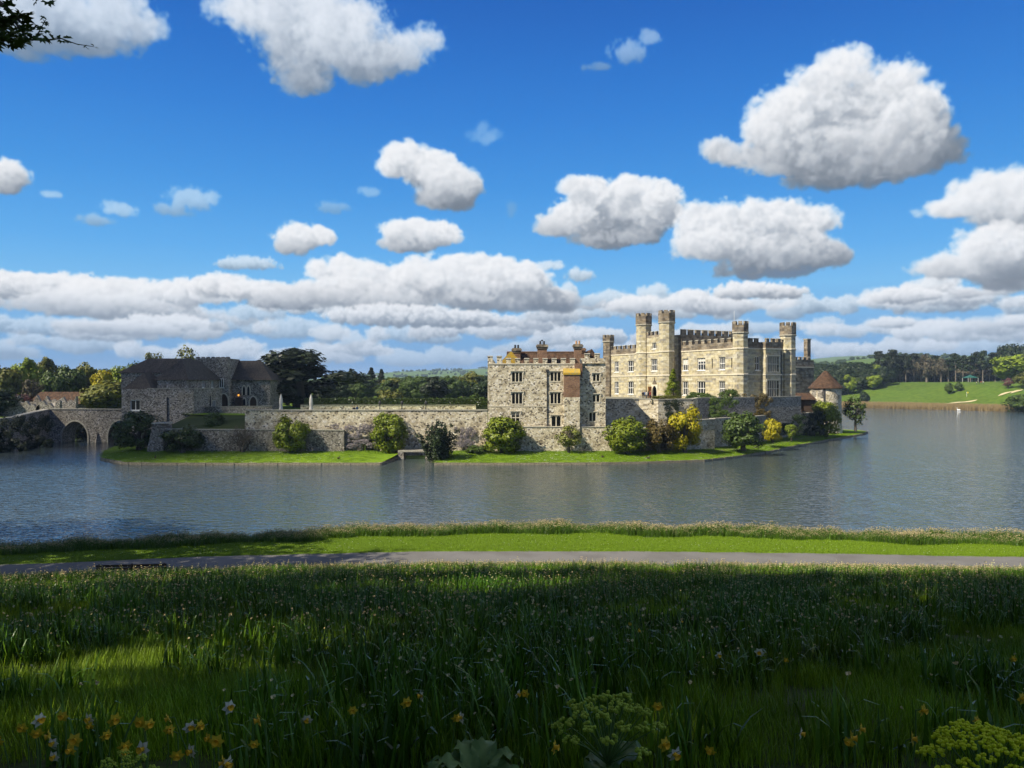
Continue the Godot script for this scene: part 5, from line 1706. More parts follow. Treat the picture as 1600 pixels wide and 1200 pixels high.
func make_bushes() -> void:
	var g := "shrubs along the outer wall"
	in_photo("evergreen_bush", "large dark evergreen bush in front of the gatehouse wall", "bush", "bush", 183, 252, 640, 702, 137, M.leaf_glossy, g)
	in_photo("evergreen_bush", "dark bush on short stems right of the pale corner buttress", "bush", "standard", 255, 317, 663, 705, 131.5, M.leaf_glossy, g)
	in_photo("bare_shrub", "leafless twiggy shrub against the low grey wall", "shrub", "twigs", 350, 408, 648, 706, 132.2, M.leaf_grey, g)
	in_photo("green_shrub", "loose green shrub on the ledge below the gatehouse corner", "shrub", "bush", 318, 350, 643, 672, 138, M.leaf_green, g)
	in_photo("round_bush", "round yellow-green bush leftmost on the sunlit lawn", "bush", "standard", 427, 482, 647, 706, 132, M.leaf_bright, g)
	in_photo("wisteria", "mauve wisteria trained over the low water arch", "climber", "creeper", 522, 592, 664, 703, 134.2, M.leaf_mauve, g, 0.25)
	in_photo("round_bush", "round yellow-green bush between the wisteria and the yew", "bush", "standard", 580, 638, 643, 707, 132.5, M.leaf_bright, g)
	in_photo("yew_bush", "dark feathery yew leaning over the narrow inlet", "bush", "yew", 649, 728, 658, 719, 125.5, M.leaf_yew, g)
	in_photo("wisteria", "thin mauve climber on the wall behind the yew", "climber", "creeper", 712, 742, 668, 700, 134.5, M.leaf_mauve, g, 0.25)
	in_photo("low_shrub", "low green shrub between the yew and the tower house bush", "shrub", "bush", 730, 768, 694, 711, 131.5, M.leaf_green, g)
	in_photo("round_bush", "big round bush at the tower house's left corner", "bush", "standard", 750, 820, 649, 708, 131.5, M.leaf_bright, g)
	in_photo("sparse_shrub", "pale airy shrub below the tower house chimney breast", "shrub", "sparse", 864, 914, 657, 706, 131.8, M.leaf_light, g)
	in_photo("round_bush", "glossy bush right of the tower house, leftmost of three together", "bush", "standard", 946, 1014, 649, 708, 130.5, M.leaf_bright, g)
	in_photo("bronze_bush", "bronze brown bush between glossy and golden bushes", "bush", "bush", 1006, 1054, 651, 704, 131.5, M.leaf_brown, g)
	in_photo("golden_bush", "tall golden yellow bush below the terrace wall", "bush", "standard", 1043, 1098, 630, 704, 132.5, M.leaf_yellow, g)
	in_photo("dome_bush", "dense green dome bush before the sunlit bastion wall", "bush", "standard", 1129, 1194, 641, 701, 136.5, M.leaf_green, g)
	in_photo("golden_bush", "small golden bush beside the green dome bush", "bush", "bush", 1191, 1224, 653, 690, 148.0, M.leaf_yellow, g)
	in_photo("young_shrub", "thin young shrub against the ivied moat wall", "shrub", "sparse", 1226, 1248, 660, 687, 155.0, M.leaf_lime, g)
	in_photo("round_bush", "bright bush in front of the round tower", "bush", "standard", 1267, 1314, 625, 680, 178.0, M.leaf_bright, g)
	in_photo("lawn_tree", "small dark tree alone on the island's tip", "tree", "sparse", 1316, 1357, 616, 670, 192.0, M.leaf_green, g)
	in_photo("arch_bush", "dark bush seen through the first bridge arch", "bush", "bush", 82, 146, 650, 696, 179.0, M.leaf_dark, g)
	g = "plants of the castle terrace"
	in_photo("conical_shrub", "tall conical green shrub beside the castle's entrance tower", "shrub", "cone", 1034, 1070, 574, 628, 160.0, M.leaf_bright, g)
	in_photo("terrace_shrub", "spreading green shrub under the castle's sunlit windows", "shrub", "bush", 1070, 1118, 611, 630, 157.0, M.leaf_green, g)
	in_photo("terrace_shrub", "green shrub at the foot of the castle's corner turret", "shrub", "bush", 1124, 1156, 607, 632, 157.5, M.leaf_green, g)
	in_photo("low_border", "low grey green border above the terrace wall", "border", "bush", 1012, 1068, 617, 627, 151.0, M.leaf_olive, g, 0.4)
	in_photo("hanging_creeper", "brown creeper hanging over the shaded terrace wall", "climber", "creeper", 1162, 1204, 616, 655, 157.3, M.leaf_brown, g, 0.6)
	in_photo("ivy", "dark ivy on the upper terrace wall behind the golden bush", "climber", "creeper", 1022, 1066, 625, 662, 146.2, M.leaf_dark, g, 0.3)
	in_photo("ivy", "green ivy on the shaded terrace wall right of golden bush", "climber", "creeper", 1096, 1150, 620, 656, 151.5, M.leaf_green, g, 0.4)
	in_photo("ivy", "dark ivy on the moat wall next to the round tower", "climber", "creeper", 1255, 1288, 643, 682, 175.5, M.leaf_dark, g, 0.6)
	in_photo("ivy", "dark ivy hanging on the middle of the moat wall", "climber", "creeper", 1212, 1258, 648, 680, 162.0, M.leaf_yew, g, 0.5)
	in_photo("ivy", "dark ivy over the bridge approach wall at left edge", "climber", "creeper", -10, 44, 652, 710, 146.0, M.leaf_dark, g, 0.6)
	in_photo("ivy", "dark ivy on the bridge approach next to first arch", "climber", "creeper", 36, 82, 650, 704, 154.0, M.leaf_dark, g, 0.6)
	# the clipped hedge along the garden: leaves on a box
	var l := Leaves.new()
	var r := RandomNumberGenerator.new()
	r.seed = 17
	for k in 5700:
		var x := r.randf_range(0.0, 37.0)
		var top := r.randf() < 0.35
		var p := Vector3(x, 1.42 if top else r.randf_range(0.0, 1.42), r.randf_range(-1.2, 0.0) if top else 0.0) + Vector3(r.randfn(), r.randfn(), r.randfn()) * 0.05
		var out := (Vector3.UP if top else Vector3.BACK) + Vector3(r.randfn(), r.randfn(), r.randfn()) * 0.5
		out = out.normalized()
		var dir := out.cross(Vector3(r.randfn(), r.randfn(), r.randfn())).normalized()
		var t := r.randf_range(0.6, 1.3)
		l.leaf(p, dir, dir.cross(out), 0.3, 0.2, out, Color(t, t, t))
	var h := thing("clipped_hedge", "long clipped dark hedge behind the pale parapet", "hedge", Vector3(-41.5, 8.3, -154.5))
	put("foliage", l.mesh(), M.leaf_glossy, h)
	put("hedge_core", box_mesh(Vector3(0, -1.5, -1.15), Vector3(37, 1.38, -0.06)), M.leaf_dark, h)

func stand(called: String, label: String, kind: String, px0: float, px1: float, top: float, d: float, m: Material, group: String, base_y := -99.0, bark: Material = null) -> Node3D:   # a tree rooted in the far land, its top where it was measured
	var x := ((px0 + px1) / 2 - 800.0) / F * d
	var y := far_ground(x, d) - 0.2 if base_y < -90.0 else base_y
	var tall := EYE - (top - 600.0) / F * d - y
	return plant(called, label, "tree", kind, Vector3(x, y, -d), (px1 - px0) / 2 * d / F * 1.2, tall, m, bark if bark else M.bark, group)

const ORDER := ["first", "second", "third", "fourth", "fifth", "sixth", "seventh", "eighth", "ninth", "tenth", "eleventh", "twelfth", "thirteenth", "fourteenth", "fifteenth", "sixteenth", "seventeenth", "eighteenth", "nineteenth", "twentieth", "twenty-first", "twenty-second", "twenty-third", "twenty-fourth", "twenty-fifth", "twenty-sixth", "twenty-seventh", "twenty-eighth", "twenty-ninth", "thirtieth"]

func make_trees() -> void:
	var g := "spring wood behind the bridge"
	stand("oak_tree", "olive yellow tree at the photo's left edge", "oak", -22, 34, 560, 216, M.leaf_olive, g)
	stand("oak_tree", "yellow-green tree second from the left edge", "oak", 18, 62, 557, 226, M.leaf_lime, g)
	stand("oak_tree", "olive tree above the mill ruin's left end", "oak", 46, 92, 556, 238, M.leaf_olive, g)
	stand("blossom_tree", "greyish budding tree in front of the olive trees", "sparse", 34, 66, 586, 208, M.leaf_grey, g)
	stand("blossom_tree", "low russet tree beside the mill ruin", "sparse", 20, 46, 612, 203, M.leaf_pink, g)
	stand("oak_tree", "mid green tree over the barn roof", "oak", 66, 106, 573, 221, M.leaf_green, g)
	stand("oak_tree", "tall olive green tree right of the barn", "oak", 92, 134, 563, 232, M.leaf_green, g)
	stand("oak_tree", "olive tree left of the yellow tree", "oak", 118, 158, 561, 240, M.leaf_olive, g)
	stand("oak_tree", "small bright yellow tree above the bridge", "oak", 145, 178, 573, 226, M.leaf_yellow, g)
	stand("oak_tree", "wide golden olive tree next to the gatehouse", "oak", 130, 200, 589, 206, M.leaf_olive, g)
	stand("oak_tree", "green tree above the gatehouse's left end", "oak", 172, 214, 566, 236, M.leaf_lime, g)
	stand("oak_tree", "grey green tree rising over the gatehouse roof", "sparse", 186, 232, 554, 250, M.leaf_green, g)
	stand("bare_tree", "small leafless tree above the wood's left half", "bare", 88, 122, 553, 262, M.leaf_grey, g)
	stand("bare_tree", "larger leafless tree above the wood near gatehouse", "bare", 140, 182, 547, 262, M.leaf_grey, g)
	stand("airy_tree", "airy light green tree over gatehouse, left of two", "sparse", 224, 258, 541, 265, M.leaf_olive, g)
	stand("airy_tree", "airy light green tree over gatehouse, right of two", "sparse", 268, 314, 535, 265, M.leaf_olive, g)
	stand("airy_tree", "small tree peeping over the gatehouse ridge", "sparse", 300, 330, 551, 268, M.leaf_green, g)
	stand("dark_tree", "dark thicket tree left of the mill ruin", "oak", -30, 26, 604, 190, M.leaf_yew, g)
	g = "trees behind the garden wall"
	stand("holm_oak", "huge dark evergreen oak right of the gatehouse", "holm", 368, 566, 536, 192, M.leaf_dark, g, 6.8)
	var mid := [
		["budding_tree", "brown budding tree just right of the evergreen oak", "sparse", 520, 556, 575, 300, "leaf_grey"],
		["fir_tree", "small dark fir above the brown budding tree", "cone", 534, 562, 574, 310, "leaf_dark"],
		["spring_tree", "yellow-green tree left of the dark cedar", "oak", 538, 572, 582, 270, "leaf_olive"],
		["cedar_tree", "wide dark cedar in the park behind the hedge", "pine", 546, 586, 584, 260, "leaf_yew"],
		["fir_tree", "taller dark fir in the park, left of two", "cone", 562, 598, 573, 320, "leaf_dark"],
		["fir_tree", "slimmer dark fir in the park, right of two", "cone", 582, 610, 575, 318, "leaf_dark"],
		["park_tree", "olive tree right of the two firs", "oak", 596, 628, 586, 280, "leaf_olive"],
		["park_tree", "round olive tree standing over the hedge", "oak", 584, 634, 603, 215, "leaf_olive"],
		["park_tree", "green tree behind the round olive tree", "oak", 626, 658, 590, 270, "leaf_green"],
		["park_tree", "grey green tree left of the dark dome tree", "oak", 640, 676, 586, 300, "leaf_green"],
		["dome_tree", "dark dome shaped tree in the middle of the park", "oak", 656, 702, 587, 240, "leaf_dark"],
		["park_tree", "green tree just right of the dark dome tree", "oak", 694, 724, 588, 275, "leaf_green"],
		["park_tree", "brownish tree near the tower house", "sparse", 708, 740, 582, 290, "leaf_olive"],
		["park_tree", "yellow-green tree beside the tower house", "oak", 724, 760, 577, 300, "leaf_olive"],
		["park_tree", "dark green tree against the tower house's left edge", "oak", 736, 782, 586, 262, "leaf_yew"],
		["park_tree", "low dark tree behind the hedge's left end", "oak", 516, 548, 598, 250, "leaf_yew"],
		["park_tree", "low dark tree between cedar and round olive tree", "oak", 566, 600, 596, 300, "leaf_yew"],
		["roof_tree", "bare tree top showing behind the tower house chimney", "bare", 906, 930, 545, 300, "leaf_grey"],
	]
	for t in mid: stand(t[0], t[1], t[2], t[3], t[4], t[5], t[6], M[t[7]], g)
	g = "trees beyond the lake"
	var east := [
		["lime_tree", "round bright green tree alone near the round tower", "oak", 1315, 1337, 584, 470, "leaf_lime"],
		["young_tree", "slim green tree right of the round bright one", "sparse", 1335, 1346, 587, 475, "leaf_green"],
		["lime_tree", "bright green tree at the dark wood's edge", "oak", 1355, 1378, 583, 470, "leaf_lime"],
		["lime_tree", "light green tree above the wood edge tree", "sparse", 1362, 1382, 564, 485, "leaf_lime"],
		["golf_tree", "small round tree on the far grass, left of pair", "oak", 1477, 1489, 597, 425, "leaf_green"],
		["golf_tree", "small round tree on the far grass, right of pair", "oak", 1492, 1504, 596, 425, "leaf_green"],
		["shore_bush", "dark bush above the reeds near the round tower", "oak", 1343, 1358, 610, 428, "leaf_yew"],
		["maple_tree", "small purple tree on the far grass at right", "sparse", 1566, 1584, 588, 405, "leaf_pink"],
		["beech_tree", "big fresh green beech at the photo's right edge", "oak", 1556, 1622, 549, 430, "leaf_lime"],
		["hawthorn_tree", "pale olive tree in front of the big beech", "sparse", 1582, 1622, 580, 398, "leaf_olive"],
		["willow_bush", "green willow bush at the right end of reeds", "oak", 1576, 1640, 613, 352, "leaf_green"],
	]
	for t in east: stand(t[0], t[1], t[2], t[3], t[4], t[5], t[6], M[t[7]], g)
	var r := RandomNumberGenerator.new()
	r.seed = 23
	var px := 1374.0
	var count := [0, 0, 0]
	while px < 1570.0:
		var k := r.randi() % 3
		if px < 1430: k = 0 if r.randf() < 0.7 else 1
		var wide := r.randf_range(10, 15)
		var top := 549.0 + r.randf_range(-4, 10) - (4.0 if px < 1440 else 0.0)
		stand(["pine_tree", "pine_tree", "budding_tree"][k], ["dark pine, ", "olive green pine, ", "brown budding tree, "][k] + ORDER[count[k]] + " of its kind in the far row", ["pine", "pine", "sparse"][k], px - wide, px + wide, top, r.randf_range(492, 520), [M.leaf_dark, M.leaf_yew, M.leaf_grey][k], ["dark pines in a row beyond the lake", "olive pines in a row beyond the lake", "budding trees in a row beyond the lake"][k], -99.0, M.pale_bark)
		count[k] += 1
		px += r.randf_range(8, 13)
	for k in 7:
		stand("ridge_tree", "tall dark tree, " + ORDER[k] + " from left on the upper right rise", "oak", 1556 + k * 11, 1584 + k * 11, 530 + absf(k - 1.5) * 3.0, 560 + r.randf_range(0, 30), M.leaf_yew, "tall trees on the right hand rise")
	# woods that read as one mass
	wood("woodland", "dark mass of woodland between the castle and the pines", M.leaf_yew, [[1262, 1392, 470, 540, 90, 9, 16]], 31)
	wood("woodland", "brown budding woodland behind the far pines", M.leaf_grey, [[1380, 1640, 525, 600, 150, 11, 18], [1330, 1420, 640, 760, 60, 10, 16]], 32)
	wood("woodland", "dark understorey of the far pine row", M.leaf_dark, [[1376, 1560, 520, 545, 110, 4, 8]], 34)
	wood("woodland", "green belt of woodland behind the park trees", M.leaf_green, [[200, 800, 330, 480, 420, 4.5, 8.5], [-60, 240, 262, 330, 150, 9, 13], [505, 800, 255, 330, 160, 3, 7], [-60, 210, 205, 260, 150, 3, 6]], 33)
	wood("woodland", "hedgerows and copses on the far hills", M.leaf_green, [[560, 1000, 1500, 3600, 1500, 6, 11], [1240, 1660, 700, 1600, 900, 4, 9], [-60, 560, 700, 2600, 500, 7, 12]], 35)

func wood(called: String, label: String, m: Material, areas: Array, seed_: int) -> void:
	var r := RandomNumberGenerator.new()
	r.seed = seed_
	var where := []
	for a in areas:
		for k in a[4]:
			var d := r.randf_range(a[2], a[3])
			var x := (r.randf_range(a[0], a[1]) - 800.0) / F * d
			if a[2] > 650:   # in lines and knots rather than everywhere
				if hills.get_noise_2d(x * 0.35, d * 0.12) < 0.06: continue
			var h := r.randf_range(a[5], a[6])
			var w := h * r.randf_range(0.38, 0.6) * (1.1 if a[2] > 650 else 1.0)
			where.append(Transform3D(Basis(Vector3.UP, r.randf_range(0, TAU)).scaled_local(Vector3(w, h / 2.2, w)), Vector3(x, far_ground(x, d) - 0.3, -d)))
	var mm := MultiMesh.new()
	mm.transform_format = MultiMesh.TRANSFORM_3D
	mm.mesh = kinds["oak"][seed_ % 4][0]
	mm.instance_count = where.size()
	for k in where.size(): mm.set_instance_transform(k, where[k])
	var o := MultiMeshInstance3D.new()
	o.multimesh = mm
	o.material_override = m
	o.name = numbered(called)
	add_child(o)
	tag(o, label, "woodland", "", "stuff")
# ---------------------------------------------------------------- soft bodies: people and birds
func soft_body(bones: Array, cell: float, blend: float, paint: Callable) -> ArrayMesh:   # bones of [from, to, radius, radius]; one closed skin round them all
	var lo := Vector3(1e9, 1e9, 1e9)
	var hi := -lo
	for b in bones:
		var m := maxf(b[2], b[3]) + cell * 2.5
		lo = lo.min((b[0] as Vector3).min(b[1]) - Vector3(m, m, m))
		hi = hi.max((b[0] as Vector3).max(b[1]) + Vector3(m, m, m))
	var nx := int((hi.x - lo.x) / cell) + 2
	var ny := int((hi.y - lo.y) / cell) + 2
	var nz := int((hi.z - lo.z) / cell) + 2
	var f := PackedFloat32Array()
	f.resize(nx * ny * nz)
	for z in nz:
		for y in ny:
			for x in nx:
				var p := lo + Vector3(x, y, z) * cell
				var s := 0.0
				for b in bones:
					var a: Vector3 = b[0]
					var ab: Vector3 = b[1] - a
					var t := clampf((p - a).dot(ab) / maxf(ab.length_squared(), 1e-9), 0, 1)
					s += exp(-(p.distance_to(a + ab * t) - lerpf(b[2], b[3], t)) / blend)
				f[(z * ny + y) * nx + x] = -blend * log(maxf(s, 1e-30))
	var at_ := {}
	var v := PackedVector3Array()
	var n := PackedVector3Array()
	var col := PackedColorArray()
	var idx := PackedInt32Array()
	var o := [0, 1, nx, nx + 1, nx * ny, nx * ny + 1, nx * ny + nx, nx * ny + nx + 1]
	for z in nz - 1:
		for y in ny - 1:
			for x in nx - 1:
				var k := (z * ny + y) * nx + x
				var inside := 0
				for c in 8:
					if f[k + o[c]] < 0: inside += 1
				if inside == 0 or inside == 8: continue
				var sum := Vector3.ZERO
				var cnt := 0
				for e in [[0, 1], [2, 3], [4, 5], [6, 7], [0, 2], [1, 3], [4, 6], [5, 7], [0, 4], [1, 5], [2, 6], [3, 7]]:
					var fa := f[k + o[e[0]]]
					var fb := f[k + o[e[1]]]
					if (fa < 0) != (fb < 0):
						var t := fa / (fa - fb)
						var pa := Vector3(e[0] & 1, (e[0] >> 1) & 1, e[0] >> 2)
						var pb := Vector3(e[1] & 1, (e[1] >> 1) & 1, e[1] >> 2)
						sum += pa.lerp(pb, t)
						cnt += 1
				var p := lo + (Vector3(x, y, z) + sum / cnt) * cell
				at_[k] = v.size()
				v.append(p)
				n.append(Vector3(f[k + 1] - f[k], f[k + nx] - f[k], f[k + nx * ny] - f[k]).normalized())
				col.append(paint.call(p))
	for z in range(1, nz - 1):
		for y in range(1, ny - 1):
			for x in range(1, nx - 1):
				var k := (z * ny + y) * nx + x
				var a := f[k] < 0
				for e in [[1, nx, nx * ny], [nx, nx * ny, 1], [nx * ny, 1, nx]]:
					if a == (f[k + e[0]] < 0): continue
					var q := [k, k - e[1], k - e[1] - e[2], k - e[2]]
					if not (at_.has(q[0]) and at_.has(q[1]) and at_.has(q[2]) and at_.has(q[3])): continue
					var w: Array = [0, 1, 2, 0, 2, 3] if not a else [0, 2, 1, 0, 3, 2]
					for c in w: idx.append(at_[q[c]])
	var arrays := []
	arrays.resize(Mesh.ARRAY_MAX)
	arrays[Mesh.ARRAY_VERTEX] = v
	arrays[Mesh.ARRAY_NORMAL] = n
	arrays[Mesh.ARRAY_COLOR] = col
	arrays[Mesh.ARRAY_INDEX] = idx
	var m := ArrayMesh.new()
	m.add_surface_from_arrays(Mesh.PRIMITIVE_TRIANGLES, arrays)
	return m

func person_mesh(top: Color, legs: Color, hair: Color, stride: float, arm: float) -> ArrayMesh:
	var b := []
	for s in [-1.0, 1.0]:
		var k: float = s * stride
		var hip := Vector3(0.09 * s, 0.92, 0)
		var knee := Vector3(0.10 * s, 0.50, 0.10 * k + 0.02)
		var foot := Vector3(0.10 * s, 0.07, 0.22 * k)
		b.append([hip, knee, 0.085, 0.06])
		b.append([knee, foot, 0.058, 0.04])
		b.append([foot, foot + Vector3(0.01 * s, -0.03, 0.15), 0.045, 0.035])
		var sh := Vector3(0.19 * s, 1.42, 0)
		var el := Vector3(0.25 * s, 1.15, -0.06 * k + 0.01)
		var ha := Vector3(0.22 * s, 0.90 + arm, 0.08 + 0.1 * arm - 0.08 * k)
		b.append([sh, el, 0.055, 0.045])
		b.append([el, ha, 0.042, 0.032])
		b.append([ha, ha + Vector3(0, -0.08, 0.02), 0.034, 0.024])
	b.append([Vector3(0, 0.95, 0), Vector3(0, 1.15, 0), 0.14, 0.13])
	b.append([Vector3(0, 1.15, 0), Vector3(0, 1.38, 0), 0.135, 0.15])
	b.append([Vector3(-0.12, 1.42, 0), Vector3(0.12, 1.42, 0), 0.075, 0.075])
	b.append([Vector3(0, 1.45, 0), Vector3(0, 1.56, 0.01), 0.055, 0.05])
	b.append([Vector3(0, 1.62, 0.02), Vector3(0, 1.70, 0.0), 0.085, 0.095])
	b.append([Vector3(0, 1.63, 0.10), Vector3(0, 1.60, 0.115), 0.02, 0.02])
	var skin := Color(0.42, 0.26, 0.18)
	return soft_body(b, 0.035, 0.018, func(p: Vector3) -> Color:
		if p.y > 1.68 or (p.y > 1.55 and p.z < 0.0): return hair
		if p.y > 1.51: return skin
		if p.y < 0.10: return Color(0.03, 0.025, 0.02)
		if absf(p.x) > 0.17 and p.y < 0.92 + arm: return skin
		return legs if p.y < 0.93 else top)

func person(label: String, where: Vector3, turn: float, mesh: Mesh, group: String, tall := 1.0) -> void:
	var o := put("person", mesh, M.cloth, null, Transform3D(Basis(Vector3.UP, turn).scaled(Vector3(tall, tall, tall)), where))
	tag(o, label, "person", group)

func make_small_things() -> void:
	M.cloth = mat("clothing", Color.WHITE, 0.9)
	M.cloth.vertex_color_use_as_albedo = true
	var dark := person_mesh(Color(0.02, 0.022, 0.03), Color(0.02, 0.02, 0.028), Color(0.03, 0.02, 0.012), 0.3, 0.05)
	var blue := person_mesh(Color(0.05, 0.09, 0.17), Color(0.03, 0.03, 0.04), Color(0.10, 0.06, 0.03), -0.4, 0.25)
	var pale := person_mesh(Color(0.45, 0.42, 0.38), Color(0.05, 0.06, 0.09), Color(0.05, 0.03, 0.02), 0.5, 0.1)
	var red := person_mesh(Color(0.30, 0.05, 0.04), Color(0.04, 0.045, 0.06), Color(0.20, 0.13, 0.06), 0.2, 0.2)
	var g := "visitors by the castle door"
	var y := 9.46
	for p in [[1004.5, 163.0, 0.4, dark, "person in dark coat, leftmost by the castle door"], [1007.5, 164.5, -0.7, blue, "person in blue jacket, second from the left by castle door"], [1010.2, 163.5, 2.4, pale, "person in pale top among visitors by the castle door"], [1012.8, 164.2, 3.0, dark, "person in dark coat, fourth from left by castle door"], [1016.0, 165.5, 1.2, red, "person in red top nearest the castle door"]]:
		person(p[4], Vector3((p[0] - 800.0) / F * p[1], y, -p[1]), p[2], p[3], g)
	person("person in dark clothes on the garden terrace, left of two", Vector3((553.0 - 800) / F * 139.5, 6.9, -139.5), 0.5, dark, "people on the garden terrace", 1.05)
	person("person in blue jacket on the garden terrace, right of two", Vector3((558.0 - 800) / F * 140.2, 6.9, -140.2), -2.2, blue, "people on the garden terrace", 1.1)
	for p in [[1526.0, 428.0, 0.3, pale, "person in pale top sitting out by far pines, leftmost"], [1530.0, 427.0, 1.9, dark, "person in dark clothes by the far pines, second"], [1533.0, 429.0, -1.0, red, "person in red top by the far pines, third"], [1536.5, 428.0, 2.6, pale, "person in pale top by the far pines, rightmost"]]:
		var x: float = (p[0] - 800.0) / F * p[1]
		person(p[4], Vector3(x, far_ground(x, p[1]), -p[1]), p[2], p[3], "people on the far grass")
	# folded parasols
	for p in [[439.0, "folded white parasol on the terrace, nearer the gatehouse"], [486.0, "folded white parasol on the terrace, nearer the hedge"]]:
		var o := thing("folded_parasol", p[1], "parasol", Vector3((p[0] - 800.0) / F * 137.5, 6.9, -137.5), 0.3, "folded parasols")
		var pole := MB.new()
		pole.lathe([Vector2(0.3, 0), Vector2(0.3, 0.06), Vector2(0.035, 0.1), Vector2(0.035, 4.0), Vector2(0.0, 4.05)], 10, Vector3.ZERO)
		put("pole", pole.mesh(), M.white_frame, o)
		var can := MB.new()
		can.lathe([Vector2(0.20, 0.9), Vector2(0.36, 1.25), Vector2(0.26, 1.8), Vector2(0.33, 2.5), Vector2(0.26, 3.3), Vector2(0.08, 3.85), Vector2(0.0, 3.95)], 9, Vector3.ZERO)
		put("canopy", can.mesh(), M.blind, o)
	# dark posts along the garden terrace
	for p in [[593.5, "slim dark lamp post on the terrace, left of three"], [628.0, "slim dark lamp post on the terrace, middle of three"], [665.5, "slim dark lamp post on the terrace, right of three"]]:
		var o := thing("lamp_post", p[1], "lamp post", Vector3((p[0] - 800.0) / F * 140.0, 6.9, -140.0), 0.0, "posts on the garden terrace")
		var s := MB.new()
		s.lathe([Vector2(0.2, 0), Vector2(0.2, 0.3), Vector2(0.09, 0.4), Vector2(0.09, 2.0)], 8, Vector3.ZERO)
		put("post", s.mesh(), M.lead, o)
		var c := MB.new()
		c.lathe([Vector2(0.1, 2.0), Vector2(0.22, 2.1), Vector2(0.26, 2.5), Vector2(0.12, 2.7), Vector2(0.0, 2.85)], 8, Vector3.ZERO)
		put("lantern_head", c.mesh(), M.lead, o)
	# car behind the moat wall
	var paint := mat("blue_car_paint", Color(0.03, 0.09, 0.30), 0.25)
	paint.clearcoat_enabled = true
	paint.clearcoat = 0.8
	var tyre := mat("tyre", Color(0.02, 0.02, 0.02), 0.9)
	for q in [[57.9, 169.0, "blue car parked behind the moat wall, left one"], [61.3, 173.5, "blue car parked behind the moat wall, right one"]]:
		var car := thing("parked_car", q[2], "car", Vector3(q[0], 4.9, -q[1]), deg_to_rad(52), "cars behind the moat wall")
		var b := MB.new()
		b.extrude(PackedVector2Array([Vector2(-2.1, 0.3), Vector2(2.1, 0.3), Vector2(2.15, 0.65), Vector2(1.95, 0.85), Vector2(1.1, 0.98), Vector2(0.5, 1.5), Vector2(-1.2, 1.56), Vector2(-1.9, 1.05), Vector2(-2.15, 0.9)]), -0.85, 0.85)
		put("body", b.mesh(), paint, car)
		var wd := MB.new()
		for s in [-0.853, 0.83]: wd.extrude(PackedVector2Array([Vector2(-1.5, 1.02), Vector2(0.85, 1.02), Vector2(0.42, 1.42), Vector2(-1.15, 1.47)]), s, s + 0.023)
		put("window", wd.mesh(), M.glass, car)
		for w in [[-1.3, -0.86], [-1.3, 0.66], [1.3, -0.86], [1.3, 0.66]]:
			var t := MB.new()
			t.xf = Transform3D(Basis(Vector3.RIGHT, PI / 2), Vector3(w[0], 0.32, w[1]))
			t.lathe([Vector2(0, 0), Vector2(0.32, 0), Vector2(0.32, 0.2), Vector2(0, 0.2)], 14, Vector3.ZERO)
			put("wheel", t.mesh(), tyre, car)
	# far right: marquee, golf flag and bunkers
	var mx := (1516.0 - 800.0) / F * 470.0
	var mq := thing("marquee", "dark green open sided marquee under the far pines", "marquee", Vector3(mx, far_ground(mx, 470.0), -470.0))
	var can := MB.new()
	can.hip(-3.2, 3.2, -3.2, 3.2, 2.6, 4.4, 3.19, 3.19)
	put("canopy", can.mesh(), mat("green_canvas", Color(0.02, 0.09, 0.07), 0.8), mq)
	for c in [[-3, -3], [3, -3], [-3, 3], [3, 3]]: put("pole", box_mesh(Vector3(c[0] - 0.06, 0, c[1] - 0.06), Vector3(c[0] + 0.06, 2.6, c[1] + 0.06)), M.white_frame, mq)
	var fx := (1510.5 - 800.0) / F * 412.0
	var fl := thing("golf_flag", "yellow golf flag on the far green", "flag", Vector3(fx, far_ground(fx, 412.0), -412.0))
	put("pole", box_mesh(Vector3(-0.05, 0, -0.05), Vector3(0.05, 2.6, 0.05)), M.white_frame, fl)
	put("pennant", box_mesh(Vector3(0.05, 1.9, -0.02), Vector3(0.9, 2.6, 0.02)), mat("yellow_flag", Color(0.7, 0.55, 0.05), 0.8), fl)
	for q in [[1500.0, 403.0, 16.0, 1.6, "pale sand bunker below the golf flag"], [1570.0, 398.0, 7.0, 1.2, "pale sand bunker under the purple tree"], [1588.0, 396.0, 6.0, 1.2, "pale sand bunker at the photo's right edge"]]:
		var bx: float = (q[0] - 800.0) / F * q[1]
		var s := MB.new()
		for k in 24:
			var a0 := TAU * k / 24.0
			var a1 := TAU * (k + 1) / 24.0
			var e0: float = 1.0 + 0.2 * sin(a0 * 3.0)
			var e1: float = 1.0 + 0.2 * sin(a1 * 3.0)
			var pts := []
			for e in [Vector2.ZERO, Vector2(cos(a0), sin(a0)) * e0, Vector2(cos(a1), sin(a1)) * e1]:
				var wx: float = bx + e.x * q[2] * 0.5
				var wd2: float = q[1] - e.y * q[3]
				pts.append(Vector3(wx, far_ground(wx, wd2) + 0.25, -wd2))
			s.tri(pts[0], pts[2], pts[1])
		var so := put("sand_bunker", s.mesh(), M.sand)
		tag(so, q[4], "bunker", "golf bunkers")
	# bench by the path, seen from behind, and the sign beside the bridge road
	var bx := -22.0
	var bd := along(WAY, bx) - 4.7
	var be := thing("path_bench", "long dark timber bench beside the path at left", "bench", Vector3(bx, near_ground(bx, bd) - 0.05, -bd), deg_to_rad(6))
	for k in 3: put("seat_plank", box_mesh(Vector3(-1.95, 0.42, -0.62 + k * 0.17), Vector3(1.95, 0.47, -0.48 + k * 0.17)), M.wood, be)
	for k in 2: put("back_plank", box_mesh(Vector3(-1.95, 0.56 + k * 0.17, -0.06), Vector3(1.95, 0.70 + k * 0.17, 0.0)), M.wood, be)
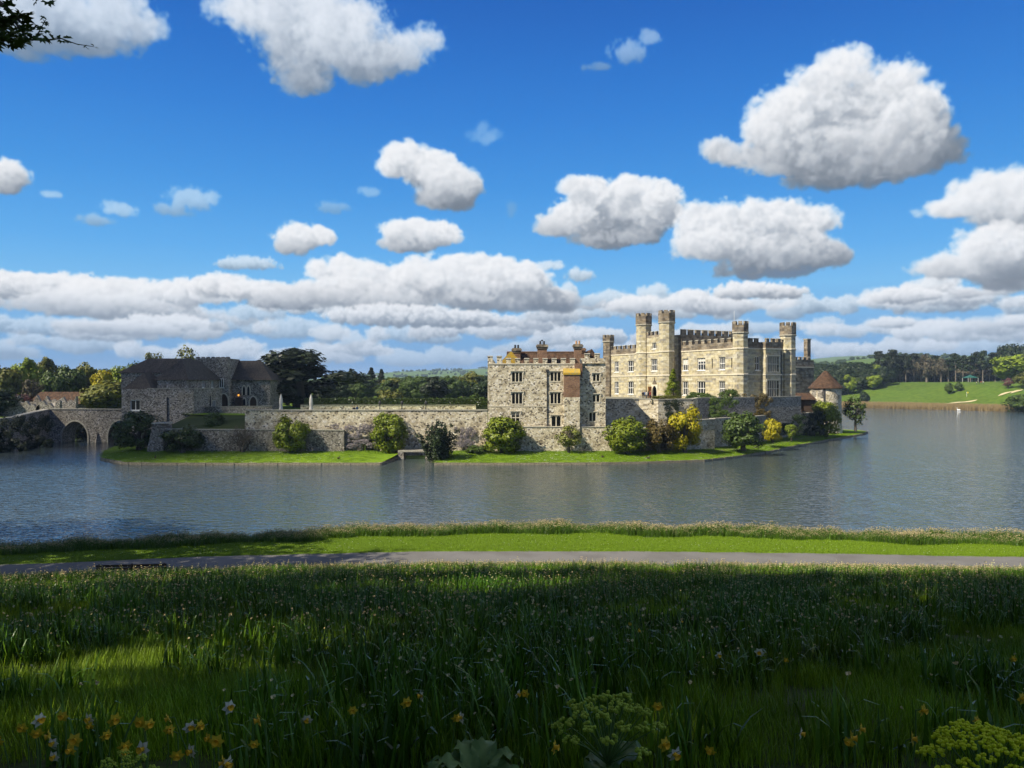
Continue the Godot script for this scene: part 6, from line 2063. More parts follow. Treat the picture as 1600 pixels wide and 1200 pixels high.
	for x in [-1.8, 0.0, 1.8]:
		put("leg", box_mesh(Vector3(x - 0.05, 0, -0.12), Vector3(x + 0.05, 0.9, -0.061)), M.wood, be)
		put("leg", box_mesh(Vector3(x - 0.05, 0, -0.6), Vector3(x + 0.05, 0.42, -0.5)), M.wood, be)
	var sg := thing("road_sign", "small white signboard beside the bridge approach at left", "sign", Vector3(-105.5, far_ground(-105.5, 166.0), -166.0), 0.4)
	put("board", box_mesh(Vector3(-0.65, 0.9, 0.0), Vector3(0.65, 1.6, 0.05)), M.white_frame, sg)
	for x in [-0.5, 0.5]: put("post", box_mesh(Vector3(x - 0.04, -0.1, -0.06), Vector3(x + 0.04, 1.6, -0.002)), M.lead, sg)
	# water birds
	var swan := soft_body([[Vector3(-0.35, 0.12, 0), Vector3(0.25, 0.12, 0), 0.16, 0.2], [Vector3(-0.5, 0.24, 0), Vector3(-0.2, 0.18, 0), 0.03, 0.12], [Vector3(0.3, 0.2, 0), Vector3(0.48, 0.5, 0), 0.09, 0.05], [Vector3(0.48, 0.5, 0), Vector3(0.42, 0.78, 0), 0.05, 0.045], [Vector3(0.42, 0.78, 0), Vector3(0.52, 0.82, 0), 0.05, 0.055], [Vector3(0.55, 0.81, 0), Vector3(0.68, 0.77, 0), 0.03, 0.015]], 0.03, 0.02, func(p: Vector3) -> Color: return Color(0.55, 0.2, 0.03) if p.x > 0.59 else Color(0.78, 0.77, 0.74))
	var so := put("swan", swan, M.cloth, null, Transform3D(Basis(Vector3.UP, 2.6).scaled(Vector3(1.5, 1.5, 1.5)), Vector3((1498.0 - 800) / F * 374.0, 0.0, -374.0)))
	tag(so, "white swan afloat near the far reeds", "swan")
	var duck := soft_body([[Vector3(-0.16, 0.2, 0), Vector3(0.1, 0.18, 0), 0.07, 0.1], [Vector3(-0.28, 0.25, 0), Vector3(-0.1, 0.2, 0), 0.015, 0.06], [Vector3(0.12, 0.24, 0), Vector3(0.2, 0.36, 0), 0.05, 0.035], [Vector3(0.2, 0.38, 0), Vector3(0.23, 0.38, 0), 0.045, 0.04], [Vector3(0.26, 0.37, 0), Vector3(0.32, 0.36, 0), 0.018, 0.012], [Vector3(0.0, 0.1, 0.04), Vector3(0.02, 0.0, 0.04), 0.012, 0.012], [Vector3(0.0, 0.1, -0.04), Vector3(0.02, 0.0, -0.04), 0.012, 0.012]], 0.016, 0.012, func(p: Vector3) -> Color: return Color(0.5, 0.28, 0.03) if p.x > 0.265 or p.y < 0.07 else (Color(0.02, 0.08, 0.05) if p.y > 0.33 else Color(0.10, 0.075, 0.05)))
	for q in [[3.0, 0.25, "brown duck standing on lawn below the tower house", 0.5, 2], [4.9, 0.35, "brown duck standing on lawn left of the inlet", 2.0, 1], [2.1, 0.4, "brown duck resting on lawn before tower house bush", 4.0, 2], [6.6, 0.3, "brown duck near the inlet's stone edge", 1.0, 1], [5.3, 0.3, "brown duck on the lawn near golden bush", 3.0, 2]]:
		var p := lawn_point(EDGE, FOOT, q[0], q[1]) if q[4] == 1 else lawn_point(EDGE2, FOOT2, q[0], q[1])
		var d := put("duck", duck, M.cloth, null, Transform3D(Basis(Vector3.UP, q[3]).scaled(Vector3(1.4, 1.4, 1.4)), p + Vector3(0, -0.02, 0)))
		tag(d, q[2], "duck", "ducks on the island lawn")
	# the cloud whose shadow lies over the gatehouse and the bridge
	var c := MB.new()
	var r := RandomNumberGenerator.new()
	r.seed = 44
	var t := 1500.0
	for k in 235:   # a ragged, half open fragment of cloud, so that its shadow is soft and partial
		var a := r.randf_range(0, TAU)
		var e := sqrt(r.randf())
		var x := -70.0 + cos(a) * e * 32.0
		var d := 154.0 + sin(a) * e * 38.0
		if x > -40.0: continue
		var size := r.randf_range(2.4, 4.4)
		var prof := []
		for j in 7:
			var b := -PI / 2 + PI * j / 6.0
			prof.append(Vector2(maxf(0.0, cos(b)) * size, sin(b) * size * (0.4 if b < 0 else 0.7)))
		c.lathe(prof, 9, Vector3(x, 8.0 + r.randf_range(-6, 6), -d) + to_sun() * t, r.randf())
	var cl := put("cloud", c.mesh(), mat("cloud_white", Color(0.85, 0.86, 0.88), 1.0))
	tag(cl, "cumulus cloud drifting beyond the photo whose shadow covers the gatehouse", "cloud")
# ---------------------------------------------------------------- the meadow and the water's edge
func scatter(called: String, label: String, category: String, mesh: Mesh, m: Material, where: Array, tint: PackedColorArray = PackedColorArray()) -> void:
	var mm := MultiMesh.new()
	mm.transform_format = MultiMesh.TRANSFORM_3D
	mm.use_colors = tint.size() > 0
	mm.mesh = mesh
	mm.instance_count = where.size()
	for k in where.size():
		mm.set_instance_transform(k, where[k])
		if tint.size(): mm.set_instance_color(k, tint[k])
	var o := MultiMeshInstance3D.new()
	o.multimesh = mm
	o.material_override = m
	o.name = numbered(called)
	add_child(o)
	tag(o, label, category, "", "stuff")

func grass_tuft(seed_: int, blades: int, spread: float, long: float, wide: float) -> ArrayMesh:
	var r := RandomNumberGenerator.new()
	r.seed = seed_
	var l := Leaves.new()
	for k in blades:
		var a := r.randf_range(0, TAU)
		var t := r.randf_range(0.75, 1.25)
		l.blade(Vector3(r.randfn() * spread, 0, r.randfn() * spread), Vector3(cos(a), 0, sin(a)) * r.randf_range(0.2, 0.9), long * r.randf_range(0.6, 1.25), wide * r.randf_range(0.7, 1.2), r.randf_range(0.1, 0.9), 3, Color(0.115, 0.215, 0.006).lerp(Color(0.225, 0.345, 0.010), r.randf_range(0.2, 1.0)) * t)
	return l.mesh()

func daffodil_clump(seed_: int, blades: int, spread: float, long: float, heads: int, size := 0.034) -> ArrayMesh:   # strap leaves, with some stalks that carry withered heads
	var r := RandomNumberGenerator.new()
	r.seed = seed_
	var l := Leaves.new()
	for k in blades:
		var a := r.randf_range(0, TAU)
		var t := r.randf_range(0.7, 1.3)
		var big_droop := r.randf() < 0.48
		l.blade(Vector3(r.randfn() * spread, 0, r.randfn() * spread), Vector3(cos(a), 0, sin(a)) * r.randf_range(0.05, 0.75), long * r.randf_range(0.5, 1.25), 0.0098 * r.randf_range(0.7, 1.35), r.randf_range(0.8, 2.2) if big_droop else r.randf_range(0.0, 0.5), 5, Color(0.045, 0.105, 0.008).lerp(Color(0.105, 0.195, 0.016), r.randf()) * t)
	for k in heads:
		var a := r.randf_range(0, TAU)
		var p := Vector3(r.randfn() * spread, 0, r.randfn() * spread)
		var h := long * r.randf_range(0.9, 1.25)
		var tip := p + Vector3(cos(a) * 0.06, h, sin(a) * 0.06)
		var side := Vector3(-sin(a), 0, cos(a))
		for e in [p - side * 0.004, p + side * 0.004, tip]:
			l.v.append(e)
			l.n.append(Vector3(cos(a), 0.3, sin(a)).normalized())
			l.c.append(Color(0.11, 0.17, 0.05))
		for j in 6:
			var out := Vector3(r.randfn(), r.randfn() * 0.6, r.randfn()).normalized()
			var dir := out.cross(Vector3(r.randfn(), r.randfn(), r.randfn())).normalized()
			var t := r.randf_range(0.6, 1.3)
			l.leaf(tip + out * size * 0.3, dir, dir.cross(out), size, size * 0.5, out, Color(0.60, 0.49, 0.27) * t)
	return l.mesh()

func on_meadow(d0: float, d1: float, per_m2: float, r: RandomNumberGenerator, scale_: Vector2, keep: Callable) -> Array:
	var out := []
	var area := 0.72 * (d1 * d1 - d0 * d0) + 8.0 * (d1 - d0)
	for k in int(area * per_m2):
		var d := sqrt(r.randf_range(d0 * d0, d1 * d1))
		var x := r.randf_range(-1.0, 1.0) * (0.72 * d + 4.0)
		if d > along(WAY, x) - 3.4: continue
		if not keep.call(x, d): continue
		var s := r.randf_range(scale_.x, scale_.y)
		out.append(Transform3D(Basis(Vector3.UP, r.randf_range(0, TAU)).scaled_local(Vector3(s, s * r.randf_range(0.85, 1.2), s)), Vector3(x, near_ground(x, d) - 0.01, -d)))
	return out

var patches := FastNoiseLite.new()

func tints(where: Array, r: RandomNumberGenerator) -> PackedColorArray:   # plants differ in tone singly and by patches
	var out := PackedColorArray()
	for t in where:
		var p: Vector3 = (t as Transform3D).origin
		var k := 1.0 + 0.55 * patches.get_noise_2d(p.x * 1.7 + 40.0, p.z * 1.7) + r.randf_range(-0.25, 0.3)
		var warm := 1.0 + 0.3 * patches.get_noise_2d(p.x * 0.9, p.z * 0.9 + 200.0)
		out.append(Color(k * warm, k, k * 0.9))
	return out

func make_meadow() -> void:
	patches.seed = 88
	patches.frequency = 0.22
	patches.fractal_octaves = 3
	var r := RandomNumberGenerator.new()
	r.seed = 50
	M.blades = leaf_mat("grass_blade", Color.WHITE, 0.45, 0.5)
	M.straps = leaf_mat("daffodil_leaf", Color.WHITE, 0.35, 0.33)
	var any := func(x: float, d: float) -> bool: return patches.get_noise_2d(x * 1.3 + 70.0, d * 1.3) < 0.26 + r.randf_range(-0.2, 0.25)
	var daff := func(x: float, d: float) -> bool: return patches.get_noise_2d(x, d) > -0.14 + r.randf_range(-0.1, 0.1)
	var t1 := grass_tuft(1, 46, 0.06, 0.13, 0.0022)
	var t2 := grass_tuft(2, 60, 0.10, 0.14, 0.0032)
	var t3 := grass_tuft(3, 80, 0.22, 0.17, 0.0058)
	var w := on_meadow(4.0, 10.0, 110.0, r, Vector2(0.6, 1.5), any)
	scatter("meadow_grass", "short bright grass growing between the nearest daffodil leaves", "grass", t1, M.blades, w, tints(w, r))
	w = on_meadow(10.0, 22.0, 45.0, r, Vector2(0.6, 1.5), any)
	scatter("meadow_grass", "short bright grass in the middle of the meadow", "grass", t2, M.blades, w, tints(w, r))
	w = on_meadow(22.0, 49.5, 13.0, r, Vector2(0.6, 1.5), any)
	scatter("meadow_grass", "short bright grass on the far part of the meadow", "grass", t3, M.blades, w, tints(w, r))
	var c1 := daffodil_clump(11, 30, 0.06, 0.33, 1, 0.022)
	var c2 := daffodil_clump(12, 38, 0.10, 0.35, 2, 0.028)
	var c3 := daffodil_clump(13, 46, 0.17, 0.38, 4)
	w = on_meadow(4.0, 11.0, 17.0, r, Vector2(0.5, 1.35), daff)
	scatter("daffodil_leaves", "dark strap leaves of daffodils nearest the camera", "daffodil leaves", c1, M.straps, w, tints(w, r))
	w = on_meadow(9.0, 26.0, 11.0, r, Vector2(0.5, 1.4), daff)
	scatter("daffodil_leaves", "upright daffodil leaves with withered heads in mid meadow", "daffodil leaves", c2, M.straps, w, tints(w, r))
	w = on_meadow(24.0, 49.5, 5.5, r, Vector2(0.5, 1.4), daff)
	scatter("daffodil_leaves", "daffodil leaves with tan withered heads toward the path", "daffodil leaves", c3, M.straps, w, tints(w, r))
	# a thick belt along the path and the fringe by the water
	var belt := []
	for k in 2600:
		var x := r.randf_range(-36, 38)
		var d := along(WAY, x) - 3.6 - absf(r.randfn()) * 1.3
		if patches.get_noise_2d(x * 0.6, 9.0) < -0.22 + r.randf_range(-0.1, 0.1): continue
		var s := r.randf_range(0.7, 1.25)
		belt.append(Transform3D(Basis(Vector3.UP, r.randf_range(0, TAU)).scaled_local(Vector3(s, s, s)), Vector3(x, near_ground(x, d), -d)))
	scatter("daffodil_leaves", "thick belt of faded daffodils along the path", "daffodil leaves", daffodil_clump(14, 46, 0.17, 0.42, 9, 0.040), M.straps, belt)
	var fringe := []
	for k in 6500:
		var x := r.randf_range(-62, 62)
		var d := along(SHORE, x) - 0.4 - r.randf_range(0.0, 4.6) - 0.5 * sin(x * 0.7)
		var s := r.randf_range(0.65, 1.4) * (1.0 + 0.6 * patches.get_noise_2d(x * 1.1, d * 0.8 + 30.0))
		if s < 0.55: continue
		fringe.append(Transform3D(Basis(Vector3.UP, r.randf_range(0, TAU)).scaled_local(Vector3(s, s, s)), Vector3(x, near_ground(x, d), -d)))
	scatter("water_margin_plants", "fringe of faded daffodils along the near water's edge", "daffodil leaves", daffodil_clump(15, 50, 0.19, 0.45, 9, 0.040), M.straps, fringe)
	var lawn := []
	for k in 26000:
		var x := r.randf_range(-40, 40)
		var way := along(WAY, x)
		var d := r.randf_range(way + 2.2, along(SHORE, x) - 2.6)
		var s := r.randf_range(0.35, 0.75)
		lawn.append(Transform3D(Basis(Vector3.UP, r.randf_range(0, TAU)).scaled_local(Vector3(s * 1.5, s * 0.8, s * 1.5)), Vector3(x, near_ground(x, d) + 0.02, -d)))
	scatter("lawn_grass", "mown grass blades of the strip between path and water", "grass", t3, M.blades, lawn)
	# daisies
	var dl := Leaves.new()
	for k in 7:
		var a := TAU * k / 7.0
		var dir := Vector3(cos(a), 0, sin(a))
		dl.leaf(dir * 0.035 + Vector3(0, 0.05, 0), dir, dir.cross(Vector3.UP), 0.06, 0.035, Vector3.UP, Color(0.75, 0.75, 0.72))
	var daisies := []
	for k in 2600:
		var right := r.randf() < 0.65
		var e: Array = EDGE2 if right else EDGE
		var f: Array = FOOT2 if right else FOOT
		var s := r.randf_range(0.0, 8.0 if right else 6.9)
		if patches.get_noise_2d(s * 5.0, 70.0) < r.randf_range(-0.35, 0.35): continue
		var sc := r.randf_range(1.2, 3.2)
		daisies.append(Transform3D(Basis(Vector3.UP, r.randf_range(0, TAU)).scaled_local(Vector3(sc, 1, sc)), lawn_point(e, f, s, pow(r.randf(), 0.8) * 0.95 + 0.03)))
	for k in 500:
		var x := r.randf_range(-38, 38)
		var d := r.randf_range(along(WAY, x) + 2.3, along(SHORE, x) - 2.4)
		daisies.append(Transform3D(Basis(Vector3.UP, r.randf_range(0, TAU)).scaled_local(Vector3(0.5, 1, 0.5)), Vector3(x, near_ground(x, d) + 0.06, -d)))
	scatter("daisies", "white daisies dotted over the lawns", "daisies", dl.mesh(), M.straps, daisies)
	# rough grass on the island lawn's edges
	var turf := []
	for k in 9000:
		var right := r.randf() < 0.62
		var s := r.randf_range(0.0, 10.0 if right else 6.9)
		var t := pow(r.randf(), 0.7)
		var p := lawn_point(EDGE2 if right else EDGE, FOOT2 if right else FOOT, s, t * 0.98)
		var sc := r.randf_range(0.5, 1.1) * (1.6 if t > 0.93 else 1.0)
		turf.append(Transform3D(Basis(Vector3.UP, r.randf_range(0, TAU)).scaled_local(Vector3(sc * 2.0, sc * 0.8, sc * 2.0)), p))
	scatter("lawn_grass", "grass blades of the island lawn", "grass", t3, M.blades, turf)
	# reeds
	var rl := Leaves.new()
	for k in 34:
		var a := r.randf_range(0, TAU)
		var t := r.randf_range(0.7, 1.25)
		rl.blade(Vector3(r.randfn() * 0.6, 0, r.randfn() * 0.6), Vector3(cos(a), 0, sin(a)) * 0.2, r.randf_range(1.7, 2.7), 0.035, 0.15, 2, Color(0.30, 0.22, 0.10).lerp(Color(0.42, 0.32, 0.17), r.randf()) * t)
	var reeds := []
	for k in 5200:
		var x := r.randf_range(128, 262)
		var d := along(FAR_SHORE, x) + r.randf_range(-4.0, 8.0)
		reeds.append(Transform3D(Basis(Vector3.UP, r.randf_range(0, TAU)).scaled_local(Vector3(1, r.randf_range(0.8, 1.2), 1)), Vector3(x, maxf(-0.3, far_ground(x, d)), -d)))
	scatter("reed_bed", "belt of dry tan reeds along the far shore", "reeds", rl.mesh(), M.straps, reeds)

func ground_hit(px: float, py: float, over: float) -> Vector3:   # where the meadow, raised by a plant's height, lies behind a point of the photograph
	var d := 3.0
	while d < 48.0:
		var x := (px - 800.0) / F * d
		if near_ground(x, d) + over >= EYE - (py - 600.0) / F * d: break
		d += 0.05
	return Vector3((px - 800.0) / F * d, near_ground((px - 800.0) / F * d, d), -d)

func make_front_plants() -> void:
	var r := RandomNumberGenerator.new()
	r.seed = 64
	M.petal_yellow = leaf_mat("yellow_petal", Color(0.66, 0.48, 0.03), 0.4, 0.6)
	M.petal_white = leaf_mat("cream_petal", Color(0.68, 0.66, 0.50), 0.4, 0.6)
	M.trumpet = mat("orange_trumpet", Color(0.70, 0.40, 0.02), 0.6)
	M.stalk = mat("flower_stalk", Color(0.08, 0.14, 0.03), 0.6)
	var blooms := [[102, 1117, 0], [146, 1121, 1], [38, 1137, 0], [55, 1128, 1], [58, 1142, 0], [85, 1150, 0], [88, 1162, 1], [90, 1180, 1], [120, 1156, 0], [118, 1170, 0], [145, 1132, 0], [162, 1150, 0], [175, 1124, 0], [222, 1129, 0], [228, 1131, 0], [269, 1120, 0], [262, 1140, 0], [275, 1142, 0], [306, 1136, 0], [293, 1138, 1], [331, 1152, 0], [340, 1160, 0], [306, 1176, 1], [230, 1170, 1], [277, 1180, 0], [190, 1178, 0], [193, 1165, 0], [347, 1190, 1], [359, 1189, 0], [354, 1107, 1], [398, 1163, 0], [412, 1126, 0], [2, 1155, 0], [482, 1123, 1], [551, 1108, 0], [711, 1120, 0], [728, 1121, 1], [631, 1099, 0], [665, 1090, 1], [822, 1084, 0], [805, 1084, 1], [859, 1168, 0], [1027, 1102, 0], [1032, 1162, 0], [1048, 1178, 1], [985, 974, 0], [995, 985, 0], [1120, 1022, 1], [1231, 1031, 0], [1187, 1018, 1], [1338, 1139, 0], [1322, 1154, 0], [1330, 1180, 0], [1434, 1108, 0], [1520, 1125, 0], [1400, 918, 0], [1465, 910, 0], [1590, 1090, 0], [1579, 1027, 0], [1418, 1187, 0], [1062, 970, 1], [1112, 1185, 0], [1245, 1145, 1]]
	var made := {}
	for white in 2:
		var stem := MB.new()
		stem.tube([Vector3(0, -0.7, 0), Vector3(0.01, -0.2, 0.0), Vector3(0, -0.02, -0.01), Vector3(0, 0, 0.02)], [0.005, 0.0045, 0.004, 0.004], 5)
		var pet := Leaves.new()
		for k in 6:
			var a := TAU * k / 6.0
			var e := Vector3(cos(a), sin(a), 0)
			var t := r.randf_range(0.85, 1.1)
			pet.leaf(e * 0.024 + Vector3(0, 0, 0.025 - 0.004 * (k % 2)), e, e.cross(Vector3.BACK), 0.044, 0.032, (Vector3.BACK + e * 0.2).normalized(), Color(t, t, t))
		var tr := MB.new()
		tr.xf = Transform3D(Basis(Vector3.RIGHT, PI / 2), Vector3(0, 0, 0.022))
		tr.lathe([Vector2(0.0, 0.0), Vector2(0.011, 0.002), Vector2(0.012, 0.018), Vector2(0.019, 0.03), Vector2(0.009, 0.02), Vector2(0.0, 0.006)], 10, Vector3.ZERO)
		made[white] = [stem.mesh(), pet.mesh(), tr.mesh()]
	blooms.sort_custom(func(p, q): return p[0] < q[0])
	var count := {}
	for b in blooms:
		var p := ground_hit(b[0], b[1], 0.38)
		var place := "in the lower left of the meadow" if b[0] < 420 else ("in the middle of the meadow" if b[0] < 1150 else "in the right of the meadow")
		var kind: String = ("cream daffodil" if b[2] else "yellow daffodil") + " in bloom"
		count[kind + place] = count.get(kind + place, -1) + 1
		var o := thing("daffodil", kind + ", " + ORDER[count[kind + place]] + " from left " + place, "daffodil", p + Vector3(0, 0.38, 0), r.randf_range(-1.3, 1.3), ("cream" if b[2] else "yellow") + " daffodils " + place)
		o.rotation.x = r.randf_range(-0.1, 0.35)
		var sc := r.randf_range(0.55, 0.85)
		o.scale = Vector3(sc, sc * r.randf_range(0.75, 1.0), sc)
		put("stem", made[b[2]][0], M.stalk, o)
		put("petals", made[b[2]][1], M.petal_white if b[2] else M.petal_yellow, o)
		put("trumpet", made[b[2]][2], M.trumpet, o)
	# alexanders in flower close to the camera, with two big leaves
	M.umbel = mat("green_yellow_umbel", Color(0.26, 0.33, 0.03), 0.7)
	M.bract = mat("lime_bract", Color(0.50, 0.54, 0.012), 0.7)
	M.broad = leaf_mat("broad_leaf", Color(0.065, 0.13, 0.018), 0.5, 0.4)
	M.felt = leaf_mat("grey_green_leaf", Color(0.15, 0.24, 0.06), 0.45, 0.6)
	umbel_plant("alexanders_plant", "blurred green umbel plant nearest the camera at bottom centre", 950, 1092, 2.3, 0.155, 26, M.umbel, r)
	umbel_plant("alexanders_plant", "low green umbel plant at the bottom left edge", 190, 1183, 2.5, 0.10, 16, M.umbel, r)
	umbel_plant("spurge_plant", "bright lime yellow spurge in the bottom right corner", 1545, 1140, 2.2, 0.16, 34, M.bract, r)
	var lp := at(742, 1176, 2.2)
	var o := thing("mullein_plant", "broad crinkled grey green leaves at bottom centre", "plant", Vector3(lp.x, near_ground(lp.x, 2.2), -2.2))
	for q in [[-0.35, 0.17, 0.35, 0.075], [0.35, 0.15, 0.5, 0.07], [2.7, 0.17, 0.3, 0.075], [3.4, 0.15, 0.5, 0.07], [1.2, 0.15, 0.55, 0.08], [4.3, 0.13, 0.25, 0.075], [5.1, 0.14, 0.2, 0.08], [2.0, 0.14, 0.6, 0.07], [5.8, 0.16, 0.3, 0.07]]:
		put("leaf", broad_leaf(q[1], q[3], q[2], r), M.felt, o, Transform3D(Basis(Vector3.UP, q[0]), Vector3(0, lp.y - o.position.y - 0.08, 0)))
	var st := MB.new()
	st.tube([Vector3(0, -0.1, 0), Vector3(0, lp.y - o.position.y - 0.07, 0)], [0.02, 0.015], 6)
	put("stem", st.mesh(), M.stalk, o)
	make_shade_trees(r)

func broad_leaf(long: float, wide: float, lift: float, r: RandomNumberGenerator) -> ArrayMesh:   # a crinkled leaf that rises, then bends over
	var v := PackedVector3Array()
	var c := PackedColorArray()
	var idx := PackedInt32Array()
	var nu := 14
	var nw := 8
	for i in nu + 1:
		var t := float(i) / nu
		var half := wide * 0.5 * sin(PI * pow(t, 0.7)) * (1.0 + 0.12 * sin(t * 17.0))
		var y := lift * long * sin(t * 2.1) - 0.25 * long * t * t
		for j in nw + 1:
			var s := float(j) / nw * 2.0 - 1.0
			v.append(Vector3(long * t, y + absf(s) * half * 0.35 + 0.010 * sin(t * 19.0 + s * 5.0) * absf(s), s * half + 0.006 * sin(t * 23.0)))
			var k := 0.85 + 0.3 * r.randf() + (0.35 if j == nw / 2 else 0.0)
			c.append(Color(k, k, k))
	for i in nu:
		for j in nw:
			var a := i * (nw + 1) + j
			for q in [a, a + 1, a + nw + 2, a, a + nw + 2, a + nw + 1]: idx.append(q)
	var arrays := []
	arrays.resize(Mesh.ARRAY_MAX)
	arrays[Mesh.ARRAY_VERTEX] = v
	arrays[Mesh.ARRAY_COLOR] = c
	arrays[Mesh.ARRAY_INDEX] = idx
	var m := ArrayMesh.new()
	m.add_surface_from_arrays(Mesh.PRIMITIVE_TRIANGLES, arrays)
	var st := SurfaceTool.new()
	st.create_from(m, 0)
	st.generate_normals()
	return st.commit()

func umbel_plant(called: String, label: String, px: float, py: float, d: float, rad: float, rays: int, m: Material, r: RandomNumberGenerator) -> void:
	var top := at(px, py, d)
	var g := near_ground(top.x, d)
	var o := thing(called, label, "plant", Vector3(top.x, g, top.z))
	var h := top.y - g
	var hub := Vector3(0, h - rad * 1.25, 0)
	var st := MB.new()
	st.tube([Vector3(0, -0.1, 0), Vector3(0.01, h * 0.5, 0), hub], [0.012, 0.010, 0.007], 7)
	put("stem", st.mesh(), M.stalk, o)
	var ball := MB.new()   # one floret head: a knot of little buds
	for k in 15:
		var e := Vector3(r.randfn(), r.randfn() * 0.6 + 0.4, r.randfn()).normalized() * r.randf_range(0.6, 1.0)
		ball.lathe([Vector2(0, -0.22), Vector2(0.2, -0.08), Vector2(0.2, 0.1), Vector2(0, 0.22)], 6, e * Vector3(1, 0.55, 1), r.randf())
	var ball_mesh := ball.mesh()
	for k in rays:
		var t := (k + 0.5) / rays
		var a := k * 2.39996
		var e := Vector3(cos(a) * sqrt(t), 0, sin(a) * sqrt(t))
		var tip := Vector3(0, h - rad * 0.12, 0) + e * rad + Vector3(0, -t * t * rad * 0.62 + r.randf_range(-0.008, 0.008), 0)
		var ray := MB.new()
		ray.tube([hub, hub.lerp(tip, 0.6) + Vector3(0, 0.01, 0), tip], [0.003, 0.0022, 0.0018], 4)
		var ro := put("flower_ray", ray.mesh(), M.stalk, o)
		var s := rad * r.randf_range(0.14, 0.2)
		put("flower_head", ball_mesh, m, ro, Transform3D(Basis(Vector3.UP, r.randf_range(0, TAU)).scaled(Vector3(s, s, s)), tip))
	for k in 5:
		var a := k * 1.3 + 0.4
		put("leaf", broad_leaf(0.17, 0.10, 0.35, r), M.broad, o, Transform3D(Basis(Vector3.UP, a), hub + Vector3(0, -0.02 - 0.05 * (k % 3), 0)))

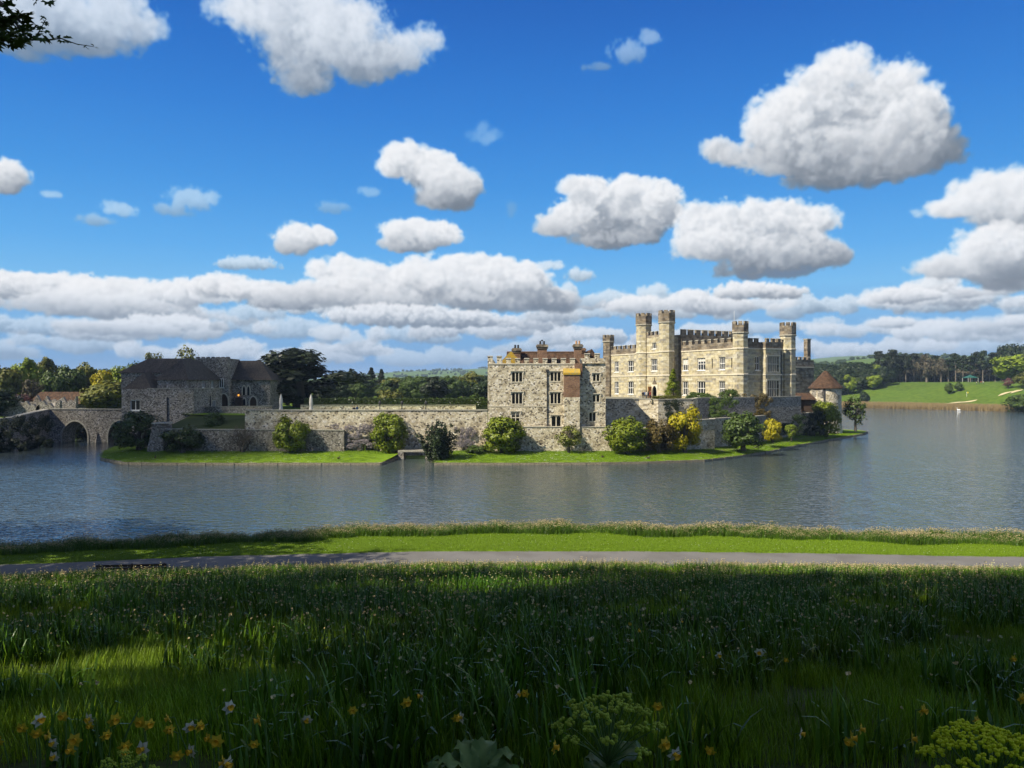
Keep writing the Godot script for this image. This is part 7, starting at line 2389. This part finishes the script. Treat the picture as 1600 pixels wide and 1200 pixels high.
func make_shade_trees(r: RandomNumberGenerator) -> void:
	# tall limes on the near bank, beyond the left edge of the photograph: their shadow lies over the meadow
	kinds["tall"] = []
	for j in 2:
		var l := Leaves.new()
		var b := MB.new()
		var rr := RandomNumberGenerator.new()
		rr.seed = 300 + j
		for k in 84:
			var e := Vector3(rr.randfn(), rr.randfn(), rr.randfn()).normalized()
			var p := Vector3(0, 2.15, 0) + e * Vector3(0.8, 0.95, 0.8) * rr.randf_range(0.35, 1.0)
			var s := rr.randf_range(0.18, 0.3)
			l.clump(p, Vector3(s, s * 0.8, s), 42, 0.058, Vector3(0, 1.8, 0), rr, 0.1)
			if k % 5 == 0: limbs(b, Vector3(0, 1.1 + 0.5 * rr.randf(), 0), [p], 0.03, rr)
		b.tube([Vector3(0, -0.2, 0), Vector3(0.02, 1.0, 0), Vector3(0, 2.6, 0)], [0.085, 0.065, 0.02], 9)
		kinds["tall"].append([l.mesh(), b.mesh()])
	for q in [[-42.0, 47.0, 31.0, 8.5], [-38.0, 36.0, 31.0, 7.0], [-31.0, 24.0, 27.0, 4.5], [-22.0, 16.0, 33.0, 6.5], [-14.5, 9.0, 38.0, 7.0], [-12.5, 0.0, 33.0, 8.5], [-22.0, 3.0, 35.0, 8.5], [-30.0, 11.0, 36.0, 8.5], [-8.0, -10.0, 30.0, 8.0], [-50.0, 57.0, 25.0, 8.0], [-20.0, -8.0, 33.0, 8.5], [3.0, -14.0, 30.0, 8.0], [-7.5, 0.5, 26.0, 6.5], [-11.0, -6.0, 22.0, 7.0], [-2.0, -8.0, 21.0, 6.5], [-20.0, 6.0, 21.0, 6.0], [-54.0, 44.0, 31.0, 8.5], [-48.0, 35.0, 30.0, 8.0], [-60.0, 56.0, 28.0, 8.5]]:
		var o := thing("lime_tree", "tall lime tree on the near bank left of the photo's frame", "tree", Vector3(q[0], near_ground(q[0], q[1]) - 0.2, -q[1]), r.randf_range(0, TAU), "limes that shade the meadow")
		var k: Array = kinds["tall"][r.randi() % 2]
		var t := Transform3D(Basis.from_scale(Vector3(q[3], q[2] / 3.15, q[3])), Vector3.ZERO)
		put("trunk", k[1], M.bark, o, t)
		put("crown", k[0], M.leaf_green, o, t)
	# the bough that hangs into the picture's upper left corner, from a maple standing beside the camera
	var base := Vector3(-9.5, near_ground(-9.5, 6.5), -6.5)
	var o := thing("maple_tree", "leafy maple bough hanging into the photo's upper left corner", "tree", base)
	var b := MB.new()
	var fork := Vector3(-9.3, EYE + 2.6, -6.4)
	b.tube([base + Vector3(0, -0.2, 0), Vector3(-9.5, EYE, -6.4), fork, Vector3(-9.8, EYE + 5.0, -6.3)], [0.22, 0.17, 0.14, 0.05], 9)
	b.xf = Transform3D(Basis(), -base)
	b.v.clear(); b.n.clear()
	b.tube([base + Vector3(0, -0.2, 0), Vector3(-9.5, EYE, -6.4), fork, Vector3(-9.8, EYE + 5.0, -6.3)], [0.22, 0.17, 0.14, 0.05], 9)
	put("trunk", b.mesh(), M.bark, o)
	var tw := MB.new()
	tw.xf = Transform3D(Basis(), -base)
	var way := [fork, at(-60, -40, 6.1), at(10, 12, 6.0), at(34, 36, 6.0), at(45, 44, 6.0)]
	tw.tube(way, [0.06, 0.03, 0.016, 0.01, 0.004], 6)
	var twig := [at(20, 30, 6.0), at(44, 62, 6.0), at(70, 63, 6.0), at(95, 60, 6.0), at(120, 69, 6.0), at(147, 73, 6.0)]
	tw.tube(twig, [0.009, 0.007, 0.006, 0.005, 0.0035, 0.002], 5)
	tw.tube([at(52, 62, 6.0), at(62, 48, 6.0), at(72, 30, 6.0)], [0.005, 0.004, 0.002], 5)
	tw.tube([at(-60, -40, 6.1), at(20, -20, 6.0), at(74, -6, 6.0)], [0.02, 0.01, 0.004], 5)
	put("bough", tw.mesh(), M.bark, o)
	var l := Leaves.new()
	var spots := []
	for k in 90: spots.append([Vector2(r.randf_range(-14, 44), r.randf_range(20, 72)), 1.0])
	for k in 40: spots.append([Vector2(r.randf_range(-20, 20), r.randf_range(0, 60)), 1.0])
	for k in 9: spots.append([Vector2(r.randf_range(48, 72), r.randf_range(54, 64)), 0.8])
	for k in 7: spots.append([Vector2(58, 44) + Vector2(r.randfn(), r.randfn()) * 5.0, 0.8])
	for k in 6: spots.append([Vector2(71, 32) + Vector2(r.randfn(), r.randfn()) * 4.0, 0.6])
	for q in [[80, 58], [83, 63], [94, 58], [97, 64], [106, 60], [109, 66], [121, 70], [134, 72], [136, 75], [146, 71], [149, 74]]: spots.append([Vector2(q[0], q[1]), 0.65 if q[0] < 112 else 0.4])
	for q in [[52, -2], [56, 2], [74, 3], [78, 6], [26, -3], [14, -2]]: spots.append([Vector2(q[0], q[1]), 0.9])
	for s in spots:
		var p := at(s[0].x, s[0].y, 6.0 + r.randf_range(-0.25, 0.25)) - base
		var out := Vector3(r.randfn() * 0.5, 0.8, r.randfn() * 0.5 + 0.4).normalized()
		var dir := out.cross(Vector3(r.randfn(), r.randfn(), r.randfn())).normalized()
		var size: float = 0.055 * s[1] * r.randf_range(0.8, 1.3)
		var t := r.randf_range(0.7, 1.3)
		for j in 5:   # five lobes
			var d := dir.rotated(out, (j - 2) * 0.75)
			l.leaf(p + d * size * 0.5, d, d.cross(out), size * (1.25 - 0.16 * absf(j - 2)), size * 0.5, out, Color(t, t, t * 0.8))
	put("leaves", l.mesh(), M.leaf_green, o)
